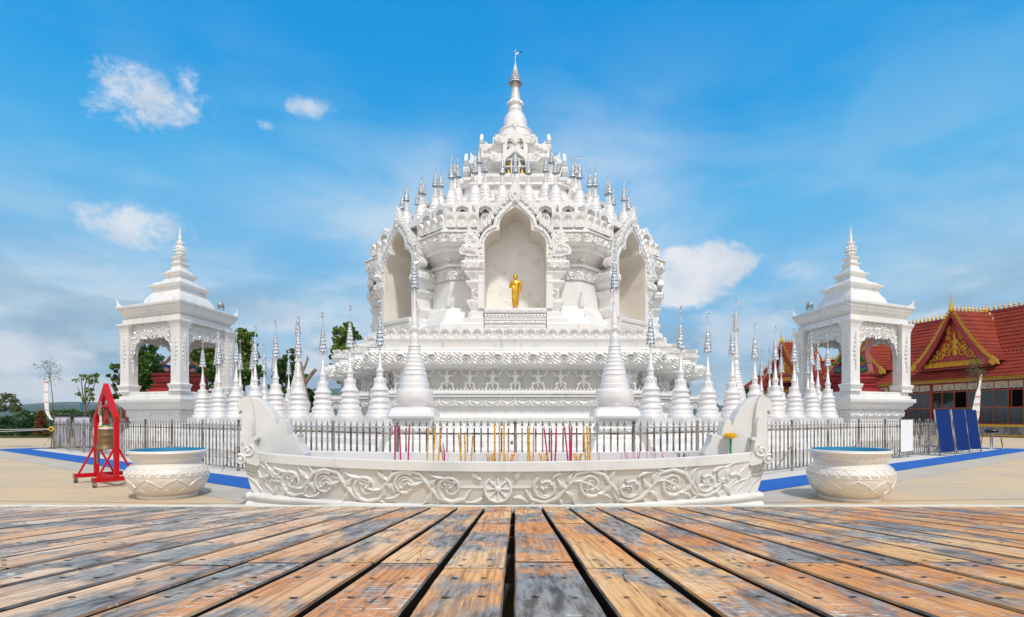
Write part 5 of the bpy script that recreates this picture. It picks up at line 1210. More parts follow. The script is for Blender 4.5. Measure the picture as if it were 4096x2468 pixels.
# ================================================================ WHITE POTS
def make_pot(x, y, s_, label):
    Y = 1.6/(K*(y-HY))+.62
    root = empty('stone_pot', (MX(x, Y), Y, 0), -math.atan(MX(x, 1))); tag(root, label, 'pot', 'large white pots'); root.scale = (s_, s_*1.25, s_)
    prof = [(.54, 0), (.545, .03), (.545, .06), (.525, .075), (.56, .09), (.64, .17), (.70, .27), (.735, .38), (.745, .45), (.735, .53), (.70, .60), (.65, .655), (.60, .685), (.60, .70), (.60, .73), (.622, .745), (.635, .76), (.665, .845), (.68, .87), (.70, .875), (.715, .90), (.705, .935), (.685, .945), (.665, .943), (.645, .925), (.58, .80), (.55, .66), (.60, .50), (.55, .25), (.30, .15), (.01, .14)]
    g = MB(); g.lathe(prof[:23], 72, cap=False); g.build('body', 'pearl_warm', root, True, 30)
    g = MB(); g.lathe(prof[22:], 48, cap=False); g.build('blue_lining', 'pot_blue', root, True, 50)
    def R_(z):
        for (r0, z0), (r1, z1) in zip(prof[3:15], prof[4:16]):
            if z0 <= z <= z1: return r0+(r1-r0)*(z-z0)/max(1e-6, z1-z0)
        return .6
    g = MB(); n = 9
    for k in range(n):                           # lotus petals in two staggered rows
        for row in (0, 1):
            a0 = 2*PI*(k+.5*row)/n; hw_ = PI/n; zt_, zl = ((.415, .245) if row == 0 else (.262, .085)); pts = []
            for i in range(25):
                t = i/24*2-1; u = abs(t); zz = zt_-(zt_-zl)*(.18*min(1, u*6)+.82*u**2.0)
                pts.append((a0+t*hw_, zz))
            g.tube([((R_(z)+.002)*math.cos(a), (R_(z)+.002)*math.sin(a), z) for a, z in pts], .0095, 5)
    for k in range(28):                          # crossed band with fans
        a0 = 2*PI*k/28
        for sg in (-1, 1): g.tube([((R_(z)+.002)*math.cos(a0+sg*(z-.526)*1.5), (R_(z)+.002)*math.sin(a0+sg*(z-.526)*1.5), z) for z in (.455, .475, .50, .526, .55, .575, .60)], .0055, 4)
    for k in range(28):
        a0 = 2*PI*(k+.5)/28
        for rr_ in (.028, .052): g.tube([((R_(.457)+.003)*math.cos(a0+rr_/.74*math.cos(q)), (R_(.457)+.003)*math.sin(a0+rr_/.74*math.cos(q)), .457+rr_*math.sin(q)) for q in [PI*i/8 for i in range(9)]], .0055, 4)
        for q in (.6, 1.2, 1.94, 2.54): g.tube([((R_(.46)+.003)*math.cos(a0+r_/.74*math.cos(q)), (R_(.46)+.003)*math.sin(a0+r_/.74*math.cos(q)), .457+r_*math.sin(q)) for r_ in (.055, .075)], .004, 4)
    for z in (.448, .604): g.tube([((R_(z)+.002)*math.cos(2*PI*i/60), (R_(z)+.002)*math.sin(2*PI*i/60), z) for i in range(61)], .006, 4)
    for k in range(34):                          # scalloped collar
        a0 = 2*PI*k/34
        for rr_, li in ((.062, .0), (.040, .006)): g.tube([((.628+.035*(zq-.76)/.1+li)*math.cos(a0+rr_/.64*math.cos(q)), (.628+.035*(zq-.76)/.1+li)*math.sin(a0+rr_/.64*math.cos(q)), zq) for q in [PI*i/8 for i in range(9)] for zq in [.757+rr_*1.25*math.sin(q)]], .010, 5)
    g.build('relief_lines', 'pearl_warm', root, True, 70)
    return root
make_pot(405, 1203, 1.0, 'white lotus carved pot with blue inside, beside the red bell stand')
make_pot(2045, 1209.5, 1.03, 'white lotus carved pot with blue inside, on the right before the pavilion')

# ================================================================ TIMBER DECK (slopes gently away)
def dz(y): return 1.274-.0914*y
deck = empty('timber_deck', (0, 0, 0)); tag(deck, 'weathered orange and grey timber plank deck sloping down towards the plaza', 'deck')
rnd = random.Random(11); g = MB(); nails = MB(); holes = MB(); cx0 = MX(1230, 1.3)
SP = .2355
for k in range(-26, 26):
    x0 = cx0*0+(-.0094)+k*SP+.006; x1 = x0+SP-.0245-rnd.uniform(0, .004)
    cuts = [-1.6, rnd.choice([1.95, 2.0, 1.9]), 3.45+rnd.uniform(-.02, .02), 4.985]
    if k % 3 == 0: cuts = [-1.6, 2.02, 4.985]
    for a, b_ in zip(cuts[:-1], cuts[1:]):
        a_ = a+(.003 if a > 0 else 0); b2 = b_-.003; n = max(2, int((b2-a_)/.12)); dzv = rnd.uniform(-.0015, .0015)
        rings = []; ph = rnd.uniform(0, 6)
        for i in range(n+1):
            y = a_+(b2-a_)*i/n; w0 = .0016*math.sin(y*4+ph)+rnd.uniform(-.001, .001); w1 = .0016*math.sin(y*3.1+ph*2)+rnd.uniform(-.001, .001); z = dz(y)+dzv; e_ = .0045
            rings.append([(x0+w0+e_, y, z-.075), (x0+w0, y, z-.006), (x0+w0+e_, y, z), (x1-w1-e_, y, z), (x1-w1, y, z-.006), (x1-w1-e_, y, z-.075)])
        g.loft(rings)
    for yn in (1.46, 1.72, 1.94, 2.06, 2.55, 3.05, 3.40, 3.50, 4.0, 4.5, 4.9, 1.2, .8):
        for xx in (x0+.055, x1-.055):
            if rnd.random() < .95:
                xn = xx+rnd.uniform(-.008, .008); y2 = yn+rnd.uniform(-.012, .012); zn = dz(y2)+.0022; r_ = rnd.uniform(.0055, .008); n_ = 10
                holes.add([(xn+r_*1.5*math.cos(q*2*PI/n_), y2+r_*.8*math.sin(q*2*PI/n_), zn) for q in range(n_)], [tuple(range(n_))])
                nails.add([(xn+.003+r_*.5*math.cos(q*2*PI/8), y2+r_*.4*math.sin(q*2*PI/8), zn+.001) for q in range(8)], [tuple(range(8))])
                if rnd.random() < .6: holes.add([(xn-.02, y2, zn), (xn, y2-.0018, zn), (xn+rnd.uniform(.018, .03), y2+.001, zn), (xn, y2+.0018, zn)], [(0, 1, 2, 3)])
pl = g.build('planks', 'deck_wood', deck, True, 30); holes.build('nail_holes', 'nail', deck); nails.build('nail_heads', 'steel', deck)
g = MB()                                           # long drying cracks
for (kx, ya, yb) in ((-2, 1.3, 4.4), (-1, 3.2, 4.8), (-7, 1.6, 2.6), (3, 1.5, 2.3), (-4, 1.4, 2.2), (6, 1.5, 2.4), (1, 1.3, 1.9)):
    x = -.0094+kx*SP+rnd.uniform(.08, .16); y = ya
    while y < yb:
        L = rnd.uniform(.04, .14); x2 = x+rnd.uniform(-.014, .016); wd = rnd.uniform(.0008, .0024); g.add([(x, y, dz(y)+.002), (x+wd, y+L*.4, dz(y+L*.4)+.002), (x2, y+L, dz(y+L)+.002), (x-wd, y+L*.5, dz(y+L*.5)+.002)], [(0, 1, 2, 3)]); x = x2+rnd.uniform(-.006, .006); y += L*rnd.uniform(.8, 1.1)
g.build('cracks', 'nail', deck)
g = MB(); rings = []
for i in range(121):
    x = -6.1+12.2*i/120; a = .0015*math.sin(x*7)+rnd.uniform(-.0012, .0012); z = dz(5.0); rings.append([(x, 4.99+a, z-.05), (x, 4.99+a, z+.012+a), (x, 5.05+a, z+.012+a), (x, 5.06, z-.05)])
g.loft([r[::-1] for r in rings]); g.build('end_board', 'edge_board', deck)
g = MB()
for y in (0, .7, 1.4, 2.0, 2.7, 3.45, 4.2, 4.9): g.box(-6.1, 6.1, y-.03, y+.03, dz(y)-.22, dz(y)-.08)
for x in (-6, -4, -2, .5, 2, 4, 6):
    for y in (.3, 2.6, 4.8): g.box(x-.06, x+.06, y-.06, y+.06, 0, dz(y)-.19)
g.box(-6.1, 6.1, 5.0, 5.03, .03, dz(5)-.055)
g.build('joists', 'joist', deck)
# ================================================================ GROUND
g = MB(); g.add([(-6500, -400, 0), (6500, -400, 0), (6500, 3600, 0), (-6500, 3600, 0)], [(0, 1, 2, 3)]); gr = struct(g.build('plaza_ground', 'plaza'))
def strip(name, m, m0, m1, z, ends=(-8.0, 27.2), back=22.0):
    """L-shaped band parallel to the fence on both sides, from m0 to m1 metres outside it"""
    g = MB()
    for side in (-1, 1):
        c0 = on_line(side, 26.2+m0*.98, -m0); c1 = on_line(side, 26.2+m1*.98, -m1); mc = lambda q: Vector((side*(2.6+.346*q), 12.6-q))
        d2 = Vector((-side*.66, .75)); e0 = c0+d2*back; e1 = c1+d2*back
        pa = [Vector((0, 12.6-m0)), mc(m0), c0, e0]; pb = [Vector((0, 12.6-m1)), mc(m1), c1, e1]
        for i in range(3): g.add([(q.x, q.y, z) for q in (pa[i], pa[i+1], pb[i+1], pb[i])], [(0, 1, 2, 3) if side < 0 else (3, 2, 1, 0)])
    return g.build(name, m)
struct(strip('grey_paving', 'grey_concrete', 1.9, 3.0, .004))
tag(strip('blue_carpet', 'blue_carpet', .80, 1.95, .012), 'bright blue carpet strip laid round the outside of the fence', 'carpet')
g = MB()
c = [on_line(-1, 26.6, -.85), on_line(1, 26.6, -.85)]
g.add([(-2.89, 11.75, .008), (2.89, 11.75, .008)]+[(c[1].x, c[1].y, .008), (c[1].x-14, c[1].y+16, .008), (c[0].x+14, c[0].y+16, .008), (c[0].x, c[0].y, .008)], [(0, 1, 2, 3, 4, 5)]); struct(g.build('pale_paving', 'pale_concrete'))
g = MB()
for (xa, ya, xb, yb) in ((-30, 12.6, -3.5, 10.4), (-60, 21, -12, 17.5), (3, 10.5, 30, 13.2), (9, 8.2, 40, 17)):
    d = Vector((xb-xa, yb-ya)).normalized()*.012; g.add([(xa-d.y, ya+d.x, .0085), (xa+d.y, ya-d.x, .0085), (xb+d.y, yb-d.x, .0085), (xb-d.y, yb+d.x, .0085)], [(0, 1, 2, 3)])
struct(g.build('ground_joints', 'grey_stone'))
# ================================================================ STEEL FENCE
def spear(g, x, z, s_=1.0):
    g.add([(x, -.004, z+.17*s_), (x-.028*s_, 0, z+.06*s_), (x, -.010, z+.03*s_), (x+.028*s_, 0, z+.06*s_), (x, .010, z+.06*s_)], [(0, 1, 2), (0, 2, 3), (0, 4, 1), (0, 3, 4), (1, 4, 2), (2, 4, 3)])
    for sg in (-1, 1): g.tube([(x, 0, z+.035*s_), (x+sg*.03*s_, 0, z+.05*s_), (x+sg*.045*s_, 0, z+.025*s_), (x+sg*.03*s_, 0, z+.01*s_)], [.007, .007, .006, .004], 4)
def fence_run(name, label, p0, p1, sp_, post_every, first_post=True, H=1.37, catg='fence', skip_last=False):
    d = Vector(p1)-Vector(p0); L = d.length; a = math.atan2(d.y, d.x); root = empty(name, (p0[0], p0[1], 0), a); tag(root, label, catg)
    nb = max(1, round(L/post_every)); bl = L/nb
    for b_ in range(nb):
        n = max(2, round(bl/sp_)); g = MB(); gs = MB()
        for i in range(1, n):
            x = bl*(b_+i/n); g.box(x-.017, x+.017, -.017, .017, .10, H); spear(gs, x, H)
        g.build('picket_panel', 'steel', root); gs.build('spear_points', 'spear', root)
    for z in (1.24, .10):
        g = MB(); g.box(0, L, -.014, .014, z-.02, z+.02); g.build('rail', 'steel', root)
    for b_ in range(0 if first_post else 1, nb+1-(1 if skip_last else 0)):
        x = bl*b_; g = MB(); g.box(x-.032, x+.032, -.032, .032, .0, H+.05); g.box(x-.07, x+.07, -.07, .07, 0, .014); po = g.build('post', 'steel', root, bevel=.004)
        g = MB(); g.lathe([(.02, H+.05), (.03, H+.06), (.02, H+.07), (.04, H+.085), (.05, H+.115), (.04, H+.15), (.01, H+.165)], 12, (x, 0, 0)); g.build('ball_finial', 'steel', po, True)
        if b_ % 2 == 1:
            g = MB(); g.tube([(x, .02, .75), (x+.02, .50, .02)], .014, 5); g.build('brace', 'steel', po)
    return root
Lc = on_line(-1, 26.2, 0); Rc = on_line(1, 26.2, 0)
fence_run('steel_fence', 'stainless steel picket fence with spear points running left from the gate', (-2.6, 12.6), tuple(Lc), .245, 2.35)
fence_run('steel_fence', 'stainless steel picket fence with spear points running right from the gate', (2.6, 12.6), tuple(Rc), .245, 2.35)
fence_run('steel_gate', 'double steel picket gate with padlock behind the boat basin', (-2.55, 12.6), (2.55, 12.6), .15, 2.55, False, skip_last=True, catg='gate')
e = on_line(-1, 26.2, 0)+Vector((.66, .75))*17; fence_run('steel_fence', 'rear steel picket fence leading back from the left corner', tuple(Lc), tuple(e), .26, 2.6, False)
e = on_line(1, 26.2, 0)+Vector((-.66, .75))*17; fence_run('steel_fence', 'rear steel picket fence leading back from the right corner', tuple(Rc), tuple(e), .26, 2.6, False)
pk = empty('padlock', (MX(1237, 12.55)-.05, 12.54, 1.10)); tag(pk, 'small brass padlock hanging from the closed gate bolt', 'padlock')
g = MB(); g.box(-.028, .028, -.012, .012, -.09, -.03); g.build('lock_body', 'bronze', pk, bevel=.004); g = MB(); g.tube([(-.018, 0, -.03), (-.018, 0, .01), (0, 0, .028), (.018, 0, .01), (.018, 0, -.03)], .004, 5); g.build('shackle', 'steel', pk)
# ================================================================ BELL STAND
bs = empty('bell_stand', (-9.845, 13.785, 0), math.atan2(-.97, 1.17)); tag(bs, 'red painted steel bell frame on casters with a pointed top', 'bell stand')
hw = .76; t_ = .058
g = MB(); o_ = [(-hw-t_, .22), (-hw-t_, 1.62), (0, 2.42), (hw+t_, 1.62), (hw+t_, .22)]; i_ = [(-hw+t_, .22), (-hw+t_, 1.56), (0, 2.16), (hw-t_, 1.56), (hw-t_, .22)]
g.frame(o_, i_, -.048, .048); g.build('pointed_frame', 'red_paint', bs, bevel=.006)
g = MB(); M = Matrix.Rotation(PI/2, 4, 'Y'); g.lathe([(.045, -.40), (.045, .40)], 12, M=Matrix.Translation((0, 0, 1.86)) @ M); g.build('crossbar', 'red_paint', bs, True)
for s_ in (-1, 1):
    x = s_*hw
    g = MB(); g.box(x-.05, x+.05, -.46, .55, .125, .225); sk_ = g.build('skid', 'red_paint', bs, bevel=.004)
    g = MB(); g.box(x-.056, x+.056, -.468, -.458, .113, .237); g.build('end_cap', 'grey_stone', sk_)
    for yy in (-1, 1):
        g = MB(); g.tube([(x, yy*.36, .22), (x, yy*.05, .86)], .028, 4); g.build('brace', 'red_paint', bs)
        g = MB(); M = Matrix.Translation((x+.01, yy*.42, .045)) @ Matrix.Rotation(PI/2, 4, 'Y'); g.lathe([(.03, -.016), (.045, -.014), (.045, .014), (.03, .016)], 14, M=M); wh = g.build('caster_wheel', 'rubber', bs, True, 40)
        g = MB(); g.box(x-.03, x-.022, yy*.42-.03, yy*.42+.03, .04, .11); g.box(x+.03, x+.038, yy*.42-.03, yy*.42+.03, .04, .11); g.box(x-.04, x+.045, yy*.42-.04, yy*.42+.04, .105, .116); g.build('fork', 'steel', wh)
g = MB(); g.box(-hw, hw, -.05, .05, .12, .22); g.build('base_bar', 'red_paint', bs)
g = MB(); g.box(-hw-.09, -hw-.074, -.05, .05, 1.14, 1.34); g.build('switch_box', 'board_white', bs, bevel=.004)
bell = empty('bronze_bell', (-9.845, 13.785, 0), math.atan2(-.97, 1.17)); bell.scale = (.72, .72, 1); tag(bell, 'old bronze temple bell hanging from the red frame by a painted dragon hanger', 'bell')
g = MB(); g.lathe([(.275, .84), (.29, .845), (.288, .865), (.262, .90), (.250, .96), (.245, 1.02), (.249, 1.03), (.245, 1.04), (.238, 1.16), (.242, 1.17), (.236, 1.18), (.228, 1.30), (.23, 1.31), (.215, 1.335), (.17, 1.36)], 40, cap=False); g.lathe([(.262, .845), (.23, 1.0), (.20, 1.30)], 32, cap=False); g.build('bell_body', 'bronze', bell, True, 35)
g = MB()
for (r0, z0, r1, z1) in ((.222, 1.325, .205, 1.355),): g.lathe([(r0, z0), (r1, z1)], 32, cap=False)
g.build('lilac_ring', 'lavender', bell, True)
g = MB(); g.lathe([(.207, 1.353), (.165, 1.385)], 32, cap=False); g.build('yellow_ring', 'gold_paint', bell, True)
g = MB(); g.lathe([(.167, 1.384), (.145, 1.41), (.15, 1.415), (.10, 1.425)], 32); g.build('green_ring', 'green', bell, True)
g = MB()
for s_ in (-1, 1):
    g.tube([(s_*.03, 0, 1.42), (s_*.10, 0, 1.46), (s_*.12, .0, 1.56), (s_*.09, 0, 1.68), (s_*.10, .01, 1.80), (s_*.05, 0, 1.90)], [.05, .065, .055, .045, .05, .03], 10)
    g.lathe([(.05, 0), (.06, .03), (.03, .08), (.008, .14)], 10, M=Matrix.Translation((s_*.12, -.04, 1.53)) @ Matrix.Rotation(s_*1.2, 4, 'Y'))
g.tube([(-.12, -.02, 1.46), (0, -.05, 1.47), (.12, -.02, 1.46)], .05, 8); g.build('dragon_hanger', 'dark_red', bell, True, 50)
g = MB(); 
g.prism([(-.16, 1.66), (-.20, 1.76), (-.15, 1.86), (-.08, 1.93), (.02, 1.97), (.08, 1.99), (.05, 1.90), (.06, 1.84), (.02, 1.80), (.02, 1.75), (-.03, 1.72), (-.06, 1.67)], -.17, -.14)
for q in range(5): g.tube([(-.14, -.175, 1.70), (-.12+.04*q, -.18, 1.90+.012*q)], .008, 4)
g.build('spread_wing', 'teal_wing', bell)
g = MB(); g.tube([(-.10, -.10, 1.50), (-.13, -.12, 1.62), (-.20, -.12, 1.72), (-.25, -.12, 1.84)], [.025, .035, .035, .02], 10); g.ball((-.26, -.12, 1.88), (.028, .028, .035), 10, 7); g.tube([(-.16, -.13, 1.70), (-.10, -.17, 1.68), (-.08, -.19, 1.72)], [.02, .018, .012], 6); g.build('winged_figurine', 'cream_white', bell, True, 60)
g = MB(); g.ball((.05, -.16, 1.44), (.05, .05, .06), 10, 7); g.ball((.05, -.17, 1.53), (.028, .03, .035), 10, 7); g.lathe([(.02, 1.55), (.004, 1.60)], 6, (.05, -.17, 0)); g.tube([(.02, -.18, 1.42), (.01, -.22, 1.39)], .015, 5); g.tube([(.08, -.18, 1.42), (.09, -.22, 1.39)], .015, 5); g.build('lion_figurine', 'cream_white', bell, True, 60)
ml = tag(MB().tube([(0, 0, 0), (.0, 0, -.30), (.0, 0, -.31), (.0, 0, -.60)], [.022, .022, .036, .034], 8).build('wooden_striker', 'bark', None, True, 40), 'dark wooden bell striker hanging beside the bronze bell', 'striker')
ml.location = (-10.12, 13.9, 1.08)
# ================================================================ BOARDS, PANELS, BANNERS, STOOL
rightdir = Vector((.93, .36)).normalized()
for i, (xm, Y, zt) in enumerate([(2280, 23.75, 1.93), (2318, 24.95, 1.95), (2347, 25.95, 1.95)]):
    a = math.atan2(rightdir.y, rightdir.x); wd = [.92, .86, .80][i]
    root = empty('notice_board', (MX(xm, Y), Y, 0), a); tag(root, ['blank blue notice board leaning on a steel frame, nearest the pavilion', 'blank blue notice board leaning on a steel frame, middle of three', 'blank blue notice board leaning on a steel frame, next to the stool'][i], 'notice board', 'blue notice boards by the fence')
    M = Matrix.Rotation(rad(-7), 4, 'X'); h = zt
    g = MB(); g.box(-wd/2, wd/2, -.02, 0, .16, h, M); g.build('panel', 'board_blue', root)
    g = MB()
    for s_ in (-1, 1): g.box(s_*(wd/2+.018)-.018, s_*(wd/2+.018)+.018, -.03, .015, 0, h+.01, M)
    g.box(-wd/2, wd/2, -.015, .01, .06, .10, M); g.box(-wd/2, wd/2, 0, .02, h-.04, h, M); g.build('steel_frame', 'steel', root, bevel=.003)
    for s_ in (-1, 1):
        g = MB(); g.tube([(s_*wd*.42, .22, h*.78), (s_*wd*.42, .75, .0)], .014, 5); g.build('rear_strut', 'steel', root)
p = on_line(1, 16.25, -.06); wb = empty('white_board', (p.x, p.y, 0), math.atan2(.618, .786)); tag(wb, 'blank white board hanging on the steel fence in front of the right pavilion', 'board')
g = MB(); g.box(-.66, .66, -.03, -.01, .26, 1.50); g.build('panel', 'board_white', wb)
g = MB(); g.frame([(-.69, .23), (-.69, 1.53), (.69, 1.53), (.69, .23)], [(-.66, .26), (-.66, 1.50), (.66, 1.50), (.66, .26)], -.035, 0, close=True); g.build('metal_edge', 'steel', wb)
for i, xa in enumerate((131, 178)):
    Y = 29.6; X0 = MX(xa, Y); wd = 44*K*Y
    root = empty('display_panel', (X0, Y, 0), rad(-8)); tag(root, ['pale lilac display panel in a tubular frame behind the fence corner', 'pale lilac display panel in a tubular frame, the one nearer the bell stand'][i], 'display panel', 'lilac panels behind the left fence')
    g = MB(); g.box(.03, wd-.05, -.01, .01, .18, 1.62); g.build('panel', 'lavender', root)
    g = MB()
    for a, b_ in (((0, 0, .05), (0, 0, 1.76)), ((wd, 0, .05), (wd, 0, 1.76)), ((0, 0, 1.76), (wd, 0, 1.76)), ((0, -.02, 1.62), (wd, -.02, 1.62)), ((wd*.97, .3, 0), (wd*.98, 0, 1.5)), ((0, -.25, .03), (0, .25, .03)), ((wd, -.25, .03), (wd, .25, .03))): g.tube([a, b_], .022, 6)
    g.build('tubular_frame', 'steel', root)
    g = MB(); g.box(-.05, .05, -.05, .05, 1.70, 1.80); g.box(wd-.05, wd+.05, -.05, .05, 1.70, 1.80)
    for xx in (0, wd):
        for yy in (-.28, .28): g.ball((xx, yy, .035), .035, 8, 6)
    g.build('corner_fitting', 'rubber', root)
def leafspray(g, base, n, spread, L, W_, rnd, droop=.3):
    for _ in range(n):
        d = Vector((rnd.uniform(-1, 1), rnd.uniform(-1, 1), rnd.uniform(-droop, 1))).normalized(); p = Vector(base)+d*rnd.uniform(.1, 1)*spread
        t = (d+Vector((rnd.uniform(-.5, .5), rnd.uniform(-.5, .5), rnd.uniform(-.8, .3)))).normalized(); s_ = t.cross(Vector((rnd.uniform(-1, 1), rnd.uniform(-1, 1), rnd.uniform(-1, 1)))).normalized()
        l = L*rnd.uniform(.7, 1.3); w_ = W_*rnd.uniform(.7, 1.2); g.add([p, p+t*l*.5+s_*w_, p+t*l, p+t*l*.5-s_*w_], [(0, 1, 2, 3)])
rnd = random.Random(3)
bl = empty('bamboo_banner', (Lc.x-.05, Lc.y-.1, 0)); tag(bl, 'tall leafy bamboo pole with a long narrow white cloth banner at the left fence corner', 'banner')
g = MB(); top = Vector((-.12, 0, 4.45)); pth = [(0, 0, 0), (.12, 0, 1.5), (.08, 0, 2.6), (-.05, 0, 3.6), top]; g.tube(pth, [.024, .022, .018, .013, .006], 6)
for q in range(12):
    z = 3.4+q*.09; g.tube([(-.02-.01*q*.3, 0, z), (rnd.uniform(-.5, .5)-.15, rnd.uniform(-.3, .3), z+rnd.uniform(.05, .35))], [.006, .003], 4)
g.build('bamboo_pole', 'leaf_olive', bl)
g = MB()
for (x, z, n) in ((-.15, 4.2, 40), (-.55, 4.28, 22), (-.4, 4.1, 18), (.25, 4.0, 30), (.05, 3.7, 30), (-.35, 3.75, 20), (.3, 3.6, 16), (0, 3.35, 14)): leafspray(g, (x, 0, z), n, .22, .19, .014, rnd, .6)
g.build('bamboo_leaves', 'leaf_olive', bl)
g = MB(); pts = [(-.16, 3.50, .03), (-.20, 3.35, .10), (-.22, 3.0, .11), (-.22, 2.4, .12), (-.17, 1.9, .09), (-.10, 1.7, .08), (.0, 1.55, .07), (.10, 1.46, .05)]
g.frame([(x-w_, z) for x, z, w_ in pts], [(x+w_, z) for x, z, w_ in pts], -.04, -.03); g.build('cloth_banner', 'cloth', bl)
g = MB()
for z in (3.33, 2.85, 2.35, 1.95): g.box(-.33, -.11, -.05, -.042, z, z+.03)
g.build('banner_stripe', 'cloth_pink', bl)
sl = empty('solar_lamp', (Lc.x-.02, Lc.y-.12, 1.02)); tag(sl, 'small round yellow solar warning lamp fixed to the left corner fence post', 'lamp')
g = MB(); g.lathe([(.12, -.03), (.13, 0), (.12, .03)], 18, M=Matrix.Rotation(PI/2, 4, 'X')); g.build('lamp_body', 'yellow', sl, True); g = MB(); g.box(-.07, .07, -.045, -.03, -.06, .06); g.build('solar_cell', 'glass_dark', sl)
for i, (z0, z1) in enumerate(((1.02, 1.10), (.98, .88))):
    a = Vector((Lc.x-.1, Lc.y-.1, z0)); b_ = Vector((Lc.x-9, Lc.y+.8+i, z1)); o = MB().tube([a, (a+b_)/2-Vector((0, 0, .12)), b_], .012, 5).build('barrier_tape', 'cloth'); tag(o, ['upper white barrier tape running left from the fence corner', 'lower white barrier tape running left from the fence corner'][i], 'barrier tape')
rb_ = empty('bamboo_banner', (Rc.x-.25, Rc.y-.25, 0)); tag(rb_, 'tilted bamboo pole with a pink striped white cloth banner by the right fence corner', 'banner')
g = MB(); g.tube([(.05, 0, 0), (.05, 0, 1.6), (.10, 0, 3.3), (.05, 0, 4.5)], [.03, .028, .02, .008], 6); g.build('bamboo_pole', 'leaf_olive', rb_)
g = MB()
for (x, z, n) in ((.0, 4.35, 60), (-.1, 4.1, 70), (.05, 3.85, 60), (0, 3.6, 40), (-.15, 3.45, 20)): leafspray(g, (x, 0, z), n, .24, .22, .016, rnd, .7)
g.build('bamboo_leaves', 'leaf_olive', rb_)
pts = [(.20, 3.72, .07), (.17, 3.35, .06), (.12, 3.1, .05), (.07, 2.8, .12), (.0, 2.3, .16), (-.06, 1.8, .20), (-.16, 1.35, .21), (-.10, .7, .20), (-.1, .35, .2)]
g = MB(); g.frame([(x-w_, z) for x, z, w_ in pts], [(x+w_, z) for x, z, w_ in pts], -.06, -.05); g.build('cloth_banner', 'cloth', rb_)
g = MB()
for (x, z, w_) in ((.19, 3.55, .06), (.04, 2.62, .13), (.0, 2.25, .16), (-.06, 1.85, .19), (-.14, 1.42, .20), (-.11, .75, .2), (-.1, .45, .2)): g.box(x-w_, x+w_, -.07, -.062, z, z+.035); g.box(x-w_, x+w_, -.07, -.062, z-.06, z-.045)
g.build('banner_stripe', 'cloth_pink', rb_)
stl = empty('wheeled_stool', (MX(2386, 28.6), 28.6, 0)); tag(stl, 'small wheeled steel stool with black cushion at the right fence corner', 'stool')
g = MB(); g.ball((0, 0, .93), (.31, .31, .13), 20, 8); g.build('cushion', 'black_soft', stl, True)
g = MB(); g.box(-.27, .27, -.27, .27, .80, .83); g.build('seat', 'steel', stl)
for sx_ in (-1, 1):
    for sy_ in (-1, 1):
        g = MB(); g.tube([(sx_*.24, sy_*.24, .80), (sx_*.30, sy_*.30, .10)], .026, 6); lg = g.build('leg', 'steel', stl); g = MB(); g.ball((sx_*.30, sy_*.30, .06), (.03, .06, .06), 8, 6); g.build('wheel', 'cream_white', lg)
# ================================================================ RED ROOFED HALL
hall = empty('temple_hall', (40, 45, 0), math.atan2(.970, -.2425)); tag(hall, 'long hall with red tiled roof, gold trim and glazed veranda on the right', 'hall')
# local x runs along the facade away from the camera, local -y points into the building... y>0 faces the plaza
def tiled(mb, a0, a1, b0, b1, tw_=.30, th_=.42, lift=.055):
    """curved tiles on the quad a0-a1 (eave) to b0-b1 (ridge)"""
    a0, a1, b0, b1 = map(Vector, (a0, a1, b0, b1)); nrm = (a1-a0).cross(b0-a0).normalized()
    if nrm.z < 0: nrm = -nrm
    L = max((a1-a0).length, (b1-b0).length); S = ((b0+b1)/2-(a0+a1)/2).length; nu = int(L/tw_)*4+1; rows = max(1, int(S/th_))
    for r in range(rows):
        P = np.zeros((nu, 3, 3))
        for j, (t, l) in enumerate(((r/rows, lift), ((r+1)/rows, 0.0), (r/rows, 0.0))):
            A = a0+(b0-a0)*t; B = a1+(b1-a1)*t; u = np.linspace(0, 1, nu); w_ = (.5+.5*np.cos(u*L/tw_*2*PI))*.05
            for c_ in range(3): P[:, j, c_] = A[c_]+(B[c_]-A[c_])*u+nrm[c_]*(w_+l)
        mb.grid(P[:, [0, 1]].copy()); mb.grid(P[:, [2, 0]].copy())
def wingroof(x0, x1, zr, back, hip, nm):
    g = MB(); ze = 4.95; zk = ze+(zr-ze)*.36; yk = -back*.47
    tiled(g, (x0, 0, ze), (x1, 0, ze), (x0, yk, zk), (x1-hip*.3, yk, zk)); tiled(g, (x0, yk, zk), (x1-hip*.3, yk, zk), (x0, -back, zr), (x1-hip, -back, zr))
    g.add([(x0, -2*back, ze), (x1, -2*back, ze), (x1-hip, -back, zr), (x0, -back, zr)], [(0, 1, 2, 3)])
    g.add([(x1, 0, ze), (x1, -2*back, ze), (x1-hip, -back, zr), (x1-hip*.3, yk, zk)], [(0, 1, 2, 3)]); g.add([(x0, 0, ze), (x0, -2*back, ze), (x0, -back, zr), (x0, yk, zk)], [(3, 2, 1, 0)])
    g.build(nm, 'roof_tile', hall)
    g = MB(); g.box(x0, x1-hip, -back-.12, -back+.12, zr-.05, zr+.16); g.build('ridge_beam', 'red_paint' if False else 'dark_red', hall)
    g = MB(); n = int((x1-hip-x0)/.42)
    for i in range(n):
        x = x0+(x1-hip-x0)*(i+.5)/n; g.lathe([(.09, 0), (.13, .10), (.05, .17), (.10, .27), (.07, .36), (.03, .42), (.005, .62)], 6, (x, -back, zr+.15))
        g.add([(x-.21, -back, zr+.16), (x+.21, -back, zr+.16), (x+.12, -back, zr+.30), (x, -back, zr+.22), (x-.12, -back, zr+.30)], [(0, 1, 2, 3, 4), (4, 3, 2, 1, 0)])
    g.build('ridge_ornaments', 'gold_paint', hall)
wingroof(-12, 21.5, 11.1, 5.0, .6, 'main_roof'); wingroof(21.6, 38, 8.3, 4.0, 2.2, 'wing_roof')
g = MB(); n = int(50/.24)
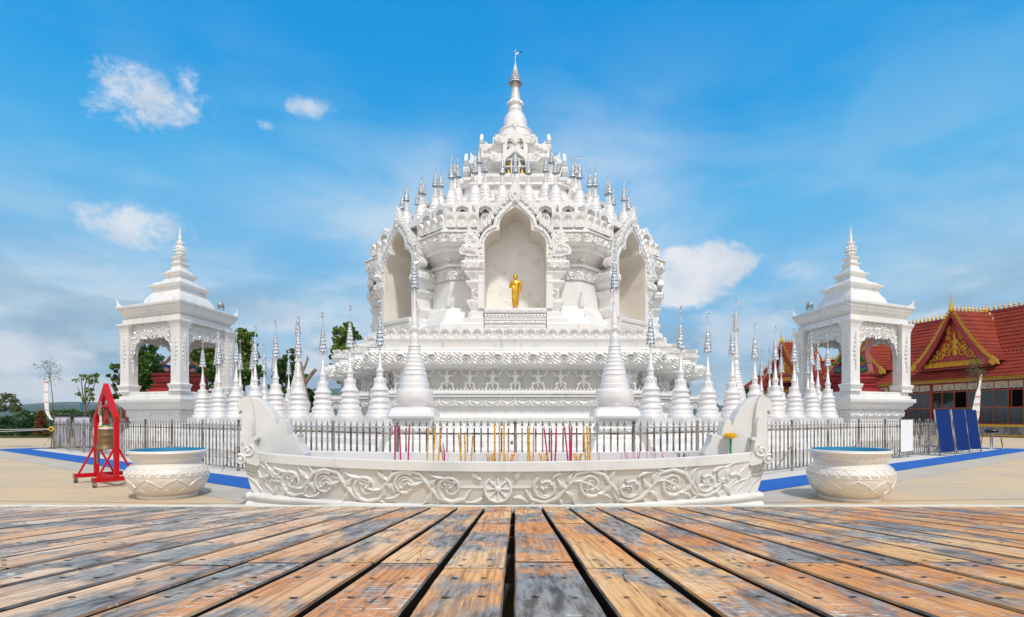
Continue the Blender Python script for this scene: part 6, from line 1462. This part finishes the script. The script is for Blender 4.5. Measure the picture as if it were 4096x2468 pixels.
for i in range(n):
    x = -12+50*(i+.5)/n; g.add([(x-.12, .03, 4.97), (x+.12, .03, 4.97), (x+.10, .03, 4.80), (x+.03, .03, 4.72), (x, .035, 4.58), (x-.03, .03, 4.72), (x-.10, .03, 4.80)], [(0, 1, 2, 3, 4, 5, 6), (6, 5, 4, 3, 2, 1, 0)])
g.box(-12, 38, -.03, .02, 4.86, 5.02); g.build('eave_trim', 'gold_paint', hall)
g = MB(); g.box(-12, 38, -1.3, -.03, 4.75, 4.80); g.box(-12, 38, -9.9, -9.5, 0, 4.9); g.box(37.5, 37.8, -9.5, -1.4, 0, 4.9); g.box(-12, -11.8, -9.5, -1.4, 0, 4.9); g.build('outer_wall', 'cream_plaster', hall)
g = MB(); g.box(-12, 38, -9.5, .9, .0, .96); g.build('podium', 'grey_stone', hall)
g = MB(); g.box(-12, 38, .9, .96, .84, 1.02); g.box(-12, 38, .9, .95, .10, .20); g.build('podium_trim', 'gold_paint', hall)
g = MB(); g.box(-12, 38, -9.5, .86, .965, .99); g.build('veranda_floor', 'brown_floor', hall)
g = MB(); g.box(-12, 38, -9.3, -9.0, 1.0, 4.7); g.box(-12, 38, -5.2, -5.1, 1.0, 4.7); g.build('inner_wall', 'interior_dark', hall)
g = MB()                                              # paler inscribed slabs let into the podium
for i in range(30):
    x = -11.5+i*1.6; g.box(x, x+1.5, .895, .915, .24, .80)
g.build('stone_slab', 'grey_stone', hall, bevel=.006)
bayw = 1.13
def bay(i):
    x0 = -.35+i*bayw; b_ = empty('window_bay', (x0, -1.1, 0), 0, hall)
    g = MB(); fr = .045
    g.box(0, fr*1.4, -.05, .05, 1.0, 4.65)
    for z in (1.0, 2.38, 3.86, 4.60): g.box(fr*1.4, bayw, -.045, .045, z, z+.09)
    if i % 3 == 1: g.box(bayw*.8, bayw*.8+.05, -.03, .03, 2.47, 3.86)
    g.build('frame', 'frame_red', b_)
    if i not in (1, 5):
        g = MB(); g.box(fr*1.4, bayw, -.012, .012, 2.47, 3.86); g.build('glass', 'glass_dark', b_)
    g = MB(); g.box(fr*1.4, bayw, -.012, .012, 1.09, 2.38); g.build('glass', 'glass_dark', b_)
    g = MB(); n = 12; q = [(fr*1.4+(bayw-fr*1.4)*k/n, 4.60) for k in range(n+1)]; w_ = [(x, 3.99+.07*abs(math.sin(k*PI/4))) for k, (x, _) in enumerate(q)]; g.frame(q, w_, .016, .022); g.build('curtain', 'curtain', b_)
for i in range(0, 34): bay(i)
g = MB()
for (x, w_) in ((-.5, .16), (8.6, .10), (17.6, .10), (26.7, .10)): g.box(x-w_, x+w_, -1.25, -.95, 1.0, 4.75)
g.build('red_column', 'dark_red', hall)
g = MB(); g.box(-3.4, -3.0, -3.0, -.2, 1.0, 4.75); g.box(-12, -3.0, -3.2, -3.0, 1.0, 4.75); g.build('plaster_wall', 'cream_plaster', hall)
g = MB(); g.box(-2.6, -1.6, -1.9, -1.85, 1.0, 4.0); g.build('door', 'glass_dark', hall); g = MB(); g.frame([(-2.7, 1.0), (-2.7, 4.2), (-1.4, 4.2), (-1.4, 1.0)], [(-2.6, 1.0), (-2.6, 4.1), (-1.5, 4.1), (-1.5, 1.0)], -1.95, -1.8); g.build('door_frame', 'frame_red', hall)
def roof_gable(xc):
    e = empty('roof_gable', (xc, 0, 0), 0, hall)
    zb = 6.3; H = 4.7; hw_ = 3.6; yf = .0; yb = -4.9
    cur = [(t*hw_, zb+H*(1-t)**1.35*(1-.0*t)) for t in [i/14 for i in range(15)]]
    cu = [(-x, z) for x, z in cur[::-1]][:-1]+cur
    g = MB()                                           # curved tiled slopes running back into the main roof
    for s_ in (-1, 1):
        for (xa, za), (xb, zb_) in zip(cur[:-1], cur[1:]):
            tiled(g, (s_*xb, yf-.05, zb_), (s_*xb, yb, zb_), (s_*xa, yf-.05, za), (s_*xa, yb, za), .30, .5, .05)
    g.build('gable_roof', 'roof_tile', e)
    g = MB(); inner = [(x*.86, z-.30-.1*(1-abs(x)/hw_)) for x, z in cu]; g.frame(cu, inner, yf-.05, yf+.08); g.build('bargeboard', 'dark_red', e)
    g = MB()
    n = 26
    for s_ in (-1, 1):
        for i in range(n):
            t = (i+.3)/n; x = t*hw_; z = zb+H*(1-t)**1.35; sl_ = 1.0
            g.prism(flame(s_*x, z+.02, .36, .20, .75, s_), yf-.02, yf+.05)
            if i % 1 == 0: rosette(g, s_*x*.93, z-.16-.05*(1-t), .11, yf+.06, Matrix.Rotation(PI, 4, 'Z') @ Matrix.Identity(4) if False else Matrix.Scale(-1, 4, (0, 1, 0)) @ Matrix.Translation((0, -2*yf-.0, 0)))
        g.prism([(s_*3.25, 6.25), (s_*3.45, 6.75), (s_*3.95, 6.30), (s_*4.05, 5.95), (s_*3.75, 6.02), (s_*3.55, 5.90)], yf-.04, yf+.10)
    g.build('gold_edge', 'gold_paint', e)
    g = MB(); g.lathe([(.14, 10.95), (.18, 11.1), (.12, 11.3), (.14, 11.5), (.07, 11.8)], 8); g.tube([(0, 0, 11.7), (-.05, .0, 12.0), (.06, .02, 12.3), (-.02, .12, 12.62)], [.08, .06, .04, .008], 6); g.build('curved_finial', 'gold', e, True)
    g = MB(); g.prism([(x*.84, z-.32) for x, z in cu], yf-.50, yf-.44); g.build('tympanum', 'dark_red', e)
    g = MB(); M = Matrix.Scale(-1, 4, (0, 1, 0))
    # seated figure between rising scrolls, gilded
    yy = yf-.42
    g.ball((0, yy, 7.75), (.30, .08, .30), 12, 8); g.ball((0, yy, 8.25), (.24, .08, .34), 12, 8); g.ball((0, yy+.02, 8.68), (.13, .08, .15), 10, 7); g.prism([(-.12, 8.78), (0, 9.30), (.12, 8.78)], yy-.03, yy+.06)
    g.ball((0, yy, 7.35), (.22, .07, .30), 10, 7)
    for s_ in (-1, 1):
        g.tube([(s_*.24, yy+.03, 8.45), (s_*.42, yy+.04, 8.15), (s_*.12, yy+.08, 8.10)], [.08, .07, .05], 6); g.tube([(s_*.1, yy, 7.7), (s_*.45, yy+.03, 7.62), (s_*.15, yy+.06, 7.5)], [.12, .10, .07], 6)
        for (cx_, cz, r0, tn, a0) in ((.72, 7.35, .40, 1.5, .5), (1.35, 7.15, .36, 1.5, 2.2), (1.85, 6.95, .26, 1.3, 1.2), (.75, 8.05, .30, 1.4, 2.8), (.62, 8.65, .22, 1.3, .9), (.95, 7.75, .22, 1.3, 4.0), (.52, 9.1, .16, 1.2, 2.), (1.5, 7.55, .2, 1.2, 3.)):
            g.tube([(x, yy+.03, z) for x, z in spiral((s_*cx_, cz), r0, tn, a0 if s_ > 0 else PI-a0, s_, 18)], [.075-.0025*q for q in range(18)], 5)
        g.prism(flame(s_*.58, 9.15, .75, .30, -.15, s_), yy-.01, yy+.05); g.prism(flame(s_*2.1, 6.72, .28, .5, .9, s_), yy-.01, yy+.05)
    g.build('gilded_relief', 'gold_paint', e, True, 60)
    g = MB(); q_ = MB(); relief(q_, (-2.9, yf-.40), (2.9, yf-.40), 6.12, 6.60, h_swag, .10, .04, P=1.2); g.add([(x, 2*(yf-.40)-y, z) for x, y, z in q_.v], q_.f); g.build('gilded_swag', 'gold_paint', e, True, 60)
    g = MB(); g.box(-3.2, 3.2, yf-.6, yf-.44, 5.9, 6.62); g.build('gable_beam', 'dark_red', e)
    g = MB(); n = int(4.6/.42)
    for i in range(n): g.lathe([(.09, 0), (.13, .10), (.05, .17), (.10, .27), (.03, .42), (.005, .60)], 6, (0, yf-.3-i*.42, 11.0))
    g.build('ridge_ornaments', 'gold_paint', e)
    g = MB(); w_ = [(x, z+.06) for x, z in cur]; g.frame([(-x, z+.05) for x, z in cur], [(-x, z-.14) for x, z in cur], yb+.30, yb+.55); g.build('white_flashing', 'cream_white', e)
for xc in (5.9, 16.6, 27.6): roof_gable(xc)
bn = empty('steel_bench', (hall.matrix_basis @ Vector((-2.2, .45, 1.0))), hall.rotation_euler.z); tag(bn, 'low metal bench on the veranda by the hall door', 'bench')
g = MB(); g.box(-1.1, 1.1, -.15, .15, .42, .46); g.build('seat', 'brown_floor', bn)
for s_ in (-1, 1): g = MB(); g.frame([(-.13, 0), (-.13, .42), (.13, .42), (.13, 0)], [(-.09, 0), (-.09, .38), (.09, .38), (.09, 0)], -.02, .02, M=Matrix.Translation((s_*1.0, 0, 0)) @ Matrix.Rotation(PI/2, 4, 'Z')); g.build('leg', 'steel', bn)
# ================================================================ LANDSCAPE
g = MB(); rnd = random.Random(8)
def ridge(mb, Y, x0, x1, hf, depth, n=90):
    P = np.zeros((n, 7, 3))
    for i in range(n):
        x = x0+(x1-x0)*i/(n-1); h = hf(x)
        for j in range(7):
            t = j/6; P[i, j] = (x, Y+depth*t, h*math.sin(t*PI/2)**.8-(1 if j == 0 else 0))
    mb.grid(P)
hw1 = lambda x: max(2, 118*(.55+.25*math.sin(x/700+1.9)+.12*math.sin(x/230+.5)+.05*math.sin(x/83))*max(.15, min(1, (-x-500)/500+.55)))
ridge(g, 2600, -6000, 2600, lambda x: 205*(.60+.26*math.sin(x/650+2.1)+.10*math.sin(x/210)+.035*math.sin(x/70)), 700, 160); struct(g.build('far_hills', 'hill', None, True, 90))
g = MB(); ridge(g, 1500, -4200, 2000, lambda x: 46*(.6+.3*math.sin(x/330+.4)+.14*math.sin(x/120)+.05*math.sin(x/41)), 400, 160); struct(g.build('near_hills', 'hill', None, True, 90))
g = MB(); g.add([(-75, 41, .006), (-18, 45.5, .006), (-6, 62, .006), (-6, 400, .006), (-400, 400, .006), (-400, 44, .006)], [(0, 1, 2, 3, 4, 5)]); struct(g.build('grass_verge', 'grass'))
g = MB()
for _ in range(9000):
    x = rnd.uniform(-62, -16); y = 41.5+(x+75)*.078+rnd.random()**1.7*8; h = rnd.uniform(.05, .16); a = rnd.uniform(0, 6); g.add([(x, y, 0), (x+.05*math.cos(a), y+.05*math.sin(a), 0), (x+rnd.uniform(-.05, .05), y, h)], [(0, 1, 2)])
gg = g.build('grass', 'grass'); tag(gg, 'short yellowish grass along the plaza edge', 'grass'); gg['kind'] = 'stuff'
g = MB(); g.box(-75, -74, 44.9, 45.1, 0, .12); 
kr = g.build('kerb', 'grey_concrete'); struct(kr)
def blob_leaves(g, c, r, n, L, rnd, up=.2):
    for _ in range(n):
        d = Vector((rnd.gauss(0, 1), rnd.gauss(0, 1), rnd.gauss(0, 1))).normalized(); rr = rnd.random()**.35
        p = Vector((c[0]+d.x*r[0]*rr, c[1]+d.y*r[1]*rr, c[2]+d.z*r[2]*rr)); t = (d*.6+Vector((rnd.uniform(-1, 1), rnd.uniform(-1, 1), rnd.uniform(-1, .6)))).normalized(); s_ = t.cross(Vector((rnd.uniform(-1, 1), rnd.uniform(-1, 1), rnd.uniform(-1, 1)))).normalized()
        l = L*rnd.uniform(.6, 1.4); g.add([p-t*l*.5, p+s_*l*.34, p+t*l*.5, p-s_*l*.34], [(0, 1, 2, 3)])
def tree(name, label, X, Y, trunk_h, blobs, leafmat_, L, dens, seed, r0=.16, cut=None, cat='tree'):
    rnd = random.Random(seed); root = empty(name, (X, Y, 0)); tag(root, label, cat)
    g = MB(); top = Vector((rnd.uniform(-.2, .2), 0, trunk_h)); g.tube([(0, 0, 0), (rnd.uniform(-.1, .1), 0, trunk_h*.5), top], [r0, r0*.8, r0*.65], 8)
    for (bx, by, bz, rx, rz) in blobs:
        b_ = Vector((bx, by, bz)); mid_ = (top+b_)/2+Vector((rnd.uniform(-.3, .3), rnd.uniform(-.3, .3), rnd.uniform(-.1, .3))); g.tube([top, mid_, b_], [r0*.5, r0*.3, r0*.12], 6)
        for q in range(5):
            d = Vector((rnd.uniform(-1, 1), rnd.uniform(-1, 1), rnd.uniform(-.3, 1))).normalized(); g.tube([mid_+(b_-mid_)*rnd.random(), b_+Vector((d.x*rx, d.y*rx, d.z*rz))*.8], [r0*.14, r0*.04], 4)
    g.build('trunk', 'bark', root, True)
    g = MB()
    for (bx, by, bz, rx, rz) in blobs:
        n = int(dens*11*rx*rx*rz)+140
        for q in range(max(3, int(n/42))):
            d = Vector((rnd.gauss(0, 1), rnd.gauss(0, 1), rnd.gauss(0, 1))).normalized()*rnd.random()**.4; r_ = rnd.uniform(.22, .5)*min(rx, 1.3)
            blob_leaves(g, (bx+d.x*rx, by+d.y*rx, bz+d.z*rz), (r_, r_, r_*.75), 42, L*1.3, rnd)
    g.build('crown', leafmat_, root)
    return root
def tree_at(label, x, Y, blobs_px, lm, L, dens, seed, base=None, r0=.16, name='tree'):
    """blobs given as (x, y, half width, half height) on the measuring grid, turned into metres at distance Y"""
    rnd = random.Random(seed+50); kx = K*Y; X = (x-CX)*kx; bl_ = []
    for (bx, by, hx, hy) in blobs_px: bl_.append(((bx-x)*kx, rnd.uniform(-.5, .5)*hx*kx, 1.6+(HY-by)*kx, hx*kx*1.22, hy*kx*1.2))
    zmin = min(b_[2]-b_[4] for b_ in bl_); return tree(name, label, X, Y, max(.8, (base if base else zmin+.3)), bl_, lm, L, dens, seed, r0)
tree_at('dense green tree seen between the columns of the left pavilion', 350, 41, [(352, 862, 26, 26), (345, 905, 34, 26), (372, 890, 26, 30), (330, 925, 26, 18), (366, 935, 30, 20), (395, 905, 16, 22), (365, 835, 14, 12)], 'leaf', .17, 130, 1)
tree_at('tree with layered branches left of the left pavilion', 288, 42, [(272, 905, 10, 7), (284, 888, 13, 9), (296, 912, 14, 12), (282, 925, 12, 8), (292, 940, 10, 8), (300, 875, 8, 10), (297, 965, 14, 12), (283, 952, 9, 6)], 'leaf', .16, 150, 2)
tree_at('broad leafed tree seen through the right bay of the left pavilion', 500, 40, [(500, 850, 34, 22), (480, 880, 28, 26), (520, 880, 28, 24), (490, 915, 22, 16), (470, 862, 16, 16)], 'leaf_bright', .19, 130, 3)
tree_at('tall broad leafed tree right of the left pavilion', 590, 40, [(578, 800, 14, 16), (590, 822, 22, 24), (582, 860, 26, 24), (598, 895, 24, 18), (606, 842, 14, 18), (602, 925, 18, 12)], 'leaf_bright', .19, 140, 4)
tree_at('tree with lopped limbs behind the left stupa row', 700, 44, [(700, 856, 14, 18), (690, 885, 22, 20), (716, 878, 14, 16), (690, 900, 24, 20), (712, 905, 20, 20), (668, 930, 16, 14), (700, 945, 24, 20), (730, 935, 14, 12), (715, 970, 22, 22)], 'leaf', .17, 130, 5, r0=.2)
tree_at('round dark green tree far behind the left stupa row', 755, 52, [(752, 950, 18, 16), (758, 975, 20, 18), (745, 985, 14, 12)], 'leaf_dark', .2, 130, 6)
tree_at('tall tree beside the left edge of the pagoda', 832, 38, [(838, 795, 20, 14), (822, 812, 22, 16), (852, 812, 18, 12), (832, 835, 26, 14), (808, 838, 14, 12), (815, 865, 16, 14), (800, 885, 14, 10), (824, 905, 12, 20), (840, 875, 12, 14)], 'leaf_bright', .17, 125, 7)
cu_ = empty('lopped_tree_limb', (MX(742, 43), 43, 0)); tag(cu_, 'bare sawn brown tree limbs forking above the left stupa row', 'tree limb')
g = MB(); kx = K*43; pz = lambda x, y: ((x-742)*kx, 0, 1.6+(HY-y)*kx)
g.tube([(0, 0, 0), pz(738, 960), pz(730, 920), pz(726, 885), pz(722, 866)], [.2, .18, .15, .10, .07], 8); g.tube([pz(733, 925), pz(748, 903), pz(760, 888)], [.13, .13, .13], 8); g.tube([pz(728, 895), pz(735, 880), pz(741, 862), pz(738, 856)], [.09, .08, .07, .05], 8)
g.build('sawn_limbs', 'bark_cut', cu_, True, 60)
tree_at('small rounded green bush between two stupas right of the pagoda', 1716, 46, [(1716, 965, 8, 6), (1718, 976, 11, 8), (1714, 986, 9, 8), (1719, 994, 9, 6)], 'leaf', .16, 260, 9)
tree_at('leafy tree top just showing behind the tall back right stupa', 1800, 60, [(1780, 932, 8, 6), (1812, 936, 8, 8), (1790, 950, 20, 14)], 'leaf_dark', .2, 120, 10)
# young trees on the left
def wiry(label, X, Y, stems, leaves, lm, L, seed, blue=False):
    rnd = random.Random(seed); root = empty('young_tree', (X, Y, 0)); tag(root, label, 'young tree')
    g = MB()
    for st_ in stems: g.tube([((x)*1.0, y, z) for x, y, z in st_], [max(.008, .05*(1-i/len(st_))) for i in range(len(st_))], 6)
    g.build('trunk', 'bark', root, True); g = MB()
    for (x, y, z, r, n) in leaves: blob_leaves(g, (x, y, z), (r, r, r*.6), int(n*.6), L, rnd)
    g.build('crown', lm, root); return root
Y = 36; kx = K*Y; q = lambda x, y: ((x-205)*kx, 0, 1.6+(HY-y)*kx)
wt = wiry('young tree with bare stems and sparse yellow green leaves behind the lilac panels', MX(205, Y), Y, [[(0, 0, 0), q(205, 985), q(206, 960), q(208, 940), q(218, 920), q(228, 900)], [q(205, 985), q(200, 950), q(196, 920), q(198, 905)], [q(206, 960), q(204, 930), q(210, 910), q(212, 905)], [q(205, 975), q(196, 955), q(190, 940), q(187, 930)], [q(206, 965), q(216, 945), q(226, 930), q(229, 918)], [q(205, 985), q(214, 970), q(220, 950), q(222, 940)]],
          [(*q(184, 915)[:1], 0, q(0, 915)[2], .22, 26), (*q(198, 908)[:1], 0, q(0, 908)[2], .28, 50), (*q(212, 908)[:1], 0, q(0, 906)[2], .26, 40), (*q(222, 918)[:1], 0, q(0, 916)[2], .36, 110), (*q(229, 904)[:1], 0, q(0, 904)[2], .24, 50), (*q(216, 938)[:1], 0, q(0, 938)[2], .24, 40), (*q(190, 948)[:1], 0, q(0, 948)[2], .22, 50), (*q(204, 962)[:1], 0, q(0, 962)[2], .22, 36), (*q(222, 960)[:1], 0, q(0, 960)[2], .2, 30), (*q(221, 950)[:1], 0, q(0, 950)[2], .2, 30)], 'leaf_bright', .17, 21)
o = MB().box(-.05, .05, -.03, .03, 0, .5).build('blue_ribbon', 'pot_blue', wt); o.location = (q(199, 0)[0], -.1, 1.6+(HY-988)*kx)
Y = 30; kx = K*Y; q = lambda x, y: ((x-2)*kx, 0, 1.6+(HY-y)*kx)
wiry('small leaning tree with mottled leaves at the left edge', MX(2, Y), Y, [[(-1.0, 0, 0), (-.6, 0, 1.0), (-.2, 0, 1.8), q(20, 965), q(30, 955)], [(-.6, 0, 1.0), (-.6, 0, 1.9), q(-2, 955)], [(-.2, 0, 1.8), q(12, 955), q(18, 948)]],
     [((x-2)*kx, random.Random(x).uniform(-.3, .3), 1.6+(HY-y)*kx, .22, 60) for x, y in ((2, 955), (10, 962), (20, 952), (24, 966), (34, 962), (40, 972), (30, 978), (14, 976), (38, 985), (26, 988), (4, 970), (44, 978), (-8, 962), (-14, 975), (0, 985), (12, 950), (-10, 950))], 'leaf_olive', .15, 22)
# shrubs and far hedge
def shrub(label, X, Y, r, h, lm, L, n, seed, cone=False, name='shrub'):
    rnd = random.Random(seed); root = empty(name, (X, Y, 0)); tag(root, label, 'shrub'); g = MB()
    for _ in range(n//40):
        z = rnd.random()**(1.3 if cone else 1)*h; k_ = (1-z/h)**.8 if cone else math.sqrt(max(.05, 1-(z/h)**2.4)); a = rnd.uniform(0, 2*PI); rr = r*k_*rnd.uniform(.45, 1)
        blob_leaves(g, (rr*math.cos(a), rr*math.sin(a), z), (.16*r+.10,)*3, 40, L, rnd)
    g.build('foliage', lm, root); g = MB(); g.tube([(0, 0, 0), (0, 0, h*.8)], [.06, .02], 6); g.build('stem', 'bark', root); return root
Yk = 47
shrub('narrow cone shaped red leafed shrub before the far fence', MX(100, Yk), Yk, .62, 2.05, 'leaf_red', .11, 5200, 31, True, 'conical_shrub')
shrub('rounded dark shrub left of the red cone shrub', MX(80, Yk+1), Yk+1, 1.05, 1.6, 'leaf_dark', .14, 3600, 32)
shrub('rounded dark shrub right of the red cone shrub', MX(168, Yk+1), Yk+1, 1.3, 1.9, 'leaf_dark', .14, 4200, 33)
shrub('low dark shrub at the foot of the fence, furthest left', MX(22, Yk+3), Yk+3, 1.3, 1.5, 'leaf_dark', .14, 3000, 34)
for i, (x, Y, r, h, lm) in enumerate([(70, 66, 2.6, 2.9, 'leaf'), (165, 70, 3.0, 3.6, 'leaf'), (125, 62, 2.0, 2.2, 'leaf'), (235, 68, 2.8, 3.2, 'leaf'), (12, 64, 2.4, .9, 'leaf'), (200, 60, 2.0, 2.4, 'leaf_dark'), (268, 64, 2.6, 3.0, 'leaf'), (300, 58, 2.2, 2.9, 'leaf'), (640, 62, 3, 2.4, 'leaf_dark'), (142, 66, 1.8, 3.1, 'leaf')]):
    shrub_h = 1.0
    shrub(f'bushy green treetop beyond the far fence, {["behind the leftmost cone shrub", "centre of the left group", "low and pale", "just left of the bell stand", "at the left picture edge", "behind the lilac panels", "behind the bell stand top", "left of the pavilion base", "between left row stupas", "taller, behind the banner"][i]}', MX(x, Y), Y, r, h*.42+.75, lm, .22, 6500, 60+i, name='bush')
# hedge line beyond the fence
g = MB(); rnd = random.Random(77)
for _ in range(520):
    x = rnd.uniform(-75, -8); z = rnd.random()*1.25; blob_leaves(g, (x, 53+rnd.uniform(-.6, .9), z), (.7, .5, .4), 30, .2, rnd)
hd_ = g.build('hedge', 'leaf'); tag(hd_, 'long dark hedge growing behind the grey boundary fence', 'hedge')
# grey boundary fence
rt = empty('boundary_fence', (-72, 50.5, 0), rad(1.5)); tag(rt, 'grey steel boundary fence in front of the hedge on the left', 'fence'); n = int(58/.19)
for b_ in range(18):
    g = MB()
    for i in range(17): x = b_*3.2+i*.19; g.box(x-.014, x+.014, -.014, .014, .1, 1.62); g.add([(x-.014, 0, 1.62), (x+.014, 0, 1.62), (x, 0, 1.72)], [(0, 1, 2)])
    g.build('picket_panel', 'grey_fence', rt); g = MB(); g.box(b_*3.2-.06, b_*3.2+.06, -.06, .06, 0, 2.0); g.build('post', 'grey_fence', rt)
for z in (.2, 1.45): g = MB(); g.box(0, 57.5, -.02, .02, z, z+.04); g.build('rail', 'grey_fence', rt)
fl_ = empty('floodlight_pole', (MX(303, 33), 33, 0)); tag(fl_, 'brown pole with twin cream floodlights left of the left pavilion', 'floodlight')
g = MB(); g.box(-.05, .05, -.05, .05, 0, 2.9); g.build('pole', 'dark_red', fl_); g = MB(); g.box(-.26, -.02, -.14, .10, 2.92, 3.08); g.box(.02, .26, -.14, .10, 2.92, 3.08); g.box(-.2, .2, -.05, .05, 2.84, 2.92); g.build('lamp_heads', 'cream_white', fl_, bevel=.02)
# small bird-like lamp posts: security camera pole between stupas
cpn = empty('camera_pole', (MX(766, 38), 38, 0)); tag(cpn, 'thin white pole with a small camera between two left row stupas', 'camera pole')
g = MB(); g.tube([(0, 0, 0), (0, 0, 2.75)], .035, 6); g.tube([(0, 0, 2.7), (.2, 0, 2.75)], .03, 6); g.build('pole', 'cream_white', cpn); g = MB(); g.box(.12, .34, -.05, .05, 2.70, 2.80); g.build('camera_body', 'cream_white', cpn)

# ================================================================ AIR
g = MB(); g.box(-6600, 6600, -500, 3650, -1, 240); hz = g.build('haze', 'hill'); hz['kind'] = 'stuff'; hz['label'] = 'pale haze over the distant hills'
hm = bpy.data.materials.new('haze'); hm.use_nodes = True; hm.node_tree.nodes.clear(); T = NT(hm.node_tree)
vo = T.node('ShaderNodeVolumePrincipled'); vo.inputs['Density'].default_value = .00011; vo.inputs['Color'].default_value = (.80, .88, .97, 1); vo.inputs['Anisotropy'].default_value = .2
om = T.node('ShaderNodeOutputMaterial'); T.l.new(vo.outputs[0], om.inputs['Volume']); hz.data.materials.clear(); hz.data.materials.append(hm)
